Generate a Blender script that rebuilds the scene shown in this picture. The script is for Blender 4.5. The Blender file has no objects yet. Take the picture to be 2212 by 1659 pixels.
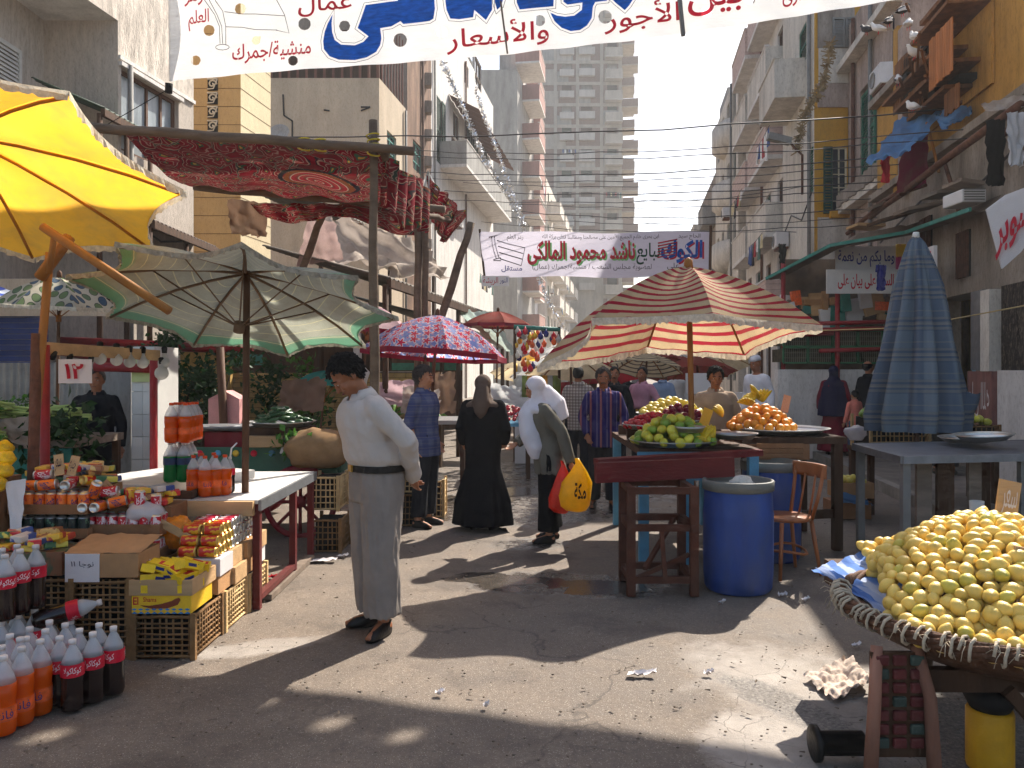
import bpy, bmesh, math, random
from mathutils import Vector, Matrix, noise as mnoise
R=math.radians; rnd=random.Random(11)
sc=bpy.context.scene; COL=sc.collection
# ---- camera -------------------------------------------------------------
CAMH=1.65; F=1720.0; CX=1106.0; HY=800.0      # photo pixel frame 2212 x 1659
cd=bpy.data.cameras.new('camera'); cam=bpy.data.objects.new('camera',cd); COL.objects.link(cam)
cam.location=(0,0,CAMH); cam.rotation_euler=(R(90),0,0)
cd.sensor_width=36; cd.lens=F*36/2212; cd.shift_y=-(829.5-HY)/2212; cd.clip_start=.05; cd.clip_end=2000
sc.camera=cam
# ---- sky, sun, exposure -------------------------------------------------
SAZ=R(33); SEL=R(42)       # sun stands ahead and to the right of the viewer
w=bpy.data.worlds.new('World'); sc.world=w; w.use_nodes=True
nt=w.node_tree; bg=nt.nodes['Background']
sky=nt.nodes.new('ShaderNodeTexSky'); sky.sky_type='NISHITA'; sky.sun_disc=False
sky.sun_elevation=SEL; sky.sun_rotation=SAZ; sky.air_density=1.0; sky.dust_density=2.2; sky.ozone_density=1.0
nt.links.new(sky.outputs[0],bg.inputs[0]); bg.inputs[1].default_value=0.1
sd=bpy.data.lights.new('sun','SUN'); sd.energy=5.0; sd.angle=R(.55); sd.color=(1,.94,.84)
so=bpy.data.objects.new('sun',sd); COL.objects.link(so)
sdir=Vector((math.sin(SAZ)*math.cos(SEL),math.cos(SAZ)*math.cos(SEL),math.sin(SEL)))
so.rotation_euler=sdir.to_track_quat('Z','Y').to_euler(); so.location=(20,30,40)
vs=sc.view_settings; vs.view_transform='Standard'; vs.look='None'; vs.gamma=1; vs.exposure=1.15; vs.use_curve_mapping=False
sc.cycles.max_bounces=5; sc.cycles.diffuse_bounces=3; sc.cycles.glossy_bounces=2; sc.cycles.transmission_bounces=4; sc.cycles.transparent_max_bounces=8; sc.cycles.use_denoising=True
sc.cycles.sample_clamp_indirect=6; sc.cycles.use_adaptive_sampling=True; sc.cycles.adaptive_threshold=.028; sc.cycles.adaptive_min_samples=20
def P(px,py,Y): return Vector(((px-CX)/F*Y, Y, CAMH+(HY-py)/F*Y))
def G(px,py):
    Y=CAMH*F/(py-HY); return Vector(((px-CX)/F*Y,Y,0))
# ---- helpers: materials -------------------------------------------------
MATS={}
def lin(c):
    f=lambda v: v/12.92 if v<=.04045 else ((v+.055)/1.055)**2.4
    return tuple(f(v/255) for v in c)
def NN(t,typ,**k):
    n=t.nodes.new(typ)
    for a,b in k.items():
        if a.startswith('i_'): n.inputs[a[2:].replace('_',' ')].default_value=b
        else: setattr(n,a,b)
    return n
def L(t,a,b): t.links.new(a,b)
def newmat(name):
    m=bpy.data.materials.new(name); m.use_nodes=True; t=m.node_tree
    b=t.nodes['Principled BSDF']; return m,t,b
def mixc(t,fac,a,b,mode='MIX'):
    n=t.nodes.new('ShaderNodeMix'); n.data_type='RGBA'; n.blend_type=mode
    for s,v in ((n.inputs[0],fac),(n.inputs[6],a),(n.inputs[7],b)):
        if hasattr(v,'is_linked') or hasattr(v,'links'): t.links.new(v,s)
        elif isinstance(v,(int,float)): s.default_value=v if s.type=='VALUE' else (v,v,v,1)
        else: s.default_value=tuple(v)[:3]+(1,)
    return n.outputs[2]
def math_(t,op,a,b=None,c=None):
    n=t.nodes.new('ShaderNodeMath'); n.operation=op
    for i,v in enumerate((a,b,c)):
        if v is None: continue
        if isinstance(v,(int,float)): n.inputs[i].default_value=v
        else: t.links.new(v,n.inputs[i])
    return n.outputs[0]
def noise_(t,vec,scale,detail=4,rough=.55,stretch=None):
    if stretch:
        mp=t.nodes.new('ShaderNodeMapping'); mp.inputs['Scale'].default_value=stretch; t.links.new(vec,mp.inputs[0]); vec=mp.outputs[0]
    n=t.nodes.new('ShaderNodeTexNoise'); n.inputs['Scale'].default_value=scale; n.inputs['Detail'].default_value=detail; n.inputs['Roughness'].default_value=rough
    t.links.new(vec,n.inputs['Vector']); return n.outputs['Fac']
def ramp_(t,fac,stops,interp='LINEAR'):
    n=t.nodes.new('ShaderNodeValToRGB'); n.color_ramp.interpolation=interp
    e=n.color_ramp.elements
    while len(e)<len(stops): e.new(.5)
    for i,(p,c) in enumerate(stops):
        e[i].position=p; e[i].color=(tuple(c)[:3]+(1,)) if not isinstance(c,(int,float)) else (c,c,c,1)
    t.links.new(fac,n.inputs[0]); return n.outputs[0]
def finish(t,b,colsock,rough,bumpsock=None,bump=.2,dist=.02,trans=0.,spec=.3,metal=0.):
    if colsock is not None: t.links.new(colsock,b.inputs['Base Color'])
    if isinstance(rough,(int,float)): b.inputs['Roughness'].default_value=rough
    else: t.links.new(rough,b.inputs['Roughness'])
    b.inputs['Metallic'].default_value=metal; b.inputs['Specular IOR Level'].default_value=spec
    if bumpsock is not None:
        bn=t.nodes.new('ShaderNodeBump'); bn.inputs['Strength'].default_value=bump; bn.inputs['Distance'].default_value=dist
        t.links.new(bumpsock,bn.inputs['Height']); t.links.new(bn.outputs[0],b.inputs['Normal'])
    if trans>0:
        tr=t.nodes.new('ShaderNodeBsdfTranslucent'); mx=t.nodes.new('ShaderNodeMixShader'); mx.inputs[0].default_value=trans
        if colsock is not None: t.links.new(colsock,tr.inputs[0])
        else: tr.inputs[0].default_value=b.inputs['Base Color'].default_value
        out=t.nodes['Material Output']; t.links.new(b.outputs[0],mx.inputs[1]); t.links.new(tr.outputs[0],mx.inputs[2]); t.links.new(mx.outputs[0],out.inputs[0])
def tc(t,which='Object'): return t.nodes.new('ShaderNodeTexCoord').outputs[which]
def M(name,col=None,rough=.8,metal=0.,var=.18,s=5.,bump=.25,bs=70.,trans=0.,dirt=0.,spec=.25,rv=.12,stretch=None,dcol=(70,58,46),srgb=True):
    """general worn surface: two noise scales of colour, fine relief, slight per-object change of value"""
    if name in MATS: return MATS[name]
    m,t,b=newmat(name); c=lin(col) if srgb else col
    v=tc(t); n1=noise_(t,v,s,3,.6,stretch)
    a=tuple(x*(1-var) for x in c); z=tuple(min(x*(1+var),1) for x in c)
    cs=ramp_(t,n1,[(.28,a),(.72,z)])
    if dirt>0:
        n2=noise_(t,v,s*.37,4,.7,stretch); k=ramp_(t,n2,[(.45,0.),(.75,dirt)])
        cs=mixc(t,k,cs,lin(dcol))
    oi=t.nodes.new('ShaderNodeObjectInfo'); rr=math_(t,'MULTIPLY_ADD',oi.outputs['Random'],rv*2,1-rv)
    hs=t.nodes.new('ShaderNodeHueSaturation'); t.links.new(rr,hs.inputs['Value']); t.links.new(cs,hs.inputs['Color']); cs=hs.outputs[0]
    bsock=noise_(t,v,bs,1,.6,stretch) if bump>0 else None
    finish(t,b,cs,rough,bsock,bump,.01,trans,spec,metal)
    MATS[name]=m; return m
def mat(name,fn):
    if name not in MATS: MATS[name]=fn(name)
    return MATS[name]
# ---- helpers: objects ---------------------------------------------------
OFF={}
def tag(o,label=None,cat=None,group=None,kind=None):
    for k,v in (('label',label),('category',cat),('group',group),('kind',kind)):
        if v: o[k]=v
    return o
def thing(name,label,cat,loc=(0,0,0),group=None,rz=0.):
    o=bpy.data.objects.new(name,None); COL.objects.link(o); o.empty_display_size=.1
    o.location=loc; o.rotation_euler=(0,0,rz); OFF[o]=Vector(loc); return tag(o,label,cat,group)
class MB:
    def __init__(s): s.v=[]; s.f=[]; s.mi=[]; s.uv=None; s.m=0; s.sm=[]
    def add(s,vs,fs,smooth=False):
        o=len(s.v); s.v.extend(Vector(p) for p in vs)
        for f in fs: s.f.append(tuple(i+o for i in f)); s.mi.append(s.m); s.sm.append(smooth)
        return s
    def box(s,c,d,rot=None,bev=0):
        x,y,z=d[0]/2,d[1]/2,d[2]/2; c=Vector(c)
        q=[Vector(p) for p in ((-x,-y,-z),(x,-y,-z),(x,y,-z),(-x,y,-z),(-x,-y,z),(x,-y,z),(x,y,z),(-x,y,z))]
        if rot is not None:
            mm=rot if isinstance(rot,Matrix) else Matrix.Rotation(rot,3,'Z')
            q=[mm@p for p in q]
        return s.add([c+p for p in q],[(0,3,2,1),(4,5,6,7),(0,1,5,4),(1,2,6,5),(2,3,7,6),(3,0,4,7)])
    def b2(s,p,q): # box by two corners
        p,q=Vector(p),Vector(q); return s.box((p+q)/2,[abs(q[i]-p[i]) for i in range(3)])
    def beam(s,a,b,w,h=None,up=(0,0,1),roll=0):
        a,b=Vector(a),Vector(b); d=(b-a); Ln=d.length; d.normalize(); h=h or w
        u=Vector(up); 
        if abs(d.dot(u))>.98: u=Vector((0,1,0)) if abs(d.y)<.9 else Vector((1,0,0))
        x=d.cross(u).normalized(); z=x.cross(d).normalized()
        mm=Matrix((x,d,z)).transposed()
        return s.box((a+b)/2,(w,Ln,h),mm)
    def tube(s,pts,rad,n=8,caps=True,sq=(1,1),smooth=True):
        pts=[Vector(p) for p in pts]; m=len(pts)
        rad=[rad]*m if isinstance(rad,(int,float)) else list(rad)
        vs=[];px=None
        for i in range(m):
            d=(pts[min(i+1,m-1)]-pts[max(i-1,0)]); d=d.normalized() if d.length>1e-9 else Vector((0,0,1))
            if px is None:
                u=Vector((0,0,1)) if abs(d.z)<.95 else Vector((1,0,0)); x=d.cross(u).normalized()
            else: x=(px-d*px.dot(d)).normalized()
            px=x; y=d.cross(x)
            for k in range(n):
                a=2*math.pi*k/n; vs.append(pts[i]+(x*math.cos(a)*sq[0]+y*math.sin(a)*sq[1])*rad[i])
        fs=[(i*n+k,i*n+(k+1)%n,(i+1)*n+(k+1)%n,(i+1)*n+k) for i in range(m-1) for k in range(n)]
        if caps: fs+= [tuple(range(n))[::-1],tuple((m-1)*n+k for k in range(n))]
        return s.add(vs,fs,smooth)
    def rings(s,rs,n=20,caps=True,smooth=True,mod=None):
        """loft of ellipses (cx,cy,z,rx,ry); mod(a,i)->radius factor"""
        vs=[]
        for i,(cx,cy,z,rx,ry) in enumerate(rs):
            for k in range(n):
                a=2*math.pi*k/n; f=mod(a,i) if mod else 1
                vs.append(Vector((cx+rx*f*math.cos(a),cy+ry*f*math.sin(a),z)))
        m=len(rs)
        fs=[(i*n+k,i*n+(k+1)%n,(i+1)*n+(k+1)%n,(i+1)*n+k) for i in range(m-1) for k in range(n)]
        if caps: fs+=[tuple(range(n))[::-1],tuple((m-1)*n+k for k in range(n))]
        return s.add(vs,fs,smooth)
    def lathe(s,prof,c=(0,0,0),n=16,caps=True,mm=None,smooth=True):
        c=Vector(c); vs=[]
        for r,z in prof:
            for k in range(n):
                a=2*math.pi*k/n; p=Vector((r*math.cos(a),r*math.sin(a),z)); vs.append(c+(mm@p if mm else p))
        m=len(prof); fs=[(i*n+k,i*n+(k+1)%n,(i+1)*n+(k+1)%n,(i+1)*n+k) for i in range(m-1) for k in range(n)]
        if caps: fs+=[tuple(range(n))[::-1],tuple((m-1)*n+k for k in range(n))]
        return s.add(vs,fs,smooth)
    def ball(s,c,r,n=12,m=8,mm=None,smooth=True):
        c=Vector(c); r=Vector((r,r,r)) if isinstance(r,(int,float)) else Vector(r)
        vs=[Vector((0,0,-r.z))]
        for i in range(1,m):
            t=math.pi*i/m-math.pi/2
            for k in range(n):
                a=2*math.pi*k/n; vs.append(Vector((r.x*math.cos(t)*math.cos(a),r.y*math.cos(t)*math.sin(a),r.z*math.sin(t))))
        vs.append(Vector((0,0,r.z)))
        vs=[c+(mm@p if mm else p) for p in vs]
        fs=[(0,1+(k+1)%n,1+k) for k in range(n)]
        for i in range(m-2): fs+=[(1+i*n+k,1+i*n+(k+1)%n,1+(i+1)*n+(k+1)%n,1+(i+1)*n+k) for k in range(n)]
        e=len(vs)-1; fs+=[(1+(m-2)*n+k,1+(m-2)*n+(k+1)%n,e) for k in range(n)]
        return s.add(vs,fs,smooth)
    def grid(s,fn,nu,nv,smooth=True,keep=None):
        vs=[fn(i/nu,j/nv) for j in range(nv+1) for i in range(nu+1)]
        fs=[(j*(nu+1)+i,j*(nu+1)+i+1,(j+1)*(nu+1)+i+1,(j+1)*(nu+1)+i) for j in range(nv) for i in range(nu) if keep is None or keep((i+.5)/nu,(j+.5)/nv)]
        return s.add(vs,fs,smooth)
    def poly(s,pts,thick=None,nrm=None):
        n=len(pts)
        if thick is None: return s.add(pts,[tuple(range(n))])
        d=Vector(nrm).normalized()*thick; a=[Vector(p) for p in pts]; b=[p+d for p in a]
        return s.add(a+b,[tuple(range(n))[::-1],tuple(range(n,2*n))]+[(i,(i+1)%n,n+(i+1)%n,n+i) for i in range(n)])
    def build(s,name,mat,parent=None,loc=None,smooth=None,uv=None,solid=0,fix=True,bev=0):
        if parent is not None: off=OFF[parent]
        elif loc is not None: off=Vector(loc)
        else:
            xs=[p.x for p in s.v]; ys=[p.y for p in s.v]; off=Vector(((min(xs)+max(xs))/2,(min(ys)+max(ys))/2,min(p.z for p in s.v)))
        me=bpy.data.meshes.new(name); me.from_pydata([p-off for p in s.v],[],s.f)
        mats=mat if isinstance(mat,(list,tuple)) else [mat]
        for q in mats: me.materials.append(q)
        me.polygons.foreach_set('material_index',s.mi)
        me.polygons.foreach_set('use_smooth',s.sm if smooth is None else [smooth]*len(s.f))
        if s.uv:
            ul=me.uv_layers.new(name='UVMap')
            for lp in me.loops: ul.data[lp.index].uv=s.uv[lp.vertex_index]
        if fix:
            bm=bmesh.new(); bm.from_mesh(me); bmesh.ops.recalc_face_normals(bm,faces=bm.faces[:]); bm.to_mesh(me); bm.free()
        me.update()
        o=bpy.data.objects.new(name,me); COL.objects.link(o)
        if parent is not None: o.parent=parent
        else: o.location=off
        OFF[o]=off
        if solid: md=o.modifiers.new('Solid','SOLIDIFY'); md.thickness=solid; md.offset=0
        if bev: md=o.modifiers.new('Bevel','BEVEL'); md.width=bev; md.segments=2; md.limit_method='ANGLE'
        return o
def copy_tree(o,parent=None):
    c=o.copy(); COL.objects.link(c); c.parent=parent; OFF[c]=OFF.get(o,Vector((0,0,0)))
    for ch in list(o.children): copy_tree(ch,c)
    return c
def place(proto,first,loc,rot=(0,0,0),scale=None,label=None,group=None):
    """first use moves the prototype itself, later uses copy it"""
    o=proto if first else copy_tree(proto)
    o.location=loc; o.rotation_euler=rot
    if scale: o.scale=(scale,)*3 if isinstance(scale,(int,float)) else scale
    if label: o['label']=label
    if group: o['group']=group
    return o
class Proto:
    def __init__(s,fn): s.fn=fn; s.o=None; s.used=False
    def put(s,loc,rot=(0,0,0),label=None,group=None,scale=None):
        if s.o is None: s.o=s.fn()
        r=place(s.o,not s.used,loc,rot,scale,label,group); s.used=True; return r
def struct(o): o['kind']='structure'; return o
# ---- arabic / latin lettering -------------------------------------------
FORMS={}
for ch,iso,d in [('ا',0xFE8D,0),('أ',0xFE83,0),('إ',0xFE87,0),('ب',0xFE8F,1),('ت',0xFE95,1),('ث',0xFE99,1),('ج',0xFE9D,1),('ح',0xFEA1,1),('خ',0xFEA5,1),('د',0xFEA9,0),('ذ',0xFEAB,0),('ر',0xFEAD,0),('ز',0xFEAF,0),('س',0xFEB1,1),('ش',0xFEB5,1),('ص',0xFEB9,1),('ض',0xFEBD,1),('ط',0xFEC1,1),('ظ',0xFEC5,1),('ع',0xFEC9,1),('غ',0xFECD,1),('ف',0xFED1,1),('ق',0xFED5,1),('ك',0xFED9,1),('ل',0xFEDD,1),('م',0xFEE1,1),('ن',0xFEE5,1),('ه',0xFEE9,1),('و',0xFEED,0),('ى',0xFEEF,0),('ي',0xFEF1,1),('ة',0xFE93,0),('\ue001',0xFEF7,0),('\ue002',0xFEFB,0)]: FORMS[ch]=(iso,d)
def shape(s):
    s=s.replace('لأ','\ue001').replace('لا','\ue002'); out=[]
    for i,c in enumerate(s):
        if c not in FORMS: out.append({'(':')',')':'('}.get(c,c)); continue
        iso,d=FORMS[c]
        p=i>0 and s[i-1] in FORMS and FORMS[s[i-1]][1]; n=d and i+1<len(s) and s[i+1] in FORMS
        out.append(chr(iso+(1 if p and not n else 2 if n and not p else 3 if n and p else 0)))
    return ''.join(reversed(out))
TMP=bpy.data.scenes.new('scratch')
def evaluated_mesh(o):
    """evaluate one object in a scratch scene, so that the big scene is not updated each time"""
    TMP.collection.objects.link(o); vl=TMP.view_layers[0]; vl.update(); me=bpy.data.meshes.new_from_object(o.evaluated_get(vl.depsgraph)); return me
TXT={}
def text_flat(s,ar=True,bold=0.,res=2):
    """vertices (0..1 wide box) and faces of a lettering, x right, y up"""
    key=(s,ar,bold)
    if key in TXT: return TXT[key]
    cu=bpy.data.curves.new('lettering','FONT'); cu.body=shape(s) if ar else s; cu.offset=bold; cu.resolution_u=res; cu.fill_mode='FRONT'
    o=bpy.data.objects.new('lettering',cu); me=evaluated_mesh(o)
    vs=[v.co.copy() for v in me.vertices]; fs=[tuple(p.vertices) for p in me.polygons]
    bpy.data.objects.remove(o); bpy.data.curves.remove(cu); bpy.data.meshes.remove(me)
    x0=min(v.x for v in vs); x1=max(v.x for v in vs); y0=min(v.y for v in vs); y1=max(v.y for v in vs)
    TXT[key]=([((v.x-x0)/(x1-x0),(v.y-y0)/(y1-y0)) for v in vs],fs,(x1-x0)/(y1-y0)); return TXT[key]
def lettering(s,fn,box,mat,parent,name='lettering',ar=True,bold=0.):
    """fn(u,v)->world point; box=(u0,v0,u1,v1) v up"""
    vs,fs,_=text_flat(s,ar,bold); u0,v0,u1,v1=box; mb=MB()
    mb.add([fn(u0+(u1-u0)*x,v0+(v1-v0)*y) for x,y in vs],fs); return mb.build(name,mat,parent,fix=False)
# ---- ground -------------------------------------------------------------
def m_ground(name):
    m,t,b=newmat(name); v=tc(t)
    big=noise_(t,v,.35,4,.65); med=noise_(t,v,2.3,5,.7); fine=noise_(t,v,38,3,.75); speck=noise_(t,v,150,1,.8)
    c=ramp_(t,med,[(.25,lin((88,76,66))),(.5,lin((114,100,87))),(.78,lin((136,121,106)))])
    c=mixc(t,ramp_(t,big,[(.42,0.),(.62,.55)]),c,lin((102,90,80)))
    c=mixc(t,ramp_(t,fine,[(.35,.5),(.55,0.)]),c,lin((88,78,68)))
    c=mixc(t,ramp_(t,speck,[(.62,0.),(.72,.6)]),c,lin((200,188,168)))
    vo=t.nodes.new('ShaderNodeTexVoronoi'); vo.feature='DISTANCE_TO_EDGE'; vo.inputs['Scale'].default_value=.8
    wv=t.nodes.new('ShaderNodeVectorMath'); wv.operation='ADD'; nz=t.nodes.new('ShaderNodeTexNoise'); nz.inputs['Scale'].default_value=1.7; nz.inputs['Detail'].default_value=5
    L(t,v,nz.inputs[0]); L(t,v,wv.inputs[0]); L(t,nz.outputs['Color'],wv.inputs[1]); L(t,wv.outputs[0],vo.inputs[0])
    crack=ramp_(t,vo.outputs[0],[(.0,1.),(.012,0.)])
    crack=math_(t,'MULTIPLY',crack,ramp_(t,big,[(.48,0.),(.56,.8)]))
    c=mixc(t,crack,c,lin((70,60,52)))
    h=math_(t,'ADD',math_(t,'MULTIPLY',fine,.6),math_(t,'MULTIPLY',speck,.5))
    stn=noise_(t,v,1.1,4,.75); c=mixc(t,ramp_(t,stn,[(.53,0.),(.66,.5)]),c,lin((66,56,49))); c=mixc(t,ramp_(t,noise_(t,v,7,3,.8),[(.62,0.),(.7,.45)]),c,lin((78,66,58)))
    def mask(cx,cy,rx,ry,ang,soft=.25,wob=.55):
        mp=t.nodes.new('ShaderNodeMapping'); mp.vector_type='TEXTURE'; mp.inputs['Location'].default_value=(cx,cy,0); mp.inputs['Rotation'].default_value=(0,0,ang); mp.inputs['Scale'].default_value=(rx,ry,1); L(t,v,mp.inputs[0])
        ln=t.nodes.new('ShaderNodeVectorMath'); ln.operation='LENGTH'; L(t,mp.outputs[0],ln.inputs[0])
        d=math_(t,'ADD',ln.outputs['Value'],math_(t,'MULTIPLY_ADD',wobn,wob*2,-wob)); return ramp_(t,d,[(1-soft,1.),(1.,0.)])
    wobn=noise_(t,v,3.2,5,.72)
    def mx(ms):
        o=ms[0]
        for q in ms[1:]: o=math_(t,'MAXIMUM',o,q)
        return o
    cem=mx([mask(1.62,4.0,.62,1.0,.45,.35),mask(1.15,3.5,.35,.4,0,.3),mask(-1.55,4.75,.45,.16,.4,.3)])
    cfine=noise_(t,v,3.4,6,.7); cc=ramp_(t,cfine,[(.3,lin((134,124,114))),(.7,lin((166,155,144)))]); vo2=t.nodes.new('ShaderNodeTexVoronoi'); vo2.feature='DISTANCE_TO_EDGE'; vo2.inputs['Scale'].default_value=3.4
    w2=t.nodes.new('ShaderNodeVectorMath'); w2.operation='MULTIPLY_ADD'; L(t,nz.outputs['Color'],w2.inputs[0]); w2.inputs[1].default_value=(.5,.5,.5); L(t,v,w2.inputs[2]); L(t,w2.outputs[0],vo2.inputs[0])
    ck=math_(t,'MULTIPLY',ramp_(t,vo2.outputs[0],[(0.,1.),(.014,0.)]),ramp_(t,cfine,[(.42,.1),(.56,1.)])); cc=mixc(t,ck,cc,lin((84,74,66)))
    c=mixc(t,cem,c,cc)
    gr=mx([mask(2.05,3.75,.35,.75,-.2,.2),mask(1.35,3.95,.16,.5,.5,.3)]); gcol=ramp_(t,noise_(t,v,55,5,.8),[(.3,lin((70,64,60))),(.55,lin((128,120,112))),(.75,lin((178,168,156)))])
    c=mixc(t,gr,c,gcol)
    wet=mx([mask(-.1,9.6,1.9,1.3,0,.3),mask(1.6,12.5,3.0,3.0,0,.4),mask(.25,6.2,.6,.4,0,.3),mask(.75,6.1,.6,.45,0,.35),mask(.15,7.6,.4,.3,0,.4)])
    wn=math_(t,'MULTIPLY',wet,ramp_(t,noise_(t,v,6,3,.75),[(.42,0.),(.5,1.)]))
    c=mixc(t,math_(t,'MULTIPLY_ADD',wn,.3,math_(t,'MULTIPLY',wet,.4)),c,lin((48,44,42)))
    ro=math_(t,'MULTIPLY_ADD',wn,-.66,ramp_(t,med,[(.3,.72),(.7,.95)]))
    finish(t,b,c,ro,h,.55,.012,0,.45); return m
def m_water(name):
    m,t,b=newmat(name); v=tc(t); n=noise_(t,v,9,4,.6)
    c=ramp_(t,n,[(.3,lin((58,52,47))),(.7,lin((84,76,68)))])
    finish(t,b,c,.2,noise_(t,v,22,3),.2,.01,0,.6); return m
GM=mat('street_dirt',m_ground)
gb=MB()
def gpos(u,v):
    f=lambda q: (abs(q)**2.6)*(1 if q>=0 else -1)
    x=f(u*2-1)*420; y=5+f(v*2-.35)*260 if True else 0
    z=.006*(mnoise.noise((x*.9,y*.9,0))+.5*mnoise.noise((x*3,y*3,4)))-.004 if abs(x)<12 and -3<y<30 else -.004
    return Vector((x,y,z))
gb.grid(gpos,110,110)
struct(gb.build('ground',GM,loc=(0,0,0)))
def blob(name,m,c,rx,ry,seed,z,ang=0,n=40,amp=.35,fr=1.6):
    mb=MB(); ps=[]
    for k in range(n):
        a=2*math.pi*k/n; f=1+amp*mnoise.noise((math.cos(a)*fr+seed*7.1,math.sin(a)*fr,seed))+.12*mnoise.noise((math.cos(a)*6,math.sin(a)*6+seed,3))
        x,y=rx*f*math.cos(a),ry*f*math.sin(a); ps.append(Vector((c[0]+x*math.cos(ang)-y*math.sin(ang),c[1]+x*math.sin(ang)+y*math.cos(ang),z)))
    cen=Vector((c[0],c[1],z)); mb.add([cen]+ps,[(0,1+k,1+(k+1)%n) for k in range(n)])
    return struct(mb.build(name,m))
WA=mat('puddle_water',m_water)
for px,py,rx,ry,sd_ in ((1040,1248,.26,.13,21),(1150,1262,.36,.16,22),(1290,1268,.34,.16,41),(1240,1050,.5,.5,25),(1000,1080,.6,.3,27),(1090,1062,.5,.3,28)):
    q=G(px,py); blob('puddle',WA,(q.x,q.y),rx*1.15,ry*1.3,sd_,-.0022+.00004*sd_,0,n=64,amp=.3,fr=1.2)
# pavements on both sides of the street
PV=M('pavement_stone',(120,110,100),.9,var=.25,s=3,bump=.5,bs=40,dirt=.5)
SD=Vector((.148,1,0)).normalized()      # direction of the street
def strip(name,m,a,x0,x1,y0,y1,h):
    mb=MB(); ps=[(x0+.148*y0,y0),(x1+.148*y0,y0),(x1+.148*y1,y1),(x0+.148*y1,y1)]
    mb.poly([(x,y,-.05) for x,y in ps],h+.05,(0,0,1)); return struct(mb.build(name,m))
strip('pavement_right',PV,0,3.55,5.3,8,70,.13)
strip('kerb_right',M('kerb_stone',(136,128,118),.9,var=.3,s=4,bump=.5),0,3.42,3.548,8,70,.14)
strip('pavement_left',PV,0,-9.3,-7.4,8,70,.13)
strip('kerb_left',MATS['kerb_stone'],0,-7.398,-7.26,8,70,.14)
# ---- building tools -----------------------------------------------------
class Fac:
    """a vertical wall plane: origin O on the ground, U along it, N out of it"""
    def __init__(s,O,U,W,z0=0.,z1=10.):
        s.O=Vector((O[0],O[1],0)); s.U=Vector((U[0],U[1],0)).normalized(); s.W=W; s.z0=z0; s.z1=z1
        n=Vector((s.U.y,-s.U.x,0)); s.N=n if n.dot(Vector((0,0,0))-s.O)>0 else -n
        s.ops=[]
    def at(s,u,z,d=0.): p=s.O+s.U*u+s.N*d; p.z=z; return p
    def px(s,px,py):
        d=Vector(((px-CX)/F,1,(HY-py)/F)); c=Vector((0,0,CAMH))
        k=(s.O-c).dot(s.N)/d.dot(s.N); p=c+d*k; return ((p-s.O).dot(s.U),p.z)
    def rect(s,x0,y0,x1,y1):
        """pixel box -> (u0,z0,u1,z1)"""
        a=s.px(x0,(y0+y1)/2)[0]; b=s.px(x1,(y0+y1)/2)[0]; xm=(x0+x1)/2
        zt=s.px(xm,y0)[1]; zb=s.px(xm,y1)[1]; return (min(a,b),min(zt,zb),max(a,b),max(zt,zb))
    def wall(s,name,mat,parent,depth=.16):
        mb=MB(); us=sorted({0,s.W}|{q for o in s.ops for q in (o[0],o[2]) if 0<q<s.W}); zs=sorted({s.z0,s.z1}|{q for o in s.ops for q in (o[1],o[3]) if s.z0<q<s.z1})
        for i in range(len(us)-1):
            for j in range(len(zs)-1):
                u,z=(us[i]+us[i+1])/2,(zs[j]+zs[j+1])/2
                if any(o[0]<u<o[2] and o[1]<z<o[3] for o in s.ops): continue
                mb.add([s.at(us[i],zs[j]),s.at(us[i+1],zs[j]),s.at(us[i+1],zs[j+1]),s.at(us[i],zs[j+1])],[(0,1,2,3)])
        for u0,z0,u1,z1 in s.ops:
            c=[(u0,z0),(u1,z0),(u1,z1),(u0,z1)]
            for k in range(4):
                a,b=c[k],c[(k+1)%4]; mb.add([s.at(*a),s.at(*b),s.at(*b,-depth),s.at(*a,-depth)],[(0,1,2,3)])
        return mb.build(name,mat,parent,fix=False)
    def box(s,mb,u0,z0,u1,z1,d0,d1):
        ps=[s.at(u,z,d) for d in (d0,d1) for u,z in ((u0,z0),(u1,z0),(u1,z1),(u0,z1))]
        mb.add(ps,[(0,1,2,3),(7,6,5,4),(0,4,5,1),(1,5,6,2),(2,6,7,3),(3,7,4,0)]); return mb
GLASS=M('window_glass',(44,52,58),.12,var=.3,s=2,bump=.03,bs=5,spec=.6)
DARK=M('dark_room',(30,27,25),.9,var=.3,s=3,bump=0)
FRW=M('frame_cream',(206,196,168),.7,var=.12); FRB=M('frame_brown',(92,62,44),.7); FRG=M('frame_grey',(128,124,118),.7)
GRN=M('shutter_green',(48,104,84),.7,var=.2,s=4,dirt=.35,bump=.3,bs=40); GRND=M('shutter_dark_green',(36,72,58),.75,var=.25,dirt=.4)
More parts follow.
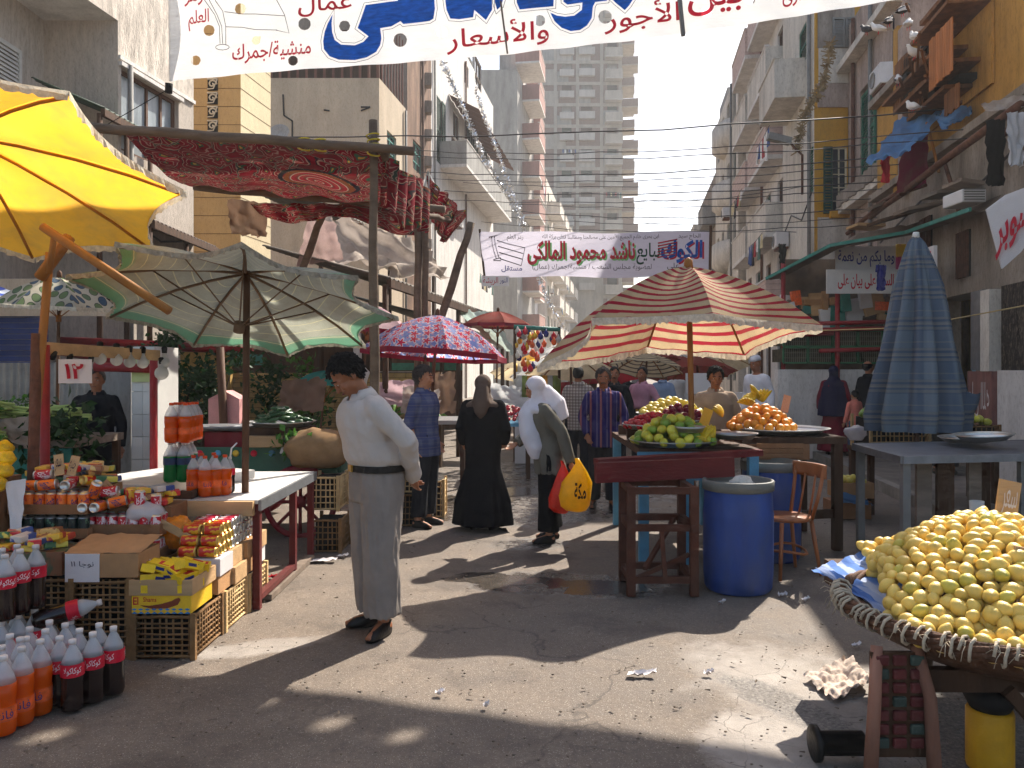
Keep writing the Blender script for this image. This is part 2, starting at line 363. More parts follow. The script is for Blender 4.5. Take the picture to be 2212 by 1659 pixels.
def win(f,r,parent,kind='casement',fm=None,dep=.12,glass=None,nx=2,ny=2,sh=None):
    """window in the opening r of wall f: frame mesh, panes as children, optional louvred shutters"""
    u0,z0,u1,z1=r; fm=fm or FRW; glass=glass or GLASS; w=u1-u0; h=z1-z0; t=min(.07,w*.09)
    mb=MB(); d0,d1=-dep-.03,-dep+.03
    f.box(mb,u0,z0,u0+t,z1,d0,d1); f.box(mb,u1-t,z0,u1,z1,d0,d1); f.box(mb,u0+t,z0,u1-t,z0+t,d0,d1); f.box(mb,u0+t,z1-t,u1-t,z1,d0,d1)
    for k in range(1,nx): x=u0+w*k/nx; f.box(mb,x-t*.4,z0+t,x+t*.4,z1-t,d0+.004,d1-.004)
    for k in range(1,ny): z=z0+h*k/ny; f.box(mb,u0+t,z-t*.35,u1-t,z+t*.35,d0+.008,d1-.008)
    o=mb.build('window',fm,parent,fix=False)
    pm=MB(); f.box(pm,u0+t*.5,z0+t*.5,u1-t*.5,z1-t*.5,-dep-.02,-dep-.012); pm.build('pane',glass,o,fix=False)
    if sh:
        sm,wd,open_=sh
        for sd_ in (-1,1):
            if open_: a,b=(u0-wd-.01,u0-.01) if sd_<0 else (u1+.01,u1+wd+.01); dd=.03
            else: a,b=(u0,(u0+u1)/2-.01) if sd_<0 else ((u0+u1)/2+.01,u1); dd=-.03
            louver(f,a,b,z0,z1,dd,sm,parent)
    return o
def louver(f,a,b,z0,z1,d,sm,parent,name='shutter'):
    mb=MB(); t=min(.07,(b-a)*.16)
    f.box(mb,a,z0,a+t,z1,d,d+.045); f.box(mb,b-t,z0,b,z1,d,d+.045); f.box(mb,a+t,z0,b-t,z0+t,d,d+.045); f.box(mb,a+t,z1-t,b-t,z1,d,d+.045); f.box(mb,a+t,(z0+z1)/2-t/2,b-t,(z0+z1)/2+t/2,d,d+.04)
    n=max(4,int((z1-z0)/.075))
    for k in range(n):
        z=z0+t+(z1-z0-2*t)*(k+.5)/n; hh=(z1-z0)/n*.5
        ps=[f.at(a+t*.9,z-hh,d+.036),f.at(b-t*.9,z-hh,d+.036),f.at(b-t*.9,z+hh*.7,d+.008),f.at(a+t*.9,z+hh*.7,d+.008)]
        mb.add(ps,[(0,1,2,3)])
    return mb.build(name,sm,parent,fix=False)
def body(parent,ps,z0,z1,mat,name='body',skip=()):
    """closed prism behind the facades (plan polygon ps)"""
    mb=MB(); n=len(ps)
    for k in range(n):
        if k in skip: continue
        a,b=ps[k],ps[(k+1)%n]; mb.add([(a[0],a[1],z0),(b[0],b[1],z0),(b[0],b[1],z1),(a[0],a[1],z1)],[(0,1,2,3)])
    mb.add([(p[0],p[1],z1) for p in ps],[tuple(range(n))]); return mb.build(name,mat,parent,fix=False)
def balcony(f,u0,u1,z,h,d,parent,pm,sm=None,rail=False,thick=.14):
    sm=sm or pm; mb=MB(); f.box(mb,u0,z-thick,u1,z,0.003,d); s=mb.build('balcony',sm,parent,fix=False)
    if not rail:
        mb=MB(); f.box(mb,u0,z+.002,u1,z+h,d-.1,d); f.box(mb,u0,z+.002,u0+.1,z+h,.003,d-.102); f.box(mb,u1-.1,z+.002,u1,z+h,.003,d-.102); mb.build('parapet',pm,s,fix=False)
        mb=MB(); f.box(mb,u0-.03,z+h+.002,u1+.03,z+h+.05,d-.13,d+.03); mb.build('coping',sm,s,fix=False)
    else:
        mb=MB(); f.box(mb,u0,z+h-.04,u1,z+h,d-.04,d)
        for k in range(int((u1-u0)/.13)+1): u=u0+.02+k*.13; f.box(mb,u-.012,z,u+.012,z+h-.04,d-.032,d-.008)
        for q in (u0,u1): f.box(mb,q-.02,z+h-.04,q+.02,z+h,.003,d-.042)
        mb.build('railing',pm,s,fix=False)
    return s
def plaster(name,col,streak=.35,sc_=5,dirt=.4,dcol=(96,84,72),bump=.5):
    def fn(nm):
        m,t,b=newmat(nm); v=tc(t); c=lin(col)
        a=noise_(t,v,sc_,4,.65,(1,1,.22)); g=noise_(t,v,26,3,.7,(1,1,.4)); d=noise_(t,v,.8,4,.7,(1,1,.55))
        cs=ramp_(t,a,[(.3,tuple(x*(1-streak) for x in c)),(.65,tuple(min(1,x*(1+streak*.4)) for x in c))])
        cs=mixc(t,ramp_(t,d,[(.5,0.),(.72,dirt)]),cs,lin(dcol))
        cs=mixc(t,ramp_(t,g,[(.32,.35),(.5,0.)]),cs,lin(dcol))
        finish(t,b,cs,.92,g,bump,.015,0,.1); return m
    return mat(name,fn)
# ---- buildings, right side ----------------------------------------------
def Rl(x0,Y): return (x0+.148*Y,Y)
OCH=plaster('ochre_wall',(186,140,72),.25,3,.45,(92,66,40)); STN=plaster('old_stone_wall',(156,143,130),.4,2.5,.6,(84,66,54),.8)
PNK=plaster('pink_brown_stucco',(176,156,144),.35,3,.5,(96,80,70),.7); YEL=plaster('yellow_paint_wall',(204,152,58),.15,2,.25,(150,110,60),.3)
CRM=plaster('cream_wall',(212,203,190),.25,3,.4,(128,110,92),.4); WHT=plaster('white_stucco_wall',(220,214,207),.2,3,.3,(150,136,124),.4)
GRYW=plaster('grey_cement_wall',(164,160,154),.3,2,.4,(110,104,98),.5); CHAR=plaster('charred_wall',(60,54,50),.6,3,.75,(168,150,128),.8)
MBL=plaster('pink_marble_panel',(138,96,88),.3,6,.3,(90,70,66),.2)
WOOD=M('loft_wood',(120,78,46),.85,var=.35,s=9,stretch=(1,1,.15),bump=.4,dirt=.35); WOODD=M('dark_wood',(74,50,34),.85,var=.35,s=9,stretch=(1,1,.15),dirt=.3)
WOODL=M('pale_wood',(186,150,108),.8,var=.25,s=8,stretch=(.2,1,1),bump=.3,dirt=.2); WOODG=M('grey_wood',(128,112,98),.85,var=.3,s=8,stretch=(.15,1,1),bump=.4,dirt=.3)
REDP=M('red_paint_metal',(140,34,38),.45,var=.2,s=9,dirt=.25,bump=.15); RUST=M('rusty_iron',(98,62,46),.8,var=.4,s=14,dirt=.4,bump=.5)
STEEL=M('grey_steel',(128,130,134),.42,.6,var=.2,s=7,dirt=.25,bump=.15); TEAL=M('teal_paint',(54,124,112),.6,var=.22,s=6,dirt=.35)
# near corner house with the pigeon loft
b1=thing('corner_house','old stone and ochre house with a wooden pigeon loft, nearest on the right','building',Rl(5.06,11)+(0,))
f1=Fac(Rl(5.06,5.5),SD,10.9,0,5.15); f1u=Fac(Rl(5.06,5.5),SD,10.9,5.15,7.05)
door=f1.rect(2008,640,2108,905); door=(door[0],.13,door[2],door[3]); f1.ops=[door]
f1.wall('wall',STN,b1,.5); f1u.wall('upper_wall',OCH,b1)
body(b1,[Rl(5.06,5.5),Rl(5.06,16.28),Rl(11,16.28),Rl(11,5.5)],0,7.05,OCH,'rear_walls',(0,))
mb=MB(); f1.box(mb,door[0],door[1],door[2],door[3],-2.2,-2.1); mb.build('doorway',DARK,b1,fix=False)
for z_ in (5.08,6.98): mb=MB(); f1.box(mb,0,z_,10.9,z_+.13,.004,.18); mb.build('cornice',STN,b1,fix=False)
SKY=M('sky_blue_paint',(116,170,190),.6,var=.15,s=4,dirt=.3)
r=f1.rect(2050,688,2086,838); mb=MB(); f1.box(mb,r[0],.15,r[2],r[3],-.4,-.34); mb.build('door_leaf',SKY,b1,fix=False)
r=f1.rect(2116,628,2142,800); mb=MB(); f1.box(mb,r[0],r[1],r[2],r[3],.004,.12); mb.build('display_case',STEEL,b1,fix=False)
r=f1.rect(2144,626,2164,802); mb=MB(); f1.box(mb,r[0],r[1],r[2],r[3],.004,.16); mb.build('pilaster',CRM,b1,fix=False)
r=f1.rect(2168,610,2240,800); mb=MB(); f1.box(mb,r[0],r[1],r[2],r[3],.004,.03); mb.build('charred_plaster',CHAR,b1,fix=False)
r=f1.rect(2112,802,2166,905); mb=MB(); f1.box(mb,r[0],.14,r[2],r[3],.004,.14); pn=mb.build('marble_panel',MBL,b1,fix=False)
SCR=M('chalk_white',(206,196,190),.9,var=.1,bump=0)
lettering('على الله',lambda u,v:f1.at(r[0]+.06+u*(r[2]-r[0]-.12),r[3]-.65+v*.5,.146),(0,0,1,1),SCR,pn)
r=f1.rect(2168,800,2240,905); mb=MB(); f1.box(mb,r[0],.14,r[2],r[3],.004,.08); mb.build('tile_dado',WHT,b1,fix=False)
for x0,x1,y0,y1 in ((2070,2098,500,600),(1990,2015,470,560)):
    r=f1.rect(x0,y0,x1,y1); mb=MB(); f1.box(mb,*r,.004,.02); g=mb.build('grille',DARK,b1,fix=False)
    mb=MB(); n=7
    for k in range(n): u=r[0]+(r[2]-r[0])*(k+.5)/n; f1.box(mb,u-.012,r[1],u+.012,r[3],.024,.05)
    mb.build('bars',RUST,g,fix=False)
# loft: boards, slatted coops, perches
lf=thing('pigeon_loft','wooden pigeon loft of slatted coops high on the ochre house wall','pigeon loft',f1u.at(6.5,4.9,.3))
def lbox(x0,y0,x1,y1,d0,d1,nm,m): r=f1u.rect(x0,y0,x1,y1); mb=MB(); f1u.box(mb,*r,d0,d1); return mb.build(nm,m,lf,fix=False)
lbox(1968,8,2150,250,.01,.05,'back_board',OCH)
for x0,y0,x1,y1,d in ((2056,40,2150,48,.62),(1968,158,2100,166,.5),(1968,116,2072,121,.3),(2000,178,2128,186,.52),(1968,238,2110,246,.45),(2060,-6,2150,4,.5)): lbox(x0,y0,x1,y1,.055,d,'shelf_board',WOOD)
def slats(x0,y0,x1,y1,d,n,m=None):
    r=f1u.rect(x0,y0,x1,y1); w=(r[2]-r[0])/n
    for k in range(n):
        mb=MB(); f1u.box(mb,r[0]+w*k+w*.12,r[1]-rnd.random()*.03,r[0]+w*(k+1)-w*.12,r[3]+rnd.random()*.03,d,d+.02); mb.build('slat',m or WOOD,lf,fix=False)
    for z in (r[1]+(r[3]-r[1])*.12,r[1]+(r[3]-r[1])*.85):
        mb=MB(); f1u.box(mb,r[0],z-.025,r[2],z+.025,d-.03,d-.002); mb.build('rail',WOODD,lf,fix=False)
slats(2094,60,2152,168,.55,10,M('orange_wood',(176,112,66),.8,var=.25,s=9,stretch=(1,1,.15))); slats(1970,122,2008,156,.28,8); slats(2014,124,2040,156,.28,5); slats(2105,190,2140,236,.4,8); slats(1972,190,1990,238,.32,4); slats(2010,188,2044,236,.34,6); slats(2070,10,2148,38,.45,12)
for x0,y0,x1,y1 in ((1990,122,2006,142),(2044,118,2060,140),(2030,92,2048,106),(1974,166,1998,186),(1992,194,2012,232),(2048,192,2064,220),(2076,14,2088,32),(2070,176,2120,190)): lbox(x0,y0,x1,y1,.056,.3,'nest_hole',DARK)
for a,b in (((2054,148),(2098,62)),((2046,165),(2072,118)),((2022,187),(2046,164)),((2083,160),(2102,100)),((2036,20),(2064,2)),((2062,225),(2100,195)),((2082,170),(2112,158))):
    p,q=f1u.px(*a),f1u.px(*b); mb=MB(); mb.beam(f1u.at(*p,.5),f1u.at(*q,.72),.035); mb.build('perch',WOOD,lf)
for x,w_,m in ((1962,10,PNK),(1946,9,OCH)): lbox(x-w_/2,60,x+w_/2,420,.01,.14 if m is PNK else .1,'pilaster',m)
# brown house with tall green shutters
b2=thing('brown_house','brown stuccoed house with tall green shutters behind the hanging blue tarpaulin','building',Rl(5.56,18)+(0,))
f2=Fac(Rl(5.56,16.3),SD,4.0,0,10.4); body(b2,[Rl(5.56,16.3),Rl(5.56,20.3),Rl(11,20.3),Rl(11,16.3)],0,10.4,PNK,'rear_walls',(0,))
r1=f2.rect(1857,184,1884,400); r2=f2.rect(1905,150,1922,280); f2.ops=[r1,r2]; f2.wall('wall',PNK,b2)
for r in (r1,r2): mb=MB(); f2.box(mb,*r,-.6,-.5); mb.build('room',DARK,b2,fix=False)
louver(f2,r1[0]-.5,r1[0],r1[1],r1[3],.05,GRN,b2); louver(f2,r1[0]+.05,r1[2],r1[1],r1[3]-.1,-.08,GRN,b2); louver(f2,r2[0],r2[2],r2[1],r2[3],-.08,FRG,b2)
for z_ in (5.6,9.2): mb=MB(); f2.box(mb,-.05,z_,4.05,z_+.17,.004,.3); mb.build('cornice',CRM,b2,fix=False)
mb=MB(); mb.tube([f2.at(1.9,0,.07),f2.at(1.9,10,.07)],.05,8); mb.build('downpipe',FRG,b2)
# projecting house with the yellow bay
b3=thing('yellow_bay_house','house with bright yellow bay wall and shuttered window beside the brown house','building',Rl(4.7,22)+(0,))
f3e=Fac((4.7+.148*20.3,20.3),(1,0),1.25,0,12.6); f3=Fac(Rl(4.7,20.3),SD,4.2,0,12.6)
body(b3,[(4.7+.148*20.3,20.3),Rl(4.7,24.45),Rl(11,24.45),(11,20.3)],0,12.6,CRM,'rear_walls',(0,3))
r=f3e.rect(1797,318,1830,462); f3e.ops=[r]; f3e.wall('yellow_wall',YEL,b3)
win(f3e,r,b3,'c',FRW,.06,nx=2,ny=5,sh=(GRND,.22,True))
f3b=Fac((4.7+.148*20.3,20.28),(1,0),1.25,0,12.6)
for x0,y0,x1,y1,m,nm in ((1766,180,1842,232,PNK,'brick_band'),(1768,105,1838,181,CRM,'plaster_panel'),(1766,470,1845,1100,CRM,'plaster_panel'),(1766,-60,1845,104,STN,'stone_panel')):
    q=f3b.rect(x0,y0,x1,y1); mb=MB(); f3b.box(mb,*q,.0,.03); mb.build(nm,m,b3,fix=False)
q=f3b.rect(1796,40,1850,104); louver(f3b,q[0],(q[0]+q[2])/2,q[1],q[3],.04,FRG,b3); louver(f3b,(q[0]+q[2])/2+.02,q[2],q[1],q[3],.04,FRG,b3)
q=f3b.rect(1790,456,1830,472); mb=MB(); f3b.box(mb,*q,.005,.16); mb.build('window_sill',YEL,b3,fix=False)
ra=f3.rect(1744,322,1757,420); rb=f3.rect(1726,60,1742,140); f3.ops=[ra,rb]; f3.wall('wall',CRM,b3)
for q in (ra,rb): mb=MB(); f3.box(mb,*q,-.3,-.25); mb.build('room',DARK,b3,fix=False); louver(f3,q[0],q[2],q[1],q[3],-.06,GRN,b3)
balcony(f3,1.0,3.6,f3.px(1735,205)[1],.9,.8,b3,CRM)
# the stone cornice that climbs across the three houses
cn=thing('old_balcony_brackets','row of old broken cornice stones under the brown house eaves','cornice',Rl(5.0,17)+(6.4,))
for k in range(11):
    y=16.6+k*.33; mb=MB(); c=Vector(Rl(5.38,y)+(5.9+.02*math.sin(k*3),)); mb.box(c,(.36,.2,.3),.148); mb.build('stone',STN,cn)
# white flats with siding parapets
def m_siding(name):
    m,t,b=newmat(name); v=tc(t); sx=t.nodes.new('ShaderNodeSeparateXYZ'); L(t,v,sx.inputs[0])
    fr=math_(t,'FRACT',math_(t,'MULTIPLY',sx.outputs[2],5.5)); n=noise_(t,v,6,5,.7)
    c=ramp_(t,n,[(.3,lin((176,148,138))),(.7,lin((208,184,172)))]); c=mixc(t,ramp_(t,fr,[(.0,.7),(.12,0.)]),c,lin((86,66,58)))
    finish(t,b,c,.85,fr,.4,.02); return m
SIDG=mat('pink_siding',m_siding); WHB=WHT
b4=thing('white_flats','white block of flats with pink banded balcony parapets right of the street','building',Rl(4.9,28)+(0,))
f4=Fac(Rl(4.9,24.5),SD,9.2,0,15.2); fl=2.45; ops=[]
for k in range(6):
    z=1.0+fl*k+.2
    for u in (1.0,3.2,5.5,7.6): ops.append((u,z,u+.95,z+1.75))
f4.ops=ops; f4.wall('wall',WHT,b4); body(b4,[Rl(4.9,24.5),Rl(4.9,33.6),Rl(11,33.6),(11,24.5)],0,15.2,CRM,'rear_walls',(0,))
for i,q in enumerate(ops): win(f4,q,b4,'c',FRB if i%3 else GRND,.1,nx=2,ny=1,glass=DARK if i%2 else GLASS)
for k in range(1,6):
    z=1.0+fl*k+.1
    for u0,u1 in ((.5,4.4),(5.0,8.8)): balcony(f4,u0,u1,z,.95,.62,b4,SIDG if k%2 else CRM,WHT)
# far right houses
b5=thing('beige_house','weathered beige house with curved bays far along on the right','building',Rl(4.6,38)+(0,))
f5=Fac(Rl(4.6,33.8),SD,9,0,14.6); ops=[]
for k in range(5):
    for u in (.8,3,5.2,7.2): ops.append((u,1.2+2.8*k,u+.9,2.9+2.8*k))
f5.ops=ops; f5.wall('wall',CRM,b5); body(b5,[Rl(4.6,33.8),Rl(4.6,42.7),Rl(12,42.7),(12,33.8)],0,14.6,CRM,'rear_walls',(0,))
for i,q in enumerate(ops): win(f5,q,b5,'c',GRND if i%3==0 else FRG,.1,nx=2,ny=1,glass=DARK)
for k in range(1,5):
    mb=MB(); zc=1.2+2.8*k; c=f5.at(4.4,0,0)
    mb.rings([(c.x,c.y,zc-.5,.3,.6),(c.x,c.y,zc-.1,.55,1.6),(c.x,c.y,zc+.9,.55,1.6),(c.x,c.y,zc+.9,.48,1.5),(c.x,c.y,zc,.48,1.5)],16); mb.build('curved_balcony',CRM,b5)
mb=MB(); f5.box(mb,5.5,14.6,8.9,15.6,-1.4,-.2); mb.build('roof_hut',GRYW,b5,fix=False)
b6=thing('grey_corner_house','grey house with green door shutters at the far end of the right side','building',Rl(4.7,46)+(0,))
f6=Fac(Rl(4.7,43),SD,12,0,12.5); ops=[(u,1+2.9*k,u+1,2.8+2.9*k) for k in range(4) for u in (1,4,7,9.8)]
f6.ops=ops; f6.wall('wall',STN,b6); body(b6,[Rl(4.7,43),Rl(4.7,54.8),Rl(14,54.8),(14,43)],0,12.5,GRYW,'rear_walls',(0,))
for i,q in enumerate(ops): win(f6,q,b6,'c',GRND,.1,nx=2,ny=1,glass=DARK)
for k in range(1,4): balcony(f6,.6,3.2,1.1+2.9*k,.9,.7,b6,GRYW); balcony(f6,6.6,9.2,1.1+2.9*k,.9,.7,b6,CRM)
# ---- buildings, left side -----------------------------------------------
ROUGH=plaster('rough_white_plaster',(214,202,188),.45,7,.2,(120,104,90),1.0); BEI=plaster('beige_stucco',(190,178,165),.2,10,.2,(130,112,96),.6)
c1=thing('plaster_house','pale rough plastered house with an open balcony at the upper left','building',Rl(-9,14)+(0,))
def Ll(Y,d=0): return (-9+d+.148*Y,Y)
fa=Fac(Ll(14),SD,2.45,0,7.17); wr=(fa.px(262,200)[0],5.55,fa.px(386,260)[0],7.02); fa.ops=[wr]; fa.wall('wall',BEI,c1,.2)
fb=Fac(Ll(8),SD,8.5,7.8,12); fb.wall('upper_wall',ROUGH,c1); fm=Fac(Ll(14),SD,2.45,7.17,7.8); fm.wall('band_wall',ROUGH,c1)
mb=MB(); fa.box(mb,0,7.13,2.45,7.2,.005,.05); mb.build('string_course',WHT,c1,fix=False)
fe=Fac(Ll(14),(-1,0),3,0,7.8); fe.wall('balcony_wall',BEI,c1)
xw=Ll(14)[0]-1.3; fs=Fac((xw,8),(0,1),6,0,7.8); dr=(4.0,5.0,4.5,7.0); fs.ops=[dr]; fs.wall('inner_wall',BEI,c1,.15)
mb=MB(); mb.add([Ll(8)+(7.8,),Ll(14)+(7.8,),(xw-.2,14,7.8),(xw-.2,8,7.8)],[(0,1,2,3)]); mb.build('ceiling',WHT,c1,fix=False)
mb=MB(); mb.poly([Ll(8)+(4.55,),Ll(14)+(4.55,),(xw-.2,14,4.55),(xw-.2,8,4.55)],.2,(0,0,1)); mb.build('balcony_slab',WHT,c1)
body(c1,[Ll(16.43),(-15,16.43),(-15,14.02),Ll(14.02,-.02)],0,7.8,BEI,'rear_walls',(1,2,3)); body(c1,[Ll(8),Ll(16.4),(-15,16.4),(-15,8)],7.8,12,ROUGH,'upper_body',(0,))
mb=MB(); fs.box(mb,*dr,-.4,-.35); mb.build('room',DARK,c1,fix=False)
BLS=M('shutter_blue',(92,124,140),.7,var=.15,dirt=.2); WSH=M('shutter_white',(206,202,194),.7,var=.1,dirt=.15)
louver(fs,dr[0]-.62,dr[0]-.02,dr[1],dr[3],.05,BLS,c1); louver(fs,dr[2]+.05,dr[2]+.72,dr[1],dr[3]-.05,.05,WSH,c1)
mb=MB(); q=P(95,30,12.6); mb.lathe([(.0,0),(.14,-.005),(.16,-.05),(.12,-.12),(0,-.13)],(q.x,q.y,7.8),16); mb.build('ceiling_lamp',FRW,c1)
CURT=M('window_curtain_glass',(150,158,162),.25,var=.3,s=3,stretch=(1,1,.2),bump=.1,spec=.5)
win(fa,wr,c1,'c',FRB,.12,nx=4,ny=1,glass=CURT)
mb=MB(); fa.box(mb,wr[0]-.08,wr[3]+.002,wr[2]+.08,wr[3]+.07,.004,.07); mb.build('lintel',WHT,c1,fix=False)
# ochre house with carved grille strip
TANS=plaster('tan_stone',(196,160,108),.1,2,.15,(160,124,84),.2); TANL=plaster('tan_block_wall',(194,177,154),.15,2,.3,(150,126,100),.3)
c2=thing('ochre_stone_house','ochre stone house with a strip of carved scroll grilles','building',(-6.8,19,0))
fo=Fac((-8.6,18.4),(1,0),8.6-6.27,0,11); fo.ops=[]; fo.wall('front_wall',TANS,c2)
fo2=Fac((-6.27,18.4),SD,1.55,0,11); fo2.wall('side_wall',plaster('tan_stone_sunlit',(222,204,168),.1,2,.15,(180,150,110),.2),c2); body(c2,[(-8.6,18.4),(-6.27,18.4),(-6.05,19.9),(-8.6,19.9)],0,11,TANS,'rear_walls',(0,1))  # sunlit side: paler copy of the tan stone, sunlight put into its colour
mb=MB()
for k in range(24): fo.box(mb,0,.6+k*.42,8.6-6.27,.612+k*.42,.002,.006); fo2.box(mb,0,.6+k*.42,1.55,.612+k*.42,.002,.006)
o=mb.build('course_joints',M('joint_dark',(110,84,54),.9),c2,fix=False); o['kind']='stuff'
SCRM=M('carved_stone',(206,190,166),.85,var=.15); 
for k in range(9):
    q=fo.rect(449,170+30*k-90,471,170+30*k-64); mb=MB(); fo.box(mb,*q,.004,.02); g=mb.build('grille_panel',DARK,c2,fix=False)
    cx_,cz=(q[0]+q[2])/2,(q[1]+q[3])/2; rr=(q[2]-q[0])/2; mb=MB()
    mb.tube([fo.at(cx_+rr*(.9-.08*j)*math.cos(j*.75),cz+rr*(.9-.08*j)*math.sin(j*.75),.045) for j in range(11)],.02,5); mb.tube([fo.at(cx_-rr,cz-rr,.045),fo.at(cx_+rr*.2,cz-rr*.9,.045),fo.at(cx_+rr,cz+rr,.045)],.016,5); mb.tube([fo.at(cx_-rr,cz+rr,.045),fo.at(cx_+rr,cz+rr,.045)],.02,5); mb.build('scroll',SCRM,g)
# tan block behind
c3=thing('tan_block_house','plain tan house with brown railings on its roof terrace, left of the street','building',(-6.5,29,0))
f7=Fac((-13,28.6),(1,0),13-4.77,0,12.15); f7.wall('front_wall',TANL,c3); f8=Fac((-4.77,28.6),SD,3.4,0,12.15); rr=[f8.rect(836,290,856,345)]; f8.ops=rr; f8.wall('side_wall',TANL,c3); win(f8,rr[0],c3,'c',TEAL,.1,nx=2,ny=4,glass=DARK)
body(c3,[(-13,28.6),(-4.77,28.6),(-4.27,32),(-13,32)],0,12.1,TANL,'rear_walls',(0,1))
RAILB=M('brown_railing',(112,72,58),.7)
for k in range(14):
    x=-9.0+k*.32; mb=MB(); mb.box((x,28.7,12.9),(.08,.06,1.5)); mb.build('rail_post',RAILB,c3)
mb=MB(); mb.box((-7,28.8,13.9),(4.4,.06,.1)); mb.box((-7,29.6,13.0),(4.4,.05,1.8)); mb.build('terrace_screen',WOODD,c3)
for k in range(9):
    p=f8.at(.1+k*.38,12.15); mb=MB(); mb.box(p+Vector((-.05,0,1.3)),(.05,.05,2.7)); mb.build('rail_post',RAILB,c3)
mb=MB(); 
for a,b in (((612,205),(614,250)),((614,250),(632,262)),((632,262),(632,330)),((700,238),(712,240)),((780,240),(800,232)),((780,232),(800,232))): mb.tube([f7.at(*f7.px(*a),.03),f7.at(*f7.px(*b),.03)],.03,5)
mb.build('wall_cables',DARK,c3)
mb=MB(); q=P(604,290,27.5); mb.lathe([(0,-.02),(.25,.02),(.36,.1),(.34,.11),(.2,.04),(0,.01)],q,18,mm=Matrix.Rotation(R(65),3,'X')); tag(mb.build('satellite_dish',GRYW,loc=q),'round satellite dish behind the red cloth canopy pole','satellite dish')
# decayed narrow house and white house
c4=thing('decayed_house','narrow decayed brick house squeezed beside the white house','building',Ll(34)+(0,))
f9=Fac(Ll(32.2),SD,3.9,0,18); f9.ops=[f9.rect(892,310,912,372)]; f9.wall('wall',plaster('decayed_brick',(140,112,94),.5,2,.7,(88,72,62),1.),c4); body(c4,[Ll(32.2),Ll(36),(-14,36),(-14,32.2)],0,18,STN,'rear_walls',(0,))
win(f9,f9.ops[0],c4,'c',TEAL,.1,nx=2,ny=3,glass=DARK)
mb=MB()
for k in range(9): z=6+k*1.2; mb.box(f9.at(2.9,z,.12),(.3,.5,.35+.2*rnd.random()),.148)
o=mb.build('broken_stones',STN,c4); o['kind']='stuff'
c5=thing('white_house','sunlit white house with tall green shutters left of the street','building',Ll(42)+(0,))
f10=Fac(Ll(36),SD,16.6,0,19); pxs=[(943,216,960,356),(979,246,992,300),(1008,265,1030,365),(1003,140,1012,185),(1026,130,1040,190),(975,300,992,372),(1040,300,1050,380)]
f10.ops=[f10.rect(*q) for q in pxs]; f10.wall('wall',WHT,c5); body(c5,[Ll(36),Ll(52.4),(-14,52.4),(-14,36)],0,19,WHT,'rear_walls',(0,))
for i,q in enumerate(f10.ops): 
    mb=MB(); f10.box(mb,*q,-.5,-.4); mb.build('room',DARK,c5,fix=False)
    if i in (0,2,6): louver(f10,q[0],q[0]+(q[2]-q[0])*.55,q[1],q[3],-.05,GRND,c5); louver(f10,q[0]+(q[2]-q[0])*.6,q[2],q[1],q[3],.02,GRND,c5)
    else: win(f10,q,c5,'c',FRB,.1,nx=2,ny=1)
q=f10.rect(950,372,1062,432); balcony(f10,q[0],q[2],q[1]+.4,1.1,1.3,c5,GRYW,WHT)
q=f10.rect(968,285,1060,315); mb=MB(); n=24
mb.grid(lambda u,v:f10.at(q[0]+(q[2]-q[0])*u,(q[3]+.3)-(v*.8)+.04*math.sin(u*n*3.1),.02+v*1.5),n*2,1,False); mb.build('awning',RUST,c5,solid=.02)
# blocks further down the street
def m_tower(name):
    m,t,b=newmat(name); v=tc(t); n=noise_(t,v,.35,6,.7); g=noise_(t,v,4,4,.7)
    br=t.nodes.new('ShaderNodeTexBrick'); br.inputs['Scale'].default_value=3.5; br.inputs['Color1'].default_value=lin((140,114,104))+(1,); br.inputs['Color2'].default_value=lin((154,126,114))+(1,); br.inputs['Mortar'].default_value=lin((120,110,100))+(1,)
    mp=t.nodes.new('ShaderNodeMapping'); mp.inputs['Rotation'].default_value=(R(90),0,0); L(t,v,mp.inputs[0]); L(t,mp.outputs[0],br.inputs[0])
    c=mixc(t,ramp_(t,g,[(.3,.3),(.6,0.)]),br.outputs[0],lin((100,84,76))); finish(t,b,c,.92,g,.4,.02); return m
BRK=mat('tower_brick',m_tower); CONC=plaster('tower_concrete',(184,174,160),.2,1.2,.35,(120,112,104),.4)
c6=thing('grey_block','bare grey cement block behind the white house','building',(-1,60,0))
f11=Fac((-3,60),(1,0),3.4,0,24.3); f11.wall('front_wall',GRYW,c6); body(c6,[(-3,60),(.4,60),(2.0,70),(-3,70)],0,24.3,GRYW,'rear_walls',(0,))
c7=thing('pink_flats','block of flats with pink balcony parapets left of the tall tower','building',(1,66,0))
f12=Fac(Ll(63.4),SD,14.5,0,27.6); f12e=Fac((-1.0,63.4),(1,0),Ll(63.4)[0]+1.0,0,27.6); f12e.wall('end_wall',GRYW,c7)
PKP=plaster('pink_parapet',(170,132,122),.2,2,.3,(120,96,90),.3); ops=[(u,2.0+3*k,u+1.6,3.9+3*k) for k in range(8) for u in (1.2,5,9)]
f12.ops=ops; f12.wall('wall',WHT,c7); body(c7,[Ll(63.4),Ll(77.7),(0,77.7),(-1,63.4)],0,27.6,GRYW,'rear_walls',(0,3))
for i,q in enumerate(ops): win(f12,q,c7,'c',FRB,.1,nx=2,ny=1,glass=DARK)
for k in range(9):
    balcony(f12,-.8,3.6,1.9+3*k,1.15,1.9,c7,PKP,WHT)
    balcony(f12,6,9.5,1.9+3*k,1.15,1.2,c7,PKP,WHT)
c8=thing('cream_low_block','low cream house with white balconies below the tall tower','building',Ll(85)+(0,))
f13=Fac(Ll(78,.8),SD,32,0,20.5); ops=[(u,2+3.1*k,u+1.4,4+3.1*k) for k in range(6) for u in (1.5,5,8.5,12,16,20,24,28)]
f13.ops=ops; f13.wall('wall',CRM,c8); body(c8,[Ll(78,.8),Ll(109,.8),(-6,109),(-6,78)],0,20.5,CRM,'rear_walls',(0,))
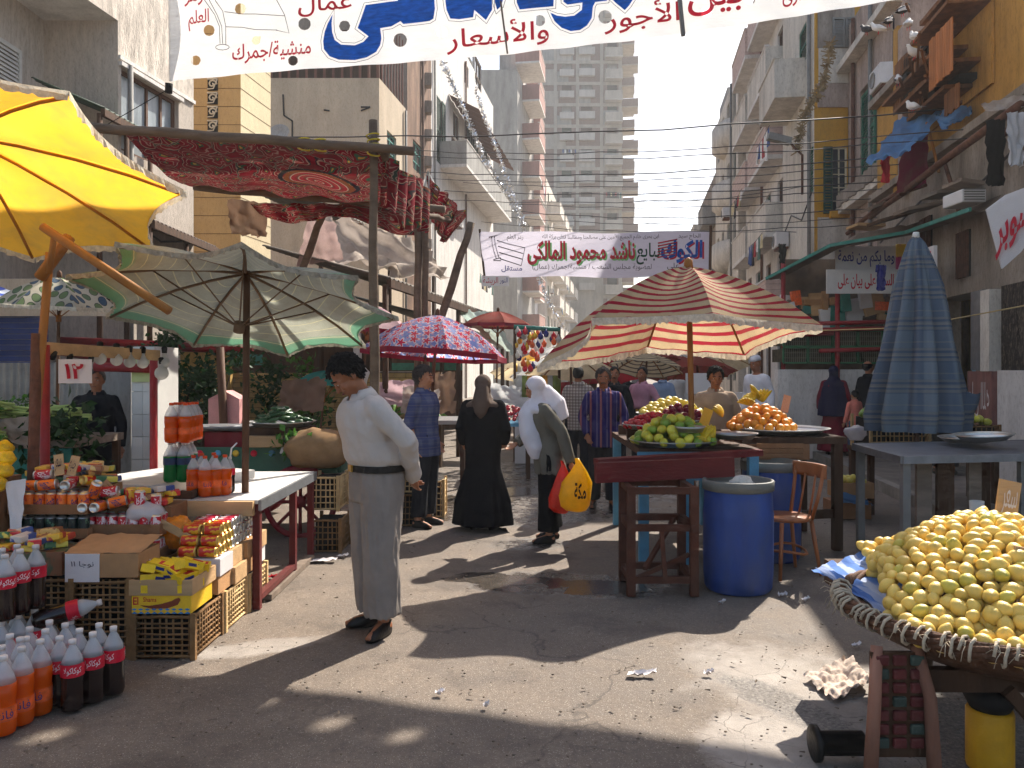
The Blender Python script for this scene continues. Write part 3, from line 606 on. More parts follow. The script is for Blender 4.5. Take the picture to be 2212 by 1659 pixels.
for i,q in enumerate(ops): win(f13,q,c8,'c',GRN if i%4==0 else FRG,.1,nx=2,ny=1,glass=DARK)
for k in range(1,6):
    for u in (.8,7.8,15,23): balcony(f13,u,u+5,1.8+3.1*k,1.0,1.3,c8,CRM,WHT)
LGTW=plaster('pale_tower_patch',(190,184,176),.2,2,.3,(140,130,120),.3)
tw=thing('brick_tower','tall unfinished brick and concrete tower block against the white sky','building',(10,112,0))
TX0,TX1,TY,TH=3.8,15.2,112.0,57.0
ft=Fac((TX0,TY),(1,0),TX1-TX0,0,TH); flh=3.0; ops=[]
for k in range(18):
    z=.6+flh*k
    if k>3: ops+= [(3.2,z+.6,4.6,z+2.4),(5.9,z+.6,7.5,z+2.4)]
    ops.append((9.6,z+.3,11.0,z+2.5))
ft.ops=ops; ft.wall('front_wall',BRK,tw,.5)
fts=Fac((TX1,TY),(.16,1),24,0,TH); fts.wall('side_wall',CONC,tw); body(tw,[(TX0,TY),(TX1,TY),(TX1+3.8,TY+24),(TX0,TY+24)],0,TH,CONC,'rear_walls',(0,1))
mb=MB()
for k in range(20): z=flh*k; ft.box(mb,0,z-.25,TX1-TX0,z+.2,.004,.1)
for u in (0,2.1,5.2,8.6,11.2): ft.box(mb,u-.02,0,u+.42,TH,.004,.14)
for k in range(0,8): # rendered lower bays
    ft.box(mb,2.5,flh*k,9,flh*k+2.8,.004,.06) if k<6 else None
mb.build('concrete_frame',CONC,tw,fix=False)
tq=random.Random(6); SHUTM=[GRYW,DARK,LGTW,DARK,GRND,FRB]
for i,q in enumerate(ops):
    mb=MB(); ft.box(mb,*q,-.52,-.48); mb.build('window',SHUTM[tq.randrange(6)],tw,fix=False)
for k in range(46):
    u_=(.5,2.55,5.65,9.05)[tq.randrange(4)]; z_=flh*tq.randrange(2,18)+.22; mb=MB(); ft.box(mb,u_,z_,u_+(1.5,2.5,2.8,2.0)[tq.randrange(4)]*.8,z_+2.4*tq.uniform(.5,1),.002,.03+.01*tq.random()); mb.build('patch_render',(CONC,LGTW,GRYW)[tq.randrange(3)],tw,fix=False)
LGT=plaster('pale_bay_plaster',(196,188,178),.15,2,.25,(150,140,130),.3)
for k in range(4,18):
    z=.6+flh*k
    mb=MB(); ft.box(mb,5.6,z+.3,7.8,z+1.3,.1,.7); mb.build('bay_box',LGT,tw,fix=False)
    mb=MB(); ft.box(mb,2.9,z+.3,4.9,z+1.2,.1,.6); mb.build('bay_box',LGT,tw,fix=False)
for k in range(18):
    balcony(ft,9.2,11.6,flh*k+.4,1.1,1.4,tw,CONC,LGT); z=flh*k+.4
    balcony(fts,2,5.5,z,1.1,2.0+.5*(k%2),tw,BRK,CONC); balcony(fts,12,16,z,1.1,1.8,tw,BRK,CONC)
# far closing houses
for i,(x0,x1,Y,h) in enumerate(((-6,3,140,16),(14,30,150,7),(30,60,160,12))):
    o=thing('far_house','low '+('cream','grey','tan')[i]+' house closing the far end of the street, '+('left','middle','right')[i]+' of three','building',((x0+x1)/2,Y,0),'far houses'); f=Fac((x0,Y),(1,0),x1-x0,0,h)
    f.ops=[(u,1+3*k,u+1.4,2.8+3*k) for k in range(int(h/3)) for u in [1+3*j for j in range(int((x1-x0-2)/3))]]; m_=(CRM,GRYW,TANL)[i]; f.wall('wall',m_,o); body(o,[(x0,Y),(x1,Y),(x1,Y+8),(x0,Y+8)],0,h,m_,'rear_walls',(0,))
    for q in f.ops: mb=MB(); f.box(mb,*q,-.3,-.25); mb.build('window',DARK,o,fix=False)
# ---- banners ------------------------------------------------------------
from mathutils.geometry import tessellate_polygon
def m_banner(name,col,tr):
    m,t,b=newmat(name); v=tc(t); n=noise_(t,v,2.2,5,.6,(1,1,2.5)); c=ramp_(t,n,[(.3,tuple(x*.9 for x in lin(col))),(.7,lin(col))])
    finish(t,b,c,.8,noise_(t,v,7,4,.6,(.35,1,1.6)),.7,.04,tr,.1); return m
BANM=mat('banner_cloth',lambda n:m_banner(n,(248,246,243),.34)); BAN2=mat('banner_cloth_lilac',lambda n:m_banner(n,(214,208,222),.4))
INKR=M('red_paint_ink',(196,44,62),.8,var=.12,s=12,bump=0,trans=.35); INKB=M('blue_paint_ink',(28,92,186),.6,var=.35,s=16,bump=.1,trans=.35,stretch=(.4,1,2)); INKK=M('pencil_black',(58,50,66),.8,bump=0,trans=.3); INKG=M('green_paint_ink',(24,74,56),.8,bump=0,trans=.3); INKGL=M('light_green_ink',(120,196,120),.8,bump=0,trans=.3); INKN=M('navy_ink',(44,48,128),.8,bump=0,trans=.3)
BT=[(352,176),(553,158),(830,138),(1106,117),(1383,85),(1659,46),(1920,2),(2120,-38)]
LP,RP=Vector((-4.82,11.0)),Vector((5.2,8.8))
def b_xy(px):
    k=(px-CX)/F; d=RP-LP; s=(k*LP.y-LP.x)/(d.x-k*d.y); return LP+d*s
def b_bot(px):
    for (x0,y0),(x1,y1) in zip(BT,BT[1:]):
        if px<=x1 or x1==BT[-1][0]: return y0+(y1-y0)*(px-x0)/(x1-x0)
BN=Vector((-(RP-LP).y,(RP-LP).x,0)).normalized()
if BN.y>0: BN=-BN
def b_at(px,h,off=0.):
    p=b_xy(px); z=CAMH+(HY-b_bot(px))/F*p.y
    w=.010*math.sin(px*.012+h*2)+.012*math.sin(px*.05+h*5)*math.exp(-h*6)
    q=Vector((p.x,p.y,z+h)); return q+BN*(off+w)
def b_px(px,py,off=.006):
    p=b_xy(px); z=CAMH+(HY-py)/F*p.y; return b_at(px,z-(CAMH+(HY-b_bot(px))/F*p.y),off)
bn=thing('banner','large white cloth banner with big blue letters hung across the top of the street','banner',(0,10,5))
holes=[(a,b,c*1.35) for a,b,c in [(452,66,9),(422,130,8),(554,88,7),(658,52,10),(634,132,8),(744,56,9),(864,86,11),(954,68,10),(1062,56,6),(1166,45,9),(1307,36,11),(520,20,9),(900,-60,10),(1240,-70,9),(700,-90,9)]]
for gx,gy in ((100,1590),(555,1520),(720,1558),(880,1585)):  # light spots on the street tell where the cloth has further holes
    q=G(gx,gy); d=RP-LP; k=1/math.tan(SEL); ax,ay=math.sin(SAZ),math.cos(SAZ); t_=((q.x-LP.x)*d.y-(q.y-LP.y)*d.x)/(ay*d.x-ax*d.y); bx,by=q.x+ax*t_,q.y+ay*t_; holes.append((CX+bx/by*F,HY-(t_/k-CAMH)/by*F,12))
mb=MB(); nu,nv=300,40; BH=1.95
def bfn(u,v):
    px=352+(2120-352)*u; h=BH*v
    p=b_xy(px); py=b_bot(px)-h/p.y*F
    for hx,hy,hr in holes:
        d=math.hypot(px-hx,py-hy)
        if d<hr*1.45 and d>hr*.55: # pull vertices near the rim onto it
            k=hr/d; px=hx+(px-hx)*k; py=hy+(py-hy)*k; p=b_xy(px); h=(b_bot(px)-py)/F*p.y; break
    q=b_at(px,h)
    if u<.004: q+=Vector((.1+.16*math.sin(min(h/.75,1.9)*1.6),0,0))
    return q
def bkeep(u,v):
    px=352+(2120-352)*u; p=b_xy(px); py=b_bot(px)-BH*v/p.y*F
    return not any(math.hypot(px-hx,py-hy)<hr*.95 for hx,hy,hr in holes)
mb.grid(bfn,nu,nv,True,bkeep); mb.build('cloth',BANM,bn,fix=False)
def painted(pts,m,parent,nm='painted_letter',fn=b_px,off=.016,outline=None,ow=3.,og=13.):
    tri=tessellate_polygon([[Vector((x,y,0)) for x,y in pts]]); mb=MB(); mb.add([fn(x,y,off) for x,y in pts],tri); o=mb.build(nm,m,parent,fix=False)
    if outline:
        n=len(pts); ar=sum(pts[i][0]*pts[(i+1)%n][1]-pts[(i+1)%n][0]*pts[i][1] for i in range(n)); sg=1 if ar>0 else -1; A=[];B=[]
        for i in range(n):
            a=Vector(pts[i-1]);b=Vector(pts[i]);c=Vector(pts[(i+1)%n]); n1=Vector(((b-a).y,-(b-a).x)).normalized()*sg; n2=Vector(((c-b).y,-(c-b).x)).normalized()*sg
            nn=(n1+n2); nn=nn.normalized()/max(.45,math.sqrt(max(.05,(1+n1.dot(n2))/2))); A.append(b+nn*og); B.append(b+nn*(og+ow))
        mb=MB(); mb.add([fn(p.x,p.y,off-.002) for p in A+B],[(i,(i+1)%n,n+(i+1)%n,n+i) for i in range(n)]); mb.build('letter_outline',outline,o,fix=False)
    return o
c2_=lambda L_,ox,oy=0:[(x*.25+ox,y*.25+oy) for x,y in L_]
BL=[c2_([(665,125),(625,205),(598,280),(585,360),(592,430),(640,490),(720,520),(860,525),(960,500),(1040,450),(1075,390),(1085,330),(1075,245),(1170,230),(1250,185),(1275,210),(1420,195),(1500,185),(1535,165),(1550,80),(1540,-60),(1540,-200),(1240,-200),(1228,10),(1170,15),(950,45),(910,160),(880,245),(975,315),(930,365),(860,395),(740,390),(685,350),(662,280),(657,200)],553),
 c2_([(1630,-120),(1638,0),(1650,90),(1682,165),(1760,172),(1880,155),(1890,92),(1990,180),(2045,90),(2040,-120)],553),c2_([(2062,-100),(2068,30),(2088,92),(2122,60),(2140,0),(2140,-100)],553),
 c2_([(36,-100),(45,30),(70,90),(200,75),(360,60),(365,-100)],1106),c2_([(440,-90),(446,20),(480,45),(610,25),(605,90),(540,140),(460,150),(390,140),(333,115),(370,190),(430,245),(510,275),(590,265),(650,225),(690,160),(700,60),(720,20),(820,8),(830,-90)],1106),c2_([(855,-90),(860,-10),(900,30),(975,90),(1012,50),(1050,-10),(1050,-90)],1106)]
for q in BL: painted(q,INKB,bn,outline=INKK,ow=1.0,og=4.5)
def btext(s,x0,y0,x1,y1,m,sl=0.,bold=.01): # pixel box, sl: rise of the base line from left to right (px)
    lettering(s,lambda u,v:b_px(x0+(x1-x0)*u,y0+(y1-y0)*v-sl*(u-.5),.012),(0,0,1,1),m,bn,'painted_word',True,bold)
for a in (('منشية/جمرك',503,134,673,90,INKR,14),('العلم',408,66,453,22,INKR,6),('عمال',645,34,760,-14,INKR,10),('والأسعار',965,108,1186,46,INKR,22),('الأجور',1306,66,1468,4,INKR,20),('بين',1486,32,1606,-30,INKR,14),('رمز',400,14,440,-20,INKR,4),('دارى',1690,14,1745,-30,INKR,8)): btext(*a)
def scrib(paths,fn,m,parent,r=.004,nm='pencil_drawing'):
    for pth in paths: mb=MB(); mb.tube([fn(x,y) for x,y in pth],r,4); mb.build(nm,m,parent)
k1=lambda L_:[(x*.25,y*.25) for x,y in L_]
scrib([k1([(1770,0),(1860,130),(1900,230),(1905,380)]),k1([(1790,-40),(1880,130),(1920,230),(1928,380)]),k1([(1860,0),(1930,100),(1955,230),(1955,390)]),k1([(1925+60*math.cos(a*.5),410+24*math.sin(a*.5)) for a in range(14)]),k1([(1945,105),(2100,125),(2212,125),(2462,140)]),k1([(1955,235),(2100,240),(2212,260),(2400,263)]),k1([(2392,0),(2462,130),(2502,290),(2392,265)])],b_px,INKK,bn)
mb=MB(); mb.beam(b_px(1466,-20,.03),b_px(1476,78,.03),.045); mb.build('batten',FRG,bn); mb=MB(); mb.beam(b_px(1083,5,.03),b_px(1097,117,.03),.022); mb.build('batten',WOODG,bn)
mb=MB(); mb.tube([b_px(364,179),b_px(361,200)],.05,6); mb.build('end_stick',DARK,bn)
mb=MB(); mb.tube([b_px(364,190),P(230,270,13.5)],.008,4); mb.build('guy_rope',DARK,bn)
# second banner
S2=18.0
def s_at(px,py,off=.0):
    u=(px-1035)/498; sag=.10*math.sin(math.pi*min(max(u,0),1))
    q=P(px,py,S2+.9*(.5-u)); q.z-=sag*.2; q.y-=off+.06*math.sin(u*9+py*.05); return q
b2_=thing('street_banner','smaller lilac white election banner with red and blue lettering across the street','banner',P(1284,550,S2))
mb=MB(); mb.grid(lambda u,v:s_at(1035+12*(v)*(1-u)+498*u,500+97*v+1.5*math.sin(u*14)),60,10); mb.build('cloth',BAN2,b2_,fix=False)
def stext(s,x0,y0,x1,y1,m,off=.012,bold=.0,nm='painted_word',sl=0): lettering(s,lambda u,v:s_at(x0+(x1-x0)*u,y0+(y1-y0)*v-sl*u,off),(0,0,1,1),m,b2_,nm,True,bold)
stext('ناشد محمود المالكى',1143,574,1374,522,INKGL,.010,.03,'letter_shadow'); stext('ناشد محمود المالكى',1139,571,1371,518,INKR,.014,.035); stext('نبايع',1374,570,1425,524,INKG,.014,.012); stext('الكوك',1427,567,1518,518,INKB,.016,.035); stext('الكوك',1431,570,1522,522,INKR,.012,.01,'letter_shadow')
stext('ابن بحرى خادم الجميع الأمين على مصالحنا ومطالبنا فعلى بركة الله',1171,518,1422,503,INKK); stext('الحاج سيد',1464,518,1512,505,INKK); stext('لعضوية مجلس الشعب / منشية/جمرك (عمال)',1150,583,1408,568,INKK); stext('على',1442,581,1468,566,INKK); stext('رمز العلم',1095,521,1130,506,INKK); stext('مستقل',1083,587,1128,572,INKN,.012,.02)
scrib([[(1062,512),(1072,558)],[(1068,511),(1078,556)],[(1056,513),(1074,508),(1056,513)],[(1066,560),(1082,556),(1082,562),(1066,562)],[(1074,520),(1134,534),(1126,572),(1080,558)],[(1076,532),(1130,546)],[(1078,545),(1128,558)]],s_at,INKK,b2_,.012)
scrib([[(1420,525+6*k),(1462,517+6*k)] for k in range(6)],lambda x,y:s_at(x,y,.006),INKR,b2_,.016,'red_stroke')
mb=MB(); mb.beam(s_at(1036,495),s_at(1048,612),.05); mb.build('batten',WOODD,b2_); mb=MB(); mb.beam(s_at(1534,488),s_at(1532,600),.05); mb.build('batten',WOODD,b2_)
# little signs below it
def card(name,label,cat,x0,y0,x1,y1,Y,m,t=.02,txt=None,tm=None,yaw=0.,group=None,bold=.0,inset=.08):
    c=P((x0+x1)/2,(y0+y1)/2,Y); w=(x1-x0)/F*Y; h=(y1-y0)/F*Y; ux=Vector((math.cos(yaw),math.sin(yaw),0))*(1/max(.3,math.cos(yaw))); nz=Vector((math.sin(yaw),-math.cos(yaw),0))
    o=thing(name,label,cat,c,group); mb=MB()
    ps=[c+ux*(w*(a-.5))+Vector((0,0,h*(b-.5))) for a,b in ((0,0),(1,0),(1,1),(0,1))]; mb.poly(ps,-t,nz); mb.build('board',m,o)
    for i,(s,b,mm) in enumerate(txt or []): lettering(s,lambda u,v:c+ux*(w*(u-.5))+Vector((0,0,h*(v-.5)))+nz*.004,b,mm,o,'painted_word',True,bold)
    return o
WSGN=M('sign_white',(212,208,206),.5,var=.08,s=3,dirt=.15)
card('hanging_sign','small white sign with red lettering hanging below the lilac banner','sign',1040,596,1100,618,17.5,WSGN,.02,[('الريشة',(.05,.1,.6,.9),INKR),('النور',(.66,.2,.95,.85),INKN)])
# ---- overhead wires and tinsel garlands ---------------------------------
WIRE=M('cable_black',(58,54,54),.6,var=.1,bump=0)
wl=[(270,288,15,2240,221,12),(820,322,22,2240,268,11),(830,333,22,2240,286,11),(900,372,24,2240,312,12),(905,385,24,2240,330,12),(1000,395,26,2240,352,13),(960,412,24,2240,366,14),(900,430,22,2240,380,14),(1100,440,24,2240,398,14),(1090,455,26,2000,442,16),(1100,470,26,2100,455,16),(1040,480,24,1960,478,16),(1360,432,40,1800,392,20),(1350,470,40,1720,500,22)]
for i,(a,b,Y0,c,d,Y1) in enumerate(wl):
    p,q=P(a,b,Y0),P(c,d,Y1); mb=MB(); n=14
    mb.tube([p.lerp(q,k/n)-Vector((0,0,.25*math.sin(math.pi*k/n)+.02*math.sin(k*2.3+i))) for k in range(n+1)],.009 if i%3 else .012,4)
    tag(mb.build('overhead_cable',WIRE),('highest','second highest','third highest','fourth from the top','fifth from the top','sixth from the top','seventh from the top','eighth from the top','ninth from the top','tenth from the top','eleventh from the top','lowest long','thin tilted far','lowest tilted far')[i]+' dark cable of those strung across the street','cable','cables across the street')
rp=[P(1740,715,11),P(1960,708,9.5),P(2240,655,8)]; mb=MB(); mb.tube(rp,.008,5); tag(mb.build('clothes_rope',M('rope_tan',(190,160,110),.9),loc=rp[1]),'pale rope stretched past the folded blue umbrella','rope')
FOIL=M('silver_foil',(226,228,232),.28,.9,var=.15,s=20,bump=.3)
def garland(pts,label,r=.09,n=520,gm=None,nm='tinsel_garland'):
    mb=MB(); segs=[(a,b) for a,b in zip(pts,pts[1:])]; ln=[(b-a).length for a,b in segs]; tot=sum(ln)
    mb.tube(pts,.012,4)
    for k in range(n):
        d=rnd.random()*tot
        for (a,b),l_ in zip(segs,ln):
            if d<=l_: c=a.lerp(b,d/l_); break
            d-=l_
        e=Vector((rnd.gauss(0,1),rnd.gauss(0,1),rnd.gauss(0,1))).normalized(); s_=e.cross(Vector((rnd.random(),rnd.random(),rnd.random()))).normalized(); w_=.018; q=c+e*r*(.6+.6*rnd.random())
        mb.add([c-s_*w_,c+s_*w_,q+s_*w_*.7,q-s_*w_*.7],[(0,1,2,3)])
    tag(mb.build(nm,gm or FOIL,loc=pts[0],fix=False),label,'garland','tinsel garlands')
garland([P(950,120,18),P(990,210,19),P(1045,340,21),P(1095,420,22),P(1130,485,23),P(1150,560,23),P(1180,640,24),P(1215,705,25)],'long silver tinsel garland hanging from the white house past the lilac banner',.10,900)
garland([P(1027,190,30),P(1045,250,29),P(1068,310,27),P(1100,400,25),P(1132,478,24)],'short silver tinsel garland hanging right beside the longer one',.11,500)
garland([P(1795,92,18),P(1782,170,18.3),P(1765,205,18.6),P(1740,240,19),P(1720,330,19)],'dry straw like garland hanging by the brown house',.16,420,M('straw_dry',(150,128,92),.9,var=.3),'straw_garland')
# ---- umbrellas and cloth canopies ---------------------------------------
def cloth_uv(name,fn,trans=.45):
    def mk(nm):
        m,t,b=newmat(nm); uv=tc(t,'UV'); sx=t.nodes.new('ShaderNodeSeparateXYZ'); L(t,uv,sx.inputs[0]); ob=tc(t)
        c=fn(t,uv,sx,ob); d=noise_(t,ob,3,6,.7); c=mixc(t,ramp_(t,d,[(.45,0.),(.8,.45)]),c,lin((120,104,84)))
        finish(t,b,c,.85,noise_(t,ob,120,2),.1,.004,trans,.1); return m
    return mat(name,mk)
def f_plain(col,col2=None):
    def fn(t,uv,sx,ob): n=noise_(t,ob,2.5,5,.6); return ramp_(t,n,[(.3,lin(col)),(.75,lin(col2 or tuple(int(x*.86) for x in col)))])
    return fn
def f_stripe(a,b,n,duty,wob=.0):
    def fn(t,uv,sx,ob):
        x=math_(t,'MULTIPLY',sx.outputs[1],n); x=math_(t,'ADD',x,math_(t,'MULTIPLY',noise_(t,ob,2,3),.25))
        fr=math_(t,'FRACT',x); k=ramp_(t,fr,[(duty-.03,1.),(duty+.03,0.)]); nn=noise_(t,ob,4,4)
        return mixc(t,k,ramp_(t,nn,[(.3,lin(b)),(.7,tuple(x*.85 for x in lin(b)))]),lin(a))
    return fn
def vor_shape(t,uv,scale,rad,pts=5,amp=.38,rand=.75):
    mp=t.nodes.new('ShaderNodeVectorMath'); mp.operation='SCALE'; mp.inputs['Scale'].default_value=scale; L(t,uv,mp.inputs[0])
    vo=t.nodes.new('ShaderNodeTexVoronoi'); vo.voronoi_dimensions='2D'; vo.inputs['Scale'].default_value=1; vo.inputs['Randomness'].default_value=rand; L(t,mp.outputs[0],vo.inputs['Vector'])
    sb=t.nodes.new('ShaderNodeVectorMath'); sb.operation='SUBTRACT'; L(t,mp.outputs[0],sb.inputs[0]); L(t,vo.outputs['Position'],sb.inputs[1])
    s3=t.nodes.new('ShaderNodeSeparateXYZ'); L(t,sb.outputs[0],s3.inputs[0])
    an=math_(t,'ARCTAN2',s3.outputs[1],s3.outputs[0]); r=math_(t,'SQRT',math_(t,'ADD',math_(t,'MULTIPLY',s3.outputs[0],s3.outputs[0]),math_(t,'MULTIPLY',s3.outputs[1],s3.outputs[1])))
    st=math_(t,'MULTIPLY_ADD',math_(t,'COSINE',math_(t,'MULTIPLY',an,pts)),amp,1.) if pts else 1.0
    return (math_(t,'DIVIDE',r,st) if pts else r),vo
def f_stars(t,uv,sx,ob):
    d,vo=vor_shape(t,ob,8.5,.3,5,.42,.6); d2,_=vor_shape(t,ob,17,.3,5,.42,.8)
    base=ramp_(t,noise_(t,ob,8,3),[(.4,lin((110,124,186))),(.6,lin((156,168,214)))])
    c=mixc(t,ramp_(t,d2,[(.2,.7),(.22,0.)]),base,lin((226,180,196))); c=mixc(t,ramp_(t,d2,[(.1,1.),(.12,0.)]),c,lin((216,90,116)))
    c=mixc(t,ramp_(t,d,[(.40,1.),(.43,0.)]),c,lin((236,214,214))); return mixc(t,ramp_(t,d,[(.27,1.),(.30,0.)]),c,lin((206,52,84)))
def f_dots(t,uv,sx,ob):
    d,vo=vor_shape(t,ob,8.5,.3,0,0,.25); col=mixc(t,ramp_(t,vo.outputs['Color'],[(.45,0.),(.5,1.)]),lin((84,104,124)),lin((120,140,96)))
    c=mixc(t,ramp_(t,d,[(.38,1.),(.41,0.)]),lin((206,198,176)),lin((60,64,60))); return mixc(t,ramp_(t,d,[(.33,1.),(.36,0.)]),c,col)
def f_khay(t,uv,sx,ob):
    """red applique tent cloth: scrolls outlined in cream and black, a central medallion, a border of blocks"""
    wz=t.nodes.new('ShaderNodeTexNoise'); wz.inputs['Scale'].default_value=3.2; wz.inputs['Detail'].default_value=2; L(t,uv,wz.inputs[0])
    va=t.nodes.new('ShaderNodeVectorMath'); va.operation='MULTIPLY_ADD'; L(t,wz.outputs['Color'],va.inputs[0]); va.inputs[1].default_value=(.35,.35,0); L(t,uv,va.inputs[2])
    d,vo=vor_shape(t,va.outputs[0],3.6,.4,3,.25,.8)
    red=ramp_(t,noise_(t,uv,5,3),[(.35,lin((104,14,28))),(.7,lin((140,20,38)))])
    c=mixc(t,ramp_(t,d,[(.55,0.),(.57,1.),(.60,1.),(.62,0.)]),red,lin((40,34,40)))
    c=mixc(t,ramp_(t,d,[(.50,0.),(.52,1.),(.545,1.),(.56,0.)]),c,lin((170,140,120)))
    c=mixc(t,ramp_(t,d,[(.30,0.),(.32,1.),(.345,1.),(.36,0.)]),c,lin((160,124,110)))
    c=mixc(t,ramp_(t,d,[(.13,1.),(.16,0.)]),c,lin((44,84,62))); c=mixc(t,ramp_(t,d,[(.05,1.),(.07,0.)]),c,lin((190,140,60)))
    vx=t.nodes.new('ShaderNodeTexVoronoi'); vx.feature='DISTANCE_TO_EDGE'; vx.inputs['Scale'].default_value=2.1; L(t,va.outputs[0],vx.inputs[0])
    c=mixc(t,ramp_(t,vx.outputs[0],[(.0,1.),(.012,1.),(.018,0.)]),c,lin((176,150,130))); c=mixc(t,ramp_(t,vx.outputs[0],[(.0,1.),(.008,1.),(.012,0.)]),c,lin((36,60,50)))
    # medallion
    mp=t.nodes.new('ShaderNodeMapping'); mp.vector_type='TEXTURE'; mp.inputs['Location'].default_value=(2.05,.95,0); mp.inputs['Scale'].default_value=(.62,.42,1); L(t,uv,mp.inputs[0])
    ln=t.nodes.new('ShaderNodeVectorMath'); ln.operation='LENGTH'; L(t,mp.outputs[0],ln.inputs[0]); q=ln.outputs['Value']
    rg=ramp_(t,math_(t,'FRACT',math_(t,'MULTIPLY',q,6.)),[(.45,lin((150,34,48))),(.5,lin((196,168,140))),(.7,lin((60,50,70))),(.72,lin((120,40,36)))])
    c=mixc(t,ramp_(t,q,[(.62,1.),(.64,0.)]),c,rg); c=mixc(t,ramp_(t,q,[(.62,0.),(.64,1.),(.72,1.),(.74,0.)]),c,lin((120,66,34))); c=mixc(t,ramp_(t,q,[(.74,0.),(.76,1.),(.84,1.),(.86,0.)]),c,lin((34,34,40)))
    return c
U_YEL=cloth_uv('umbrella_yellow',f_plain((242,186,62),(234,172,48)),.6); U_GRN=None
def f_green(t,uv,sx,ob):
    fr=math_(t,'FRACT',math_(t,'MULTIPLY',sx.outputs[1],9)); base=ramp_(t,noise_(t,ob,2,5,.7),[(.35,lin((148,150,136))),(.7,lin((180,180,164)))])
    base=mixc(t,ramp_(t,sx.outputs[1],[(.86,0.),(.92,.8)]),base,lin((84,150,118))); return mixc(t,ramp_(t,fr,[(.0,1.),(.05,1.),(.07,0.)]),base,lin((206,200,160)))
U_GRN=cloth_uv('umbrella_green',f_green,.36); U_STR=cloth_uv('umbrella_striped',f_stripe((170,46,62),(214,190,150),11,.38),.36); U_STAR=cloth_uv('umbrella_stars',f_stars,.55); U_DOT=cloth_uv('umbrella_dots',f_dots,.4)
U_PNK=cloth_uv('umbrella_pink',f_plain((226,190,196)),.4); U_MAR=cloth_uv('umbrella_maroon',f_plain((150,62,52)),.35); U_CRM=cloth_uv('umbrella_cream',f_plain((226,206,168)),.5); U_WHT=cloth_uv('umbrella_white',f_plain((226,226,224)),.5); U_RED=cloth_uv('umbrella_red',f_plain((196,52,66)),.4); U_BLU=cloth_uv('umbrella_blue',f_stripe((60,84,170),(206,212,226),3,.5),.4); U_TEAL=cloth_uv('umbrella_teal',f_plain((40,150,140)),.4)
U_STR2=cloth_uv('umbrella_rings',f_stripe((90,76,70),(206,186,150),7,.3),.4)
UW=M('umbrella_wood',(150,98,48),.7,var=.3,s=10,stretch=(1,1,.2),bump=.25); UWD=M('umbrella_pole_brown',(96,66,46),.75,var=.3,s=10,stretch=(1,1,.2),dirt=.3); FRINGE=M('fringe_cream',(216,206,186),.95,var=.25,s=30,bump=.6,trans=.3)
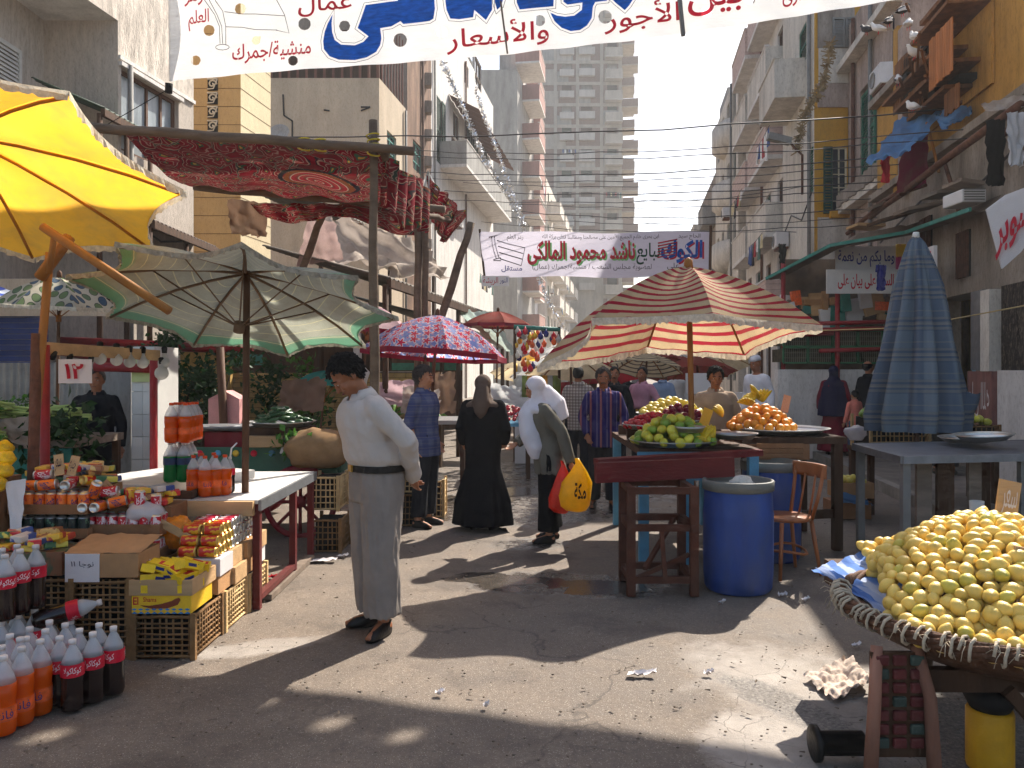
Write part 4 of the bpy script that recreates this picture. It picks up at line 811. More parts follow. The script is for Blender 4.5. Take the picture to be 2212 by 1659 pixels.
def umbrella(label,C,Rr,n,drop,axis,m,rot=0.,scal=.12,sag=.05,pole=None,rim=.0,fringe=None,struts=True,polem=None,ribm=None,nm='market_umbrella',group='market umbrellas',pr=.025,rimm=None,cofs=None,rag=.0,hub=.35,corners=None):
    """C apex; axis leaning of the shaft; cofs: extra offsets of the canopy corners"""
    C=Vector(C); z=Vector(axis).normalized(); x=Vector((1,0,0)); x=(x-z*x.dot(z)).normalized(); y=z.cross(x); polem=polem or UWD; ribm=ribm or UW
    o=thing(nm,label,'umbrella',Vector((C.x,C.y,0)) if pole is None else Vector(pole),group)
    def ridge(k,r,dn=0.):
        a=rot+2*math.pi*k/n; p=C+(x*math.cos(a)+y*math.sin(a))*Rr*r-z*(drop*(.35*r+.65*r**2.2)+dn)
        if corners:
            e=Vector(corners[k%n]); p=C.lerp(e,r)+Vector((0,0,1))*(C.z-e.z)*(r-(.35*r+.65*r**2.2))-z*dn
        return p
    mb=MB(); uv=[]; nr,ns=12,8
    for k in range(n):
        base=len(mb.v)
        for i in range(nr+1):
            r=i/nr
            for j in range(ns+1):
                s=j/ns; w=4*s*(1-s); p=ridge(k,r).lerp(ridge(k+1,r),s); mid=C-z*drop*(.35*r+.65*r**2.2) if not corners else C-Vector((0,0,(C.z-(ridge(k,1).z+ridge(k+1,1).z)/2)*(.35*r+.65*r**2.2)))
                p=p.lerp(mid,scal*w*r*r)-z*(sag*w*math.sin(math.pi*r)); 
                p+=z*.012*mnoise.noise(p*4)*r
                if i==nr: p+=z*(rag*mnoise.noise(p*9)) 
                mb.v.append(p); uv.append((s,r))
        fs=[]
        for i in range(nr):
            for j in range(ns):
                a=base+i*(ns+1)+j; mb.f.append((a,a+1,a+ns+2,a+ns+1)); mb.mi.append(0); mb.sm.append(True)
    mb.uv=uv; cn=mb.build('canopy',m,o,fix=False)
    if fringe or rimm:
        mb=MB(); h=fringe or .05
        for k in range(n):
            N_=44
            e=[]
            for j in range(N_+1):
                s=j/N_; w=4*s*(1-s); p=ridge(k,1.).lerp(ridge(k+1,1.),s); mid=(C-z*drop if not corners else C-Vector((0,0,C.z-(ridge(k,1).z+ridge(k+1,1).z)/2))); p=p.lerp(mid,scal*w)+(p-mid).normalized()*.004
                e.append(p)
            up=Vector((0,0,1))
            vs=[]
            for p in e:
                dn=h*(.75+.5*rnd.random()) if fringe else h; vs+= [p+up*.012,p-up*dn+(Vector((rnd.random()-.5,rnd.random()-.5,0))*.02 if fringe else Vector((0,0,0)))]
            mb.add(vs,[(2*j,2*j+2,2*j+3,2*j+1) for j in range(N_)])
        mb.build('fringe' if fringe else 'border',rimm or FRINGE,cn,fix=False)
    for k in range(n):
        mb=MB(); mb.tube([ridge(k,r,.015+.01) for r in (0.03,.25,.5,.75,.97)],.011,5); rb=mb.build('rib',ribm,o)
        if struts: mb=MB(); mb.tube([ridge(k,.55,.03),C-z*(drop*.35+hub)],.006,4); mb.build('strut',ribm,rb)
    bot=Vector(pole) if pole is not None else C-z*(C.z/z.z)
    mb=MB(); top=C+z*.04; mb.tube([bot,bot.lerp(top,.5),top],pr,10); mb.build('pole',polem,o)
    if struts: mb=MB(); c=C-z*(drop*.35+hub); mb.tube([c-z*.04,c+z*.04],pr*1.6,10); mb.build('runner',ribm,o)
    mb=MB(); mb.tube([C-z*.03,C+z*.05,C+z*.075],[pr*1.7,pr*1.5,.006],10); mb.build('finial',polem,o)
    return o
A=lambda tx,ty:(tx,ty,1)
# big yellow one, underside towards us
ya=(.02,.30,1); yc=P(-85,285,4.95)
umbrella('large faded yellow umbrella overhanging the drinks stall, ribs and underside showing',yc,1.36,8,.25,ya,U_YEL,R(11),.10,.06,pole=(yc.x-.35,5.4,0),fringe=.035,rag=.02,struts=False,ribm=M('yellow_rib',(170,110,30),.8,var=.2))
bm_=thing('umbrella_boom','ochre wooden boom and bracket under the yellow umbrella','boom',P(80,1000,5.1)); OW=M('orange_wood_pole',(158,104,48),.7,var=.25,s=9,stretch=(1,1,.2))
for nm,a,b,r_,m_ in (('boom',P(92,490,4.7),P(366,672,4.6),.026,OW),('post',P(108,545,5.05),P(68,1010,5.15),.026,OW),('sleeve',P(80,720,5.08),Vector((P(62,1050,5.15).x,5.15,0)),.034,RUST),('knee_brace',P(150,512,4.95),P(86,600,5.0),.036,OW),('peg',P(118,500,4.8),P(106,590,4.9),.018,OW)):
    mb=MB(); mb.tube([a,a.lerp(b,.5),b],r_,8); mb.build(nm,m_,bm_)
gc=P(532,585,6.05)
umbrella('big sun faded green umbrella with pale stripes above the drinks table',gc,1.16,9,.30,(.02,.30,1),U_GRN,R(8),.16,.07,pole=(gc.x+.12,5.65,0),fringe=.022,rag=.035,ribm=M('rib_grey_brown',(112,88,66),.8,var=.3),rimm=M('fringe_grey',(160,152,136),.95,var=.3,s=30,bump=.6,trans=.2))
sc_=P(1487,574,7.1); 
umbrella('red and cream striped umbrella shading the guava stall',sc_,1.3,6,.55,(0,.02,1),U_STR,0,.14,.07,pole=(sc_.x+.02,6.95,0),fringe=.05,rag=.03,struts=False,polem=UW,corners=[P(1776,705,7.2),P(1610,768,8.3),P(1397,752,8.35),P(1161,792,7.1),P(1278,690,6.55),P(1540,680,6.5)])
tc_=P(945,680,9.3)
umbrella('blue umbrella printed with red stars behind the two women',tc_,.86,8,.46,(.06,.05,1),U_STAR,R(14),.05,.02,fringe=None,rimm=M('maroon_binding',(132,24,48),.8),struts=False,ribm=UWD,pr=.018)
umbrella('grey blue dotted umbrella at the far left behind the yellow one',P(128,598,9.0),.66,7,.34,(.05,-.06,1),U_DOT,R(5),.1,.04,fringe=.03,pr=.018)
umbrella('pale pink umbrella half hidden behind the green one',P(800,655,11),.62,8,.36,(.1,0,1),U_PNK,R(20),.08,.02,pr=.018,rimm=MATS['maroon_binding'])
umbrella('small maroon umbrella beyond the starred one',P(1076,672,15),.66,8,.26,(.02,0,1),U_MAR,R(12),.08,.03,pr=.018,rimm=MATS['maroon_binding'])
umbrella('blue and white umbrella cut by the left edge of the photo',P(-30,612,10),.55,8,.25,(0,0,1),U_BLU,0,.08,.03,pr=.018)
umbrella('small teal parasol behind the bowing man',P(705,800,11.5),.42,8,.2,(.1,0,1),U_TEAL,0,.08,.03,pr=.015)
# far ones beyond the striped umbrella
far=[(1262,735,21,1.05,U_WHT,'white'),(1302,752,19,.9,U_RED,'red'),(1345,738,24,1.1,U_PNK,'pink'),(1232,748,17,.9,U_CRM,'cream'),(1398,748,17,.75,U_STR2,'ring striped'),(1372,745,26,1.2,U_CRM,'wide cream'),(1322,728,30,1.4,U_WHT,'broad white'),(1440,752,24,1.0,U_MAR,'dull maroon'),(1420,738,32,1.2,U_YEL,'yellow'),(1505,755,20,.9,U_MAR,'dark red'),(1275,728,34,1.5,U_BLU,'blue striped'),(1180,760,20,.9,U_WHT,'low white'),(1225,730,28,1.2,U_WHT,'bright white'),(1460,742,30,1.2,U_WHT,'plain white'),(1540,748,26,1.1,U_CRM,'sandy'),(1135,762,24,1.0,U_CRM,'dusty cream'),(1200,742,36,1.3,U_PNK,'faint pink'),(1160,748,30,1.1,U_YEL,'faded yellow'),(1245,752,40,1.5,U_WHT,'distant white')]
for i,(px,py,Y,r_,m_,nm) in enumerate(far):
    umbrella(nm+' umbrella in the far market crowd'+(', beside the white one' if i==1 else ''),P(px,py+16,Y*.86),r_*.95,8,r_*.4,(.12*math.sin(i*2.1),.30+.1*math.cos(i),1),m_,R(i*13),.08,.03,struts=False,pr=.018,group='umbrellas in the far market')
# folded blue plaid umbrella
def m_plaid(name,a,b,c_,sx_,sz_,wrap=False):
    def mk(nm):
        m,t,bs=newmat(nm); v=tc(t); s3=t.nodes.new('ShaderNodeSeparateXYZ'); L(t,v,s3.inputs[0])
        ax=math_(t,'MULTIPLY',s3.outputs[0],sx_) if not wrap else math_(t,'MULTIPLY',math_(t,'ARCTAN2',s3.outputs[1],s3.outputs[0]),sx_)
        fx=ramp_(t,math_(t,'FRACT',ax),[(.35,0.),(.4,1.),(.8,1.),(.85,0.)]); fz=ramp_(t,math_(t,'FRACT',math_(t,'MULTIPLY',s3.outputs[2],sz_)),[(.35,0.),(.4,1.),(.8,1.),(.85,0.)]); fz2=ramp_(t,math_(t,'FRACT',math_(t,'MULTIPLY',s3.outputs[2],sz_*6)),[(.4,0.),(.5,.6)]); fl=ramp_(t,math_(t,'FRACT',math_(t,'MULTIPLY',s3.outputs[2],sz_)),[(.0,.9),(.05,0.),(.55,0.),(.58,.9),(.62,0.)])
        c=mixc(t,math_(t,'MULTIPLY',fx,.55),lin(a),lin(b)); c=mixc(t,math_(t,'MULTIPLY',fz,.55),c,lin(b)); c=mixc(t,math_(t,'MULTIPLY',fl,.6) ,c,lin(c_))
        if wrap: c=mixc(t,math_(t,'MULTIPLY',math_(t,'MULTIPLY',fz2,fz),.7),c,lin(c_))
        finish(t,bs,c,.85,noise_(t,v,90,2),.1,.004,.12,.1); return m
    return mat(name,mk)
fu=thing('folded_umbrella','tall folded blue plaid umbrella standing by the grey metal table','umbrella',P(1990,1000,8.4)*Vector((1,1,0)) if False else (P(1990,1000,8.4).x,8.4,0))
PLB=m_plaid('blue_plaid_cloth',(112,124,134),(70,84,106),(146,142,130),1.1,3.1,True); fx_,fy_=P(1990,900,8.4).x,8.4; cx0=P(1978,900,8.4).x
zt=P(1980,512,8.4).z; zb=P(1980,930,8.4).z; mb=MB()
prof=[(0,.035),(.03,.075),(.1,.12),(.25,.19),(.45,.26),(.65,.33),(.8,.38),(.92,.42),(1.0,.40)]
def fmod(a,i): 
    k=min(1,.25+prof[i][0]*3); return 1+k*(.42*(abs(math.sin(4.5*a+.25*math.sin(i*.8)+.4*math.sin(2*a)))-.6)+.10*math.sin(13*a+i*.5)+.05*mnoise.noise((math.cos(a)*2,math.sin(a)*2,i*.5)))
mb.rings([(cx0+.02*math.sin(q*5)+.03*q,fy_,zt+(zb-zt)*q+0.0,r_*1.12,r_*.9) for q,r_ in prof],108,False,True,fmod); mb.build('canopy',PLB,fu)
mb=MB(); mb.grid(lambda u,v:Vector((cx0+.22+.42*u*(1-.2*v)+.02*math.sin(v*9),fy_-.05+.1*math.sin(u*6+v*3),zb+.62-.75*v*(.55+.45*u)-.25*u+.05*math.sin(u*7))),14,12); mb.build('loose_flap',PLB,fu)
mb=MB(); mb.tube([(cx0+.02,fy_,0),(cx0,fy_,zt+.02)],.025,8); mb.build('pole',UWD,fu); mb=MB(); mb.tube([(cx0,fy_,zt-.01),(cx0+.005,fy_,zt+.05)],[.04,.03],10); mb.build('cap',M('cap_white',(226,224,216),.5),fu)
# red applique canopy with poles
KH=cloth_uv('applique_cloth',f_khay,.22); LOG=M('log_pole',(112,94,78),.9,var=.3,s=9,stretch=(.3,1,1),bump=.6,dirt=.3)
kc=thing('cloth_canopy','red patterned applique cloth canopy stretched on log poles above the stalls','canopy',(-2.8,9,0))
K=[P(262,282,7.5),P(824,322,7.5),P(842,446,10.6),P(420,402,10.6)]
mb=MB(); uv=[]; nu,nv=44,24
def kf(u,v):
    p=K[0].lerp(K[1],u).lerp(K[3].lerp(K[2],u),v); p.z-=.10*math.sin(math.pi*v)*(1+.3*math.sin(u*9))+.04*math.sin(u*23+v*3)*v; p+=Vector((0,0,.03*mnoise.noise((u*6,v*6,1)))); return p
mb.grid(kf,nu,nv); mb.uv=[(i/nu*2.9,j/nv*2.2) for j in range(nv+1) for i in range(nu+1)]; mb.build('cloth',KH,kc,fix=False)
for nm,nuv,fn in (('side_drape',(40,16),lambda u,v:P(826,330,7.6).lerp(P(922,405,9.2),u).lerp(P(822,442,7.9).lerp(P(926,496,9.2),u),v)+Vector((.05*math.sin(u*34+v*2),.06*math.cos(u*31),.03*math.sin(u*11)-.12*math.sin(u*3.1)*v))),('rear_drape',(30,8),lambda u,v:P(540,440,10.5).lerp(P(900,440,10.4),u).lerp(P(560,462,10.5).lerp(P(918,500,10.2),u),v)+Vector((0,.05*math.sin(u*40),-.08*math.sin(u*9)*v)))):
    mb=MB(); mb.grid(fn,*nuv); a,b=nuv; mb.uv=[(.4+i/a*1.6,1.2+j/b*.8) for j in range(b+1) for i in range(a+1)]; mb.build(nm,KH,kc,fix=False)
for a,b,r0,r1,nm in ((P(150,272,7.45),P(892,326,7.35),.05,.042,'cross_log'),(P(806,262,7.6),Vector((P(806,262,7.6).x+.02,7.6,0)),.042,.05,'post'),(P(420,405,10.6),P(960,452,10.3),.05,.05,'rear_log'),(P(830,330,7.5),P(850,445,10.6),.04,.04,'side_log'),(P(903,470,10.2),Vector((P(903,470,10.2).x,10.2,0)),.05,.055,'post'),(P(918,480,10.15),Vector((P(918,480,10.15).x+.02,10.15,0)),.045,.045,'post'),(P(1018,482,10.4),P(940,730,10.4),.05,.055,'brace'),(P(985,480,10.8),P(905,460,9.6),.035,.035,'tie_log'),(P(705,440,10.6),P(640,620,10.8),.05,.05,'brace')):
    mb=MB(); a,b=Vector(a),Vector(b); n=7; mb.tube([a.lerp(b,k/n)+Vector((.008*math.sin(k*2),0,.008*math.cos(k*3))) for k in range(n+1)],[r0+(r1-r0)*k/n+.003*math.sin(k*5) for k in range(n+1)],9); mb.build(nm,LOG,kc)
YR=M('yellow_rope',(214,190,60),.8)
for c in (P(806,322,7.45),P(806,300,7.55),P(690,312,7.42),P(655,310,7.42)):
    mb=MB(); mb.tube([c+Vector((.06*math.cos(a*.7)*(1+.1*math.sin(a)),.06*math.sin(a*.7)-.0,.006*a-.06)) for a in range(22)],.008,4); mb.build('lashing',YR,kc)
# second smaller cloth beyond it
k2=thing('red_cloth_pennant','small red cloth bunched and hanging as a point beyond the canopy','cloth',P(960,470,10.6))
mb=MB(); mb.grid(lambda u,v:P(920,378,10.6).lerp(P(1012,468,10.6),u).lerp(P(930,470,10.5).lerp(P(962,532,10.5),u),v)+Vector((.03*math.sin(u*30),.07*math.sin(u*26+v*4),.03*math.sin(u*15))),30,14); mb.uv=[(.3+i/30*1.2,.4+j/14*.9) for j in range(15) for i in range(31)]; mb.build('cloth',KH,k2,fix=False)
mb=MB(); mb.grid(lambda u,v:P(925,368,10.65).lerp(P(905,410,10.6),v).lerp(P(925,368,10.65).lerp(P(948,412,10.6),v),u)+Vector((0,.05*math.sin(u*20),0)),12,8); mb.build('white_tip',U_WHT,k2,fix=False)
def sheet(name,label,cat,pts,m,nu=22,nv=16,amp=.06,seed=0,group=None,uvs=(1,1)):
    """loose cloth between four corners with crumples"""
    a,b,c,d=[Vector(p) for p in pts]; mb=MB(); n=(b-a).cross(d-a).normalized(); cc=(a+b+c+d)/4
    def fn(u,v):
        p=a.lerp(b,u).lerp(d.lerp(c,u),v); e=math.sin(math.pi*u)*math.sin(math.pi*v)
        p+=n*amp*(mnoise.noise((u*5+seed,v*5,seed))*.9+.5*mnoise.noise((u*12,v*12+seed,1.)))+Vector((0,0,-amp*.8*e)); w=mnoise.noise((u*7,v*7,seed+5))*amp*.6
        if u in(0,1) or v in (0,1): p+=Vector((w,0,w))
        return p
    mb.grid(fn,nu,nv); mb.uv=[(i/nu*uvs[0],j/nv*uvs[1]) for j in range(nv+1) for i in range(nu+1)]
    return tag(mb.build(name,m,loc=cc,fix=False),label,cat,group)
TARP=cloth_uv('tarp_greybeige',f_plain((190,176,164),(150,136,126)),.3); TARPB=cloth_uv('tarp_blue',f_plain((110,152,196),(84,126,176)),.3); TARPM=cloth_uv('cloth_maroon',f_plain((120,34,60)),.2); MINT=cloth_uv('tarp_mint',f_plain((206,226,214)),.45)
sheet('tarpaulin','crumpled greyish tarpaulin over the roofs left of the star umbrella','tarpaulin',[P(655,462,12.5),P(800,478,12.5),P(960,590,13.5),P(700,560,11.5)],TARP,26,18,.16,1)
sheet('tarpaulin','torn beige tarpaulin sagging between the post and the lean-to roof','tarpaulin',[P(820,500,13),P(900,520,14),P(975,600,14.5),P(840,600,12.5)],TARP,22,14,.14,4)
sheet('tarpaulin','brown rag tarpaulin hanging below the rear log of the red canopy','tarpaulin',[P(490,428,10.7),P(580,440,10.7),P(575,512,10.7),P(500,505,10.7)],cloth_uv('rag_brown',f_plain((140,112,92)),.25),14,10,.07,7)
sheet('tarpaulin','pinkish grey tarpaulin hung like a curtain behind the pole','tarpaulin',[P(665,470,11.4),P(722,480,11.4),P(742,560,11.5),P(640,575,11.5)],cloth_uv('tarp_pinkgrey',f_plain((200,172,166)),.3),14,10,.07,9)
sheet('tarpaulin','pale mint tarpaulin sloping under the small maroon umbrella','tarpaulin',[P(985,672,15.5),P(1062,672,16),P(1118,770,16),P(1060,740,14.5)],MINT,14,12,.08,3)
sheet('tarpaulin','sky blue tarpaulin slung over the awning frame by the brown house','tarpaulin',[P(1872,352,12.8),P(1944,258,13.4),P(2040,240,12.6),P(1962,328,12.0)],TARPB,22,18,.12,2)
sheet('tarpaulin','end of a blue tarpaulin folded above the stone wall under the pigeon loft','tarpaulin',[P(2018,246,12.4),P(2098,228,11.6),P(2100,246,11.4),P(2034,280,12.0)],TARPB,16,12,.08,6)
sheet('hanging_cloth','plain maroon cloth hanging below the sky blue tarpaulin','cloth',[P(1946,330,13.2),P(2006,290,12.8),P(2002,402,12.8),P(1936,418,13.2)],TARPM,12,12,.05,8)
sheet('tarpaulin','pale grey sheet lying on the awning at the right edge','tarpaulin',[P(2118,225,10.5),P(2225,200,9.5),P(2225,232,9.2),P(2130,240,10.2)],TARP,14,10,.06,12)
# ---- drinks stall -------------------------------------------------------
def liquid(name,col,tr=.45): return M(name,col,.12,var=.12,s=4,bump=0,trans=tr,spec=.6,rv=.06)
ORA=liquid('orange_soda',(240,104,12),.55); COLA=liquid('dark_cola',(34,20,18),.05); GRS=liquid('green_bottle',(30,140,70),.5)
def m_clear(nm):
    m,t,b=newmat(nm); b.inputs['Base Color'].default_value=(.8,.8,.8,1); finish(t,b,None,.08,noise_(t,tc(t),30,2),.15,.01,0,.7); tr=t.nodes.new('ShaderNodeBsdfTransparent'); tr.inputs[0].default_value=(.9,.9,.9,1); mx=t.nodes.new('ShaderNodeMixShader'); mx.inputs[0].default_value=.62; L(t,b.outputs[0],mx.inputs[1]); L(t,tr.outputs[0],mx.inputs[2]); L(t,mx.outputs[0],t.nodes['Material Output'].inputs[0]); return m
CLR=mat('clear_plastic',m_clear)
CAPW=M('cap_plastic_white',(216,206,200),.5,var=.05); CAPO=M('cap_plastic_orange',(216,74,28),.5,var=.05); LBR=M('label_red',(206,28,52),.45,var=.1,s=12); LBO=M('label_orange',(226,96,40),.45,var=.25,s=25); LBD=M('label_green_dark',(40,60,90),.45,var=.3,s=25); LW=M('print_white',(232,226,226),.6,bump=0,var=.05); LNV=M('print_navy',(40,44,110),.6,bump=0,var=.05)
KRAFT=M('kraft_card',(178,134,92),.9,var=.15,s=6,bump=.15,dirt=.25); KRAFTD=M('kraft_card_dark',(140,98,66),.9,var=.2,s=6,dirt=.3); PAPER=M('paper_white',(216,208,206),.85,var=.06,s=4,bump=.1); SHRINK=M('shrink_film',(220,214,214),.12,var=.1,bump=.3,bs=14,trans=.5,spec=.6)
def cyl(r,z0,z1,R_=.0,fn_=None):
    return None
def bottle_into(parent,lm,cm,lb,x,y,h=.33,r=.05,text=None,tm=None,z=0.,nm='bottle',n=14,lz=(.5,.68)):
    """one bottle as a part: body, with cap and label as sub-parts"""
    mb=MB(); mb.m=0; mb.lathe([(r*.55,z),(r*.9,z+.008),(r,z+.03),(r*.97,z+h*.28),(r*.93,z+h*.4),(r,z+h*.52),(r*.99,z+h*.66)],(x,y,0),n); mb.m=1; mb.lathe([(r*.99,z+h*.66),(r*.8,z+h*.76),(r*.45,z+h*.87),(r*.3,z+h*.91),(r*.29,z+h*.95)],(x,y,0),n)
    b=mb.build(nm,[lm,CLR],parent,fix=False)
    mb=MB(); mb.lathe([(r*.33,z+h*.935),(r*.34,z+h*.995),(r*.28,z+h)],(x,y,0),10); mb.build('cap',cm,b,fix=False)
    mb=MB(); mb.lathe([(r*1.012,z+h*lz[0]),(r*1.012,z+h*lz[1])],(x,y,0),n,False); mb.build('label',lb,b,fix=False)
    if text:
        for k in range(2):
            a0=-1.9+k*2.6+((x*91+y*57+z*13)%1-.5)*1.6
            lettering(text,lambda u,v:Vector((x+r*1.03*math.cos(a0+u*1.5),y+r*1.03*math.sin(a0+u*1.5),z+h*(lz[0]+(lz[1]-lz[0])*(.2+.6*v)))),(0,0,1,1),tm or LW,b,'print',text[0]>'\u0600',.0)
    return b
_jq=random.Random(2)
def jit0(a): return _jq.uniform(-a,a)
def pack(name,label,cat,nx,ny,lm,cm,lb,h=.33,r=.05,text=None,tm=None,film=True,group='shrink wrapped bottle packs',nm='bottle',lz=(.5,.68)):
    o=thing(name,label,cat,(0,0,0),group)
    for i in range(nx):
        for j in range(ny): bottle_into(o,lm,cm,lb,(i-(nx-1)/2)*r*2.02+jit0(.003),(j-(ny-1)/2)*r*2.02+jit0(.003),h*(1+jit0(.012)),r,text,tm,nm=nm,lz=lz)
    return o
CB='كوكاكولا'
pk=Proto(lambda:pack('cola_bottle_pack','six pack of large dark cola bottles at the front left on the street','bottle pack',2,3,COLA,CAPW,LBR,.345,.053,CB))
gp=lambda x,y,z=0:P(x,y,CAMH*F/(y-HY)) if z==0 else None
def at(px,Y,z): return Vector(((px-CX)/F*Y,Y,z))
pk.put(at(186,3.98,.004),(0,0,R(-28)))
pk.put(at(20,4.25,.004),(0,0,R(-12)),'cola bottle pack lying under the other one at the left edge')
pk.put(at(24,4.25,.352),(0,0,R(-8)),'cola bottle pack stacked on another pack at the left edge')
def _lone():
    o=thing('cola_bottle','dark cola bottle lying on its side against the palm crates','bottle'); bottle_into(o,COLA,CAPW,LBR,0,0,.345,.053,CB); return o
lb_=_lone(); lb_.location=at(70,4.34,.28); lb_.rotation_euler=(R(78),R(0),R(112))
sup=thing('cola_bottle_pack','cola bottle row half hidden below the bottle lying on its side','bottle pack',at(118,4.45,.004),'shrink wrapped bottle packs'); 
for i in range(3): bottle_into(sup,COLA,CAPW,LBR,at(118,4.45,0).x+(i-1)*.108-OFF[sup].x+OFF[sup].x,4.42,.26,.05,nm='bottle')
po=Proto(lambda:pack('orange_bottle_pack','six pack of orange soda bottles at the lower left corner','bottle pack',2,3,ORA,CAPW,LBO,.36,.053,'فانتا',LNV,lz=(.2,.38)))
po.put(at(26,3.72,.004),(0,0,R(-10))); po.put(at(82,3.98,.004),(0,0,R(-20)),'six pack of orange soda bottles behind the corner pack, beside the cola')
# palm rib crates
PALM=M('palm_rib',(124,92,58),.85,var=.3,s=12,bump=.4); PALML=M('palm_rib_pale',(196,164,116),.85,var=.25,s=12,bump=.4)
def palm_crate(name,label,x0,x1,y0,y1,z0,z1,group='palm rib crates',nh=8,nvv=9,m=PALM,sides=('f','r')):
    o=thing(name,label,'crate',((x0+x1)/2,(y0+y1)/2,z0),group); r=.008
    def lat(a,b,nm_):
        # lattice between plan points a and b
        a,b=Vector(a+(0,)),Vector(b+(0,)); Ln=(b-a).length
        for k in range(nh):
            z=z0+.012+(z1-z0-.024)*k/(nh-1); mb=MB(); mb.tube([a+Vector((0,0,z+.003*math.sin(k*5))),a.lerp(b,.5)+Vector((0,0,z+.006*math.sin(k*3))),b+Vector((0,0,z))],r*(1.3 if k in (0,nh-1) else .8),5); mb.build('rib',m,o)
        n=max(3,int(Ln/.36*nvv))
        for k in range(n):
            p=a.lerp(b,(k+.25+.5*((k*.618)%1)*.4)/n); mb=MB(); mb.tube([p+Vector((0,.006,z0)),p+Vector((.004*math.sin(k),.006,z1))],r*.8,5); mb.build('upright',m,o)
    e=.012
    lat((x0,y0),(x1,y0),'f'); lat((x1,y0+e),(x1,y1),'r')
    for x,y in ((x0,y0),(x1,y0),(x1,y1),(x0,y1)): mb=MB(); mb.box((x,y,(z0+z1)/2),(.03,.03,z1-z0+.02)); mb.build('corner_post',m,o)
    mb=MB(); mb.b2((x0+.03,y0+.05,z0+.01),(x1-.03,y1-.03,z1-.02)); mb.build('load',DARK,o)
    return o
palm_crate('palm_crate','palm rib crate under the yellow printed box',-2.16,-1.82,4.55,4.98,.004,.25)
palm_crate('palm_crate','middle palm rib crate of the sunlit row at the stall corner',-2.16,-1.81,5.02,5.4,.004,.25,m=PALML)
palm_crate('palm_crate','farthest palm rib crate of the sunlit row at the stall corner',-2.16,-1.80,5.44,5.82,.004,.25,m=PALML)
palm_crate('palm_crate','tall palm rib crate under the paper covered carton',-2.52,-2.19,4.56,4.95,.004,.45,nh=13)
palm_crate('palm_crate','tall palm rib crate behind the cola bottles',-2.92,-2.56,4.6,4.98,.004,.45,nh=13)
# cartons and boxes
def carton(name,label,cat,x0,x1,y0,y1,z0,z1,m,group='cartons of the drinks stall',rz=0,open_=False,t=.012):
    o=thing(name,label,cat,((x0+x1)/2,(y0+y1)/2,z0),group); mb=MB()
    if not open_: mb.b2((x0,y0,z0),(x1,y1,z1))
    else:
        mb.b2((x0,y0,z0),(x1,y1,z0+t)); mb.b2((x0,y0,z0+t),(x1,y0+t,z1)); mb.b2((x0,y1-t,z0+t),(x1,y1,z1)); mb.b2((x0,y0+t,z0+t),(x0+t,y1-t,z1)); mb.b2((x1-t,y0+t,z0+t),(x1,y1-t,z1))
    mb.build('box',m,o,bev=.003 if not open_ else 0); o.rotation_euler[2]=rz; return o
YBX=M('yellow_print_card',(222,176,40),.6,var=.1,s=8)
el=carton('printed_box','yellow box printed with a brown boat and blue waves on the palm crate','box',-2.17,-1.83,4.54,4.86,.262,.365,YBX)
EF=lambda u,v:Vector((-2.17+.34*u,4.5375,.262+.103*v)); INKBR=M('print_brown',(126,60,36),.7,bump=0); INKRD=M('print_red',(190,50,40),.7,bump=0); INKWV=M('print_wave_blue',(60,130,190),.6,bump=0)
lettering('El',EF,(.03,.5,.12,.92),INKRD,el,'print',False,.02); lettering('Shams',EF,(.2,.66,.42,.92),INKRD,el,'print',False,.01)
mb=MB(); mb.add([EF(u,v) for u,v in ((.12,.52),(.2,.4),(.35,.28),(.6,.3),(.78,.5),(.83,.78),(.8,.9),(.74,.84),(.68,.72),(.5,.55),(.3,.45),(.16,.48))],[tuple(range(12))]); mb.build('print',INKBR,el,fix=False)
mb=MB()
for k in range(9): mb.add([Vector((-2.17+.34*(k+.05)/9,4.5372,.264)),Vector((-2.17+.34*(k+.5)/9,4.5372,.276)),Vector((-2.17+.34*(k+.95)/9,4.5372,.264)),Vector((-2.17+.34*(k+.5)/9,4.5372,.2625))],[(0,1,2,3)]); mb.add([Vector((-2.17+.34*(k+.0)/9,4.5371,.288)),Vector((-2.17+.34*(k+.45)/9,4.5371,.28)),Vector((-2.17+.34*(k+.9)/9,4.5371,.288)),Vector((-2.17+.34*(k+.45)/9,4.5371,.294))],[(0,1,2,3)])
o=mb.build('wave_print',INKWV,el,fix=False); o['kind']='stuff'
tr=thing('wooden_tray','shallow wooden tray heaped with yellow packets','tray',(-2.0,4.7,.366)); t_=.012
for nm,p,q in (('front_board',(-2.18,4.53,.368),(-1.82,4.545,.455)),('side_board',(-1.835,4.546,.368),(-1.82,4.9,.455)),('side_board',(-2.18,4.546,.368),(-2.165,4.9,.455)),('back_board',(-2.164,4.885,.368),(-1.836,4.9,.455)),('base_board',(-2.164,4.546,.368),(-1.836,4.884,.38))): mb=MB(); mb.b2(p,q); mb.build(nm,WOODL,tr)
YPK=M('yellow_packet',(232,190,34),.5,var=.12,s=18,rv=.08); 
def mk_packet():
    mb=MB(); mb.box((0,0,.022),(.125,.075,.044)); o=mb.build('yellow_packet',YPK,loc=(0,0,0)); tag(o,'small yellow packet heaped in the wooden tray of the drinks stall','packet','yellow packets in the tray')
    mb=MB(); mb.box((0,-.0382,.022),(.07,.001,.018)); mb.build('print',LNV,o); mb=MB(); mb.box((.02,.0,.0445),(.06,.05,.001)); mb.build('print',INKRD,o); return o
pp=Proto(mk_packet); pr_=random.Random(4)
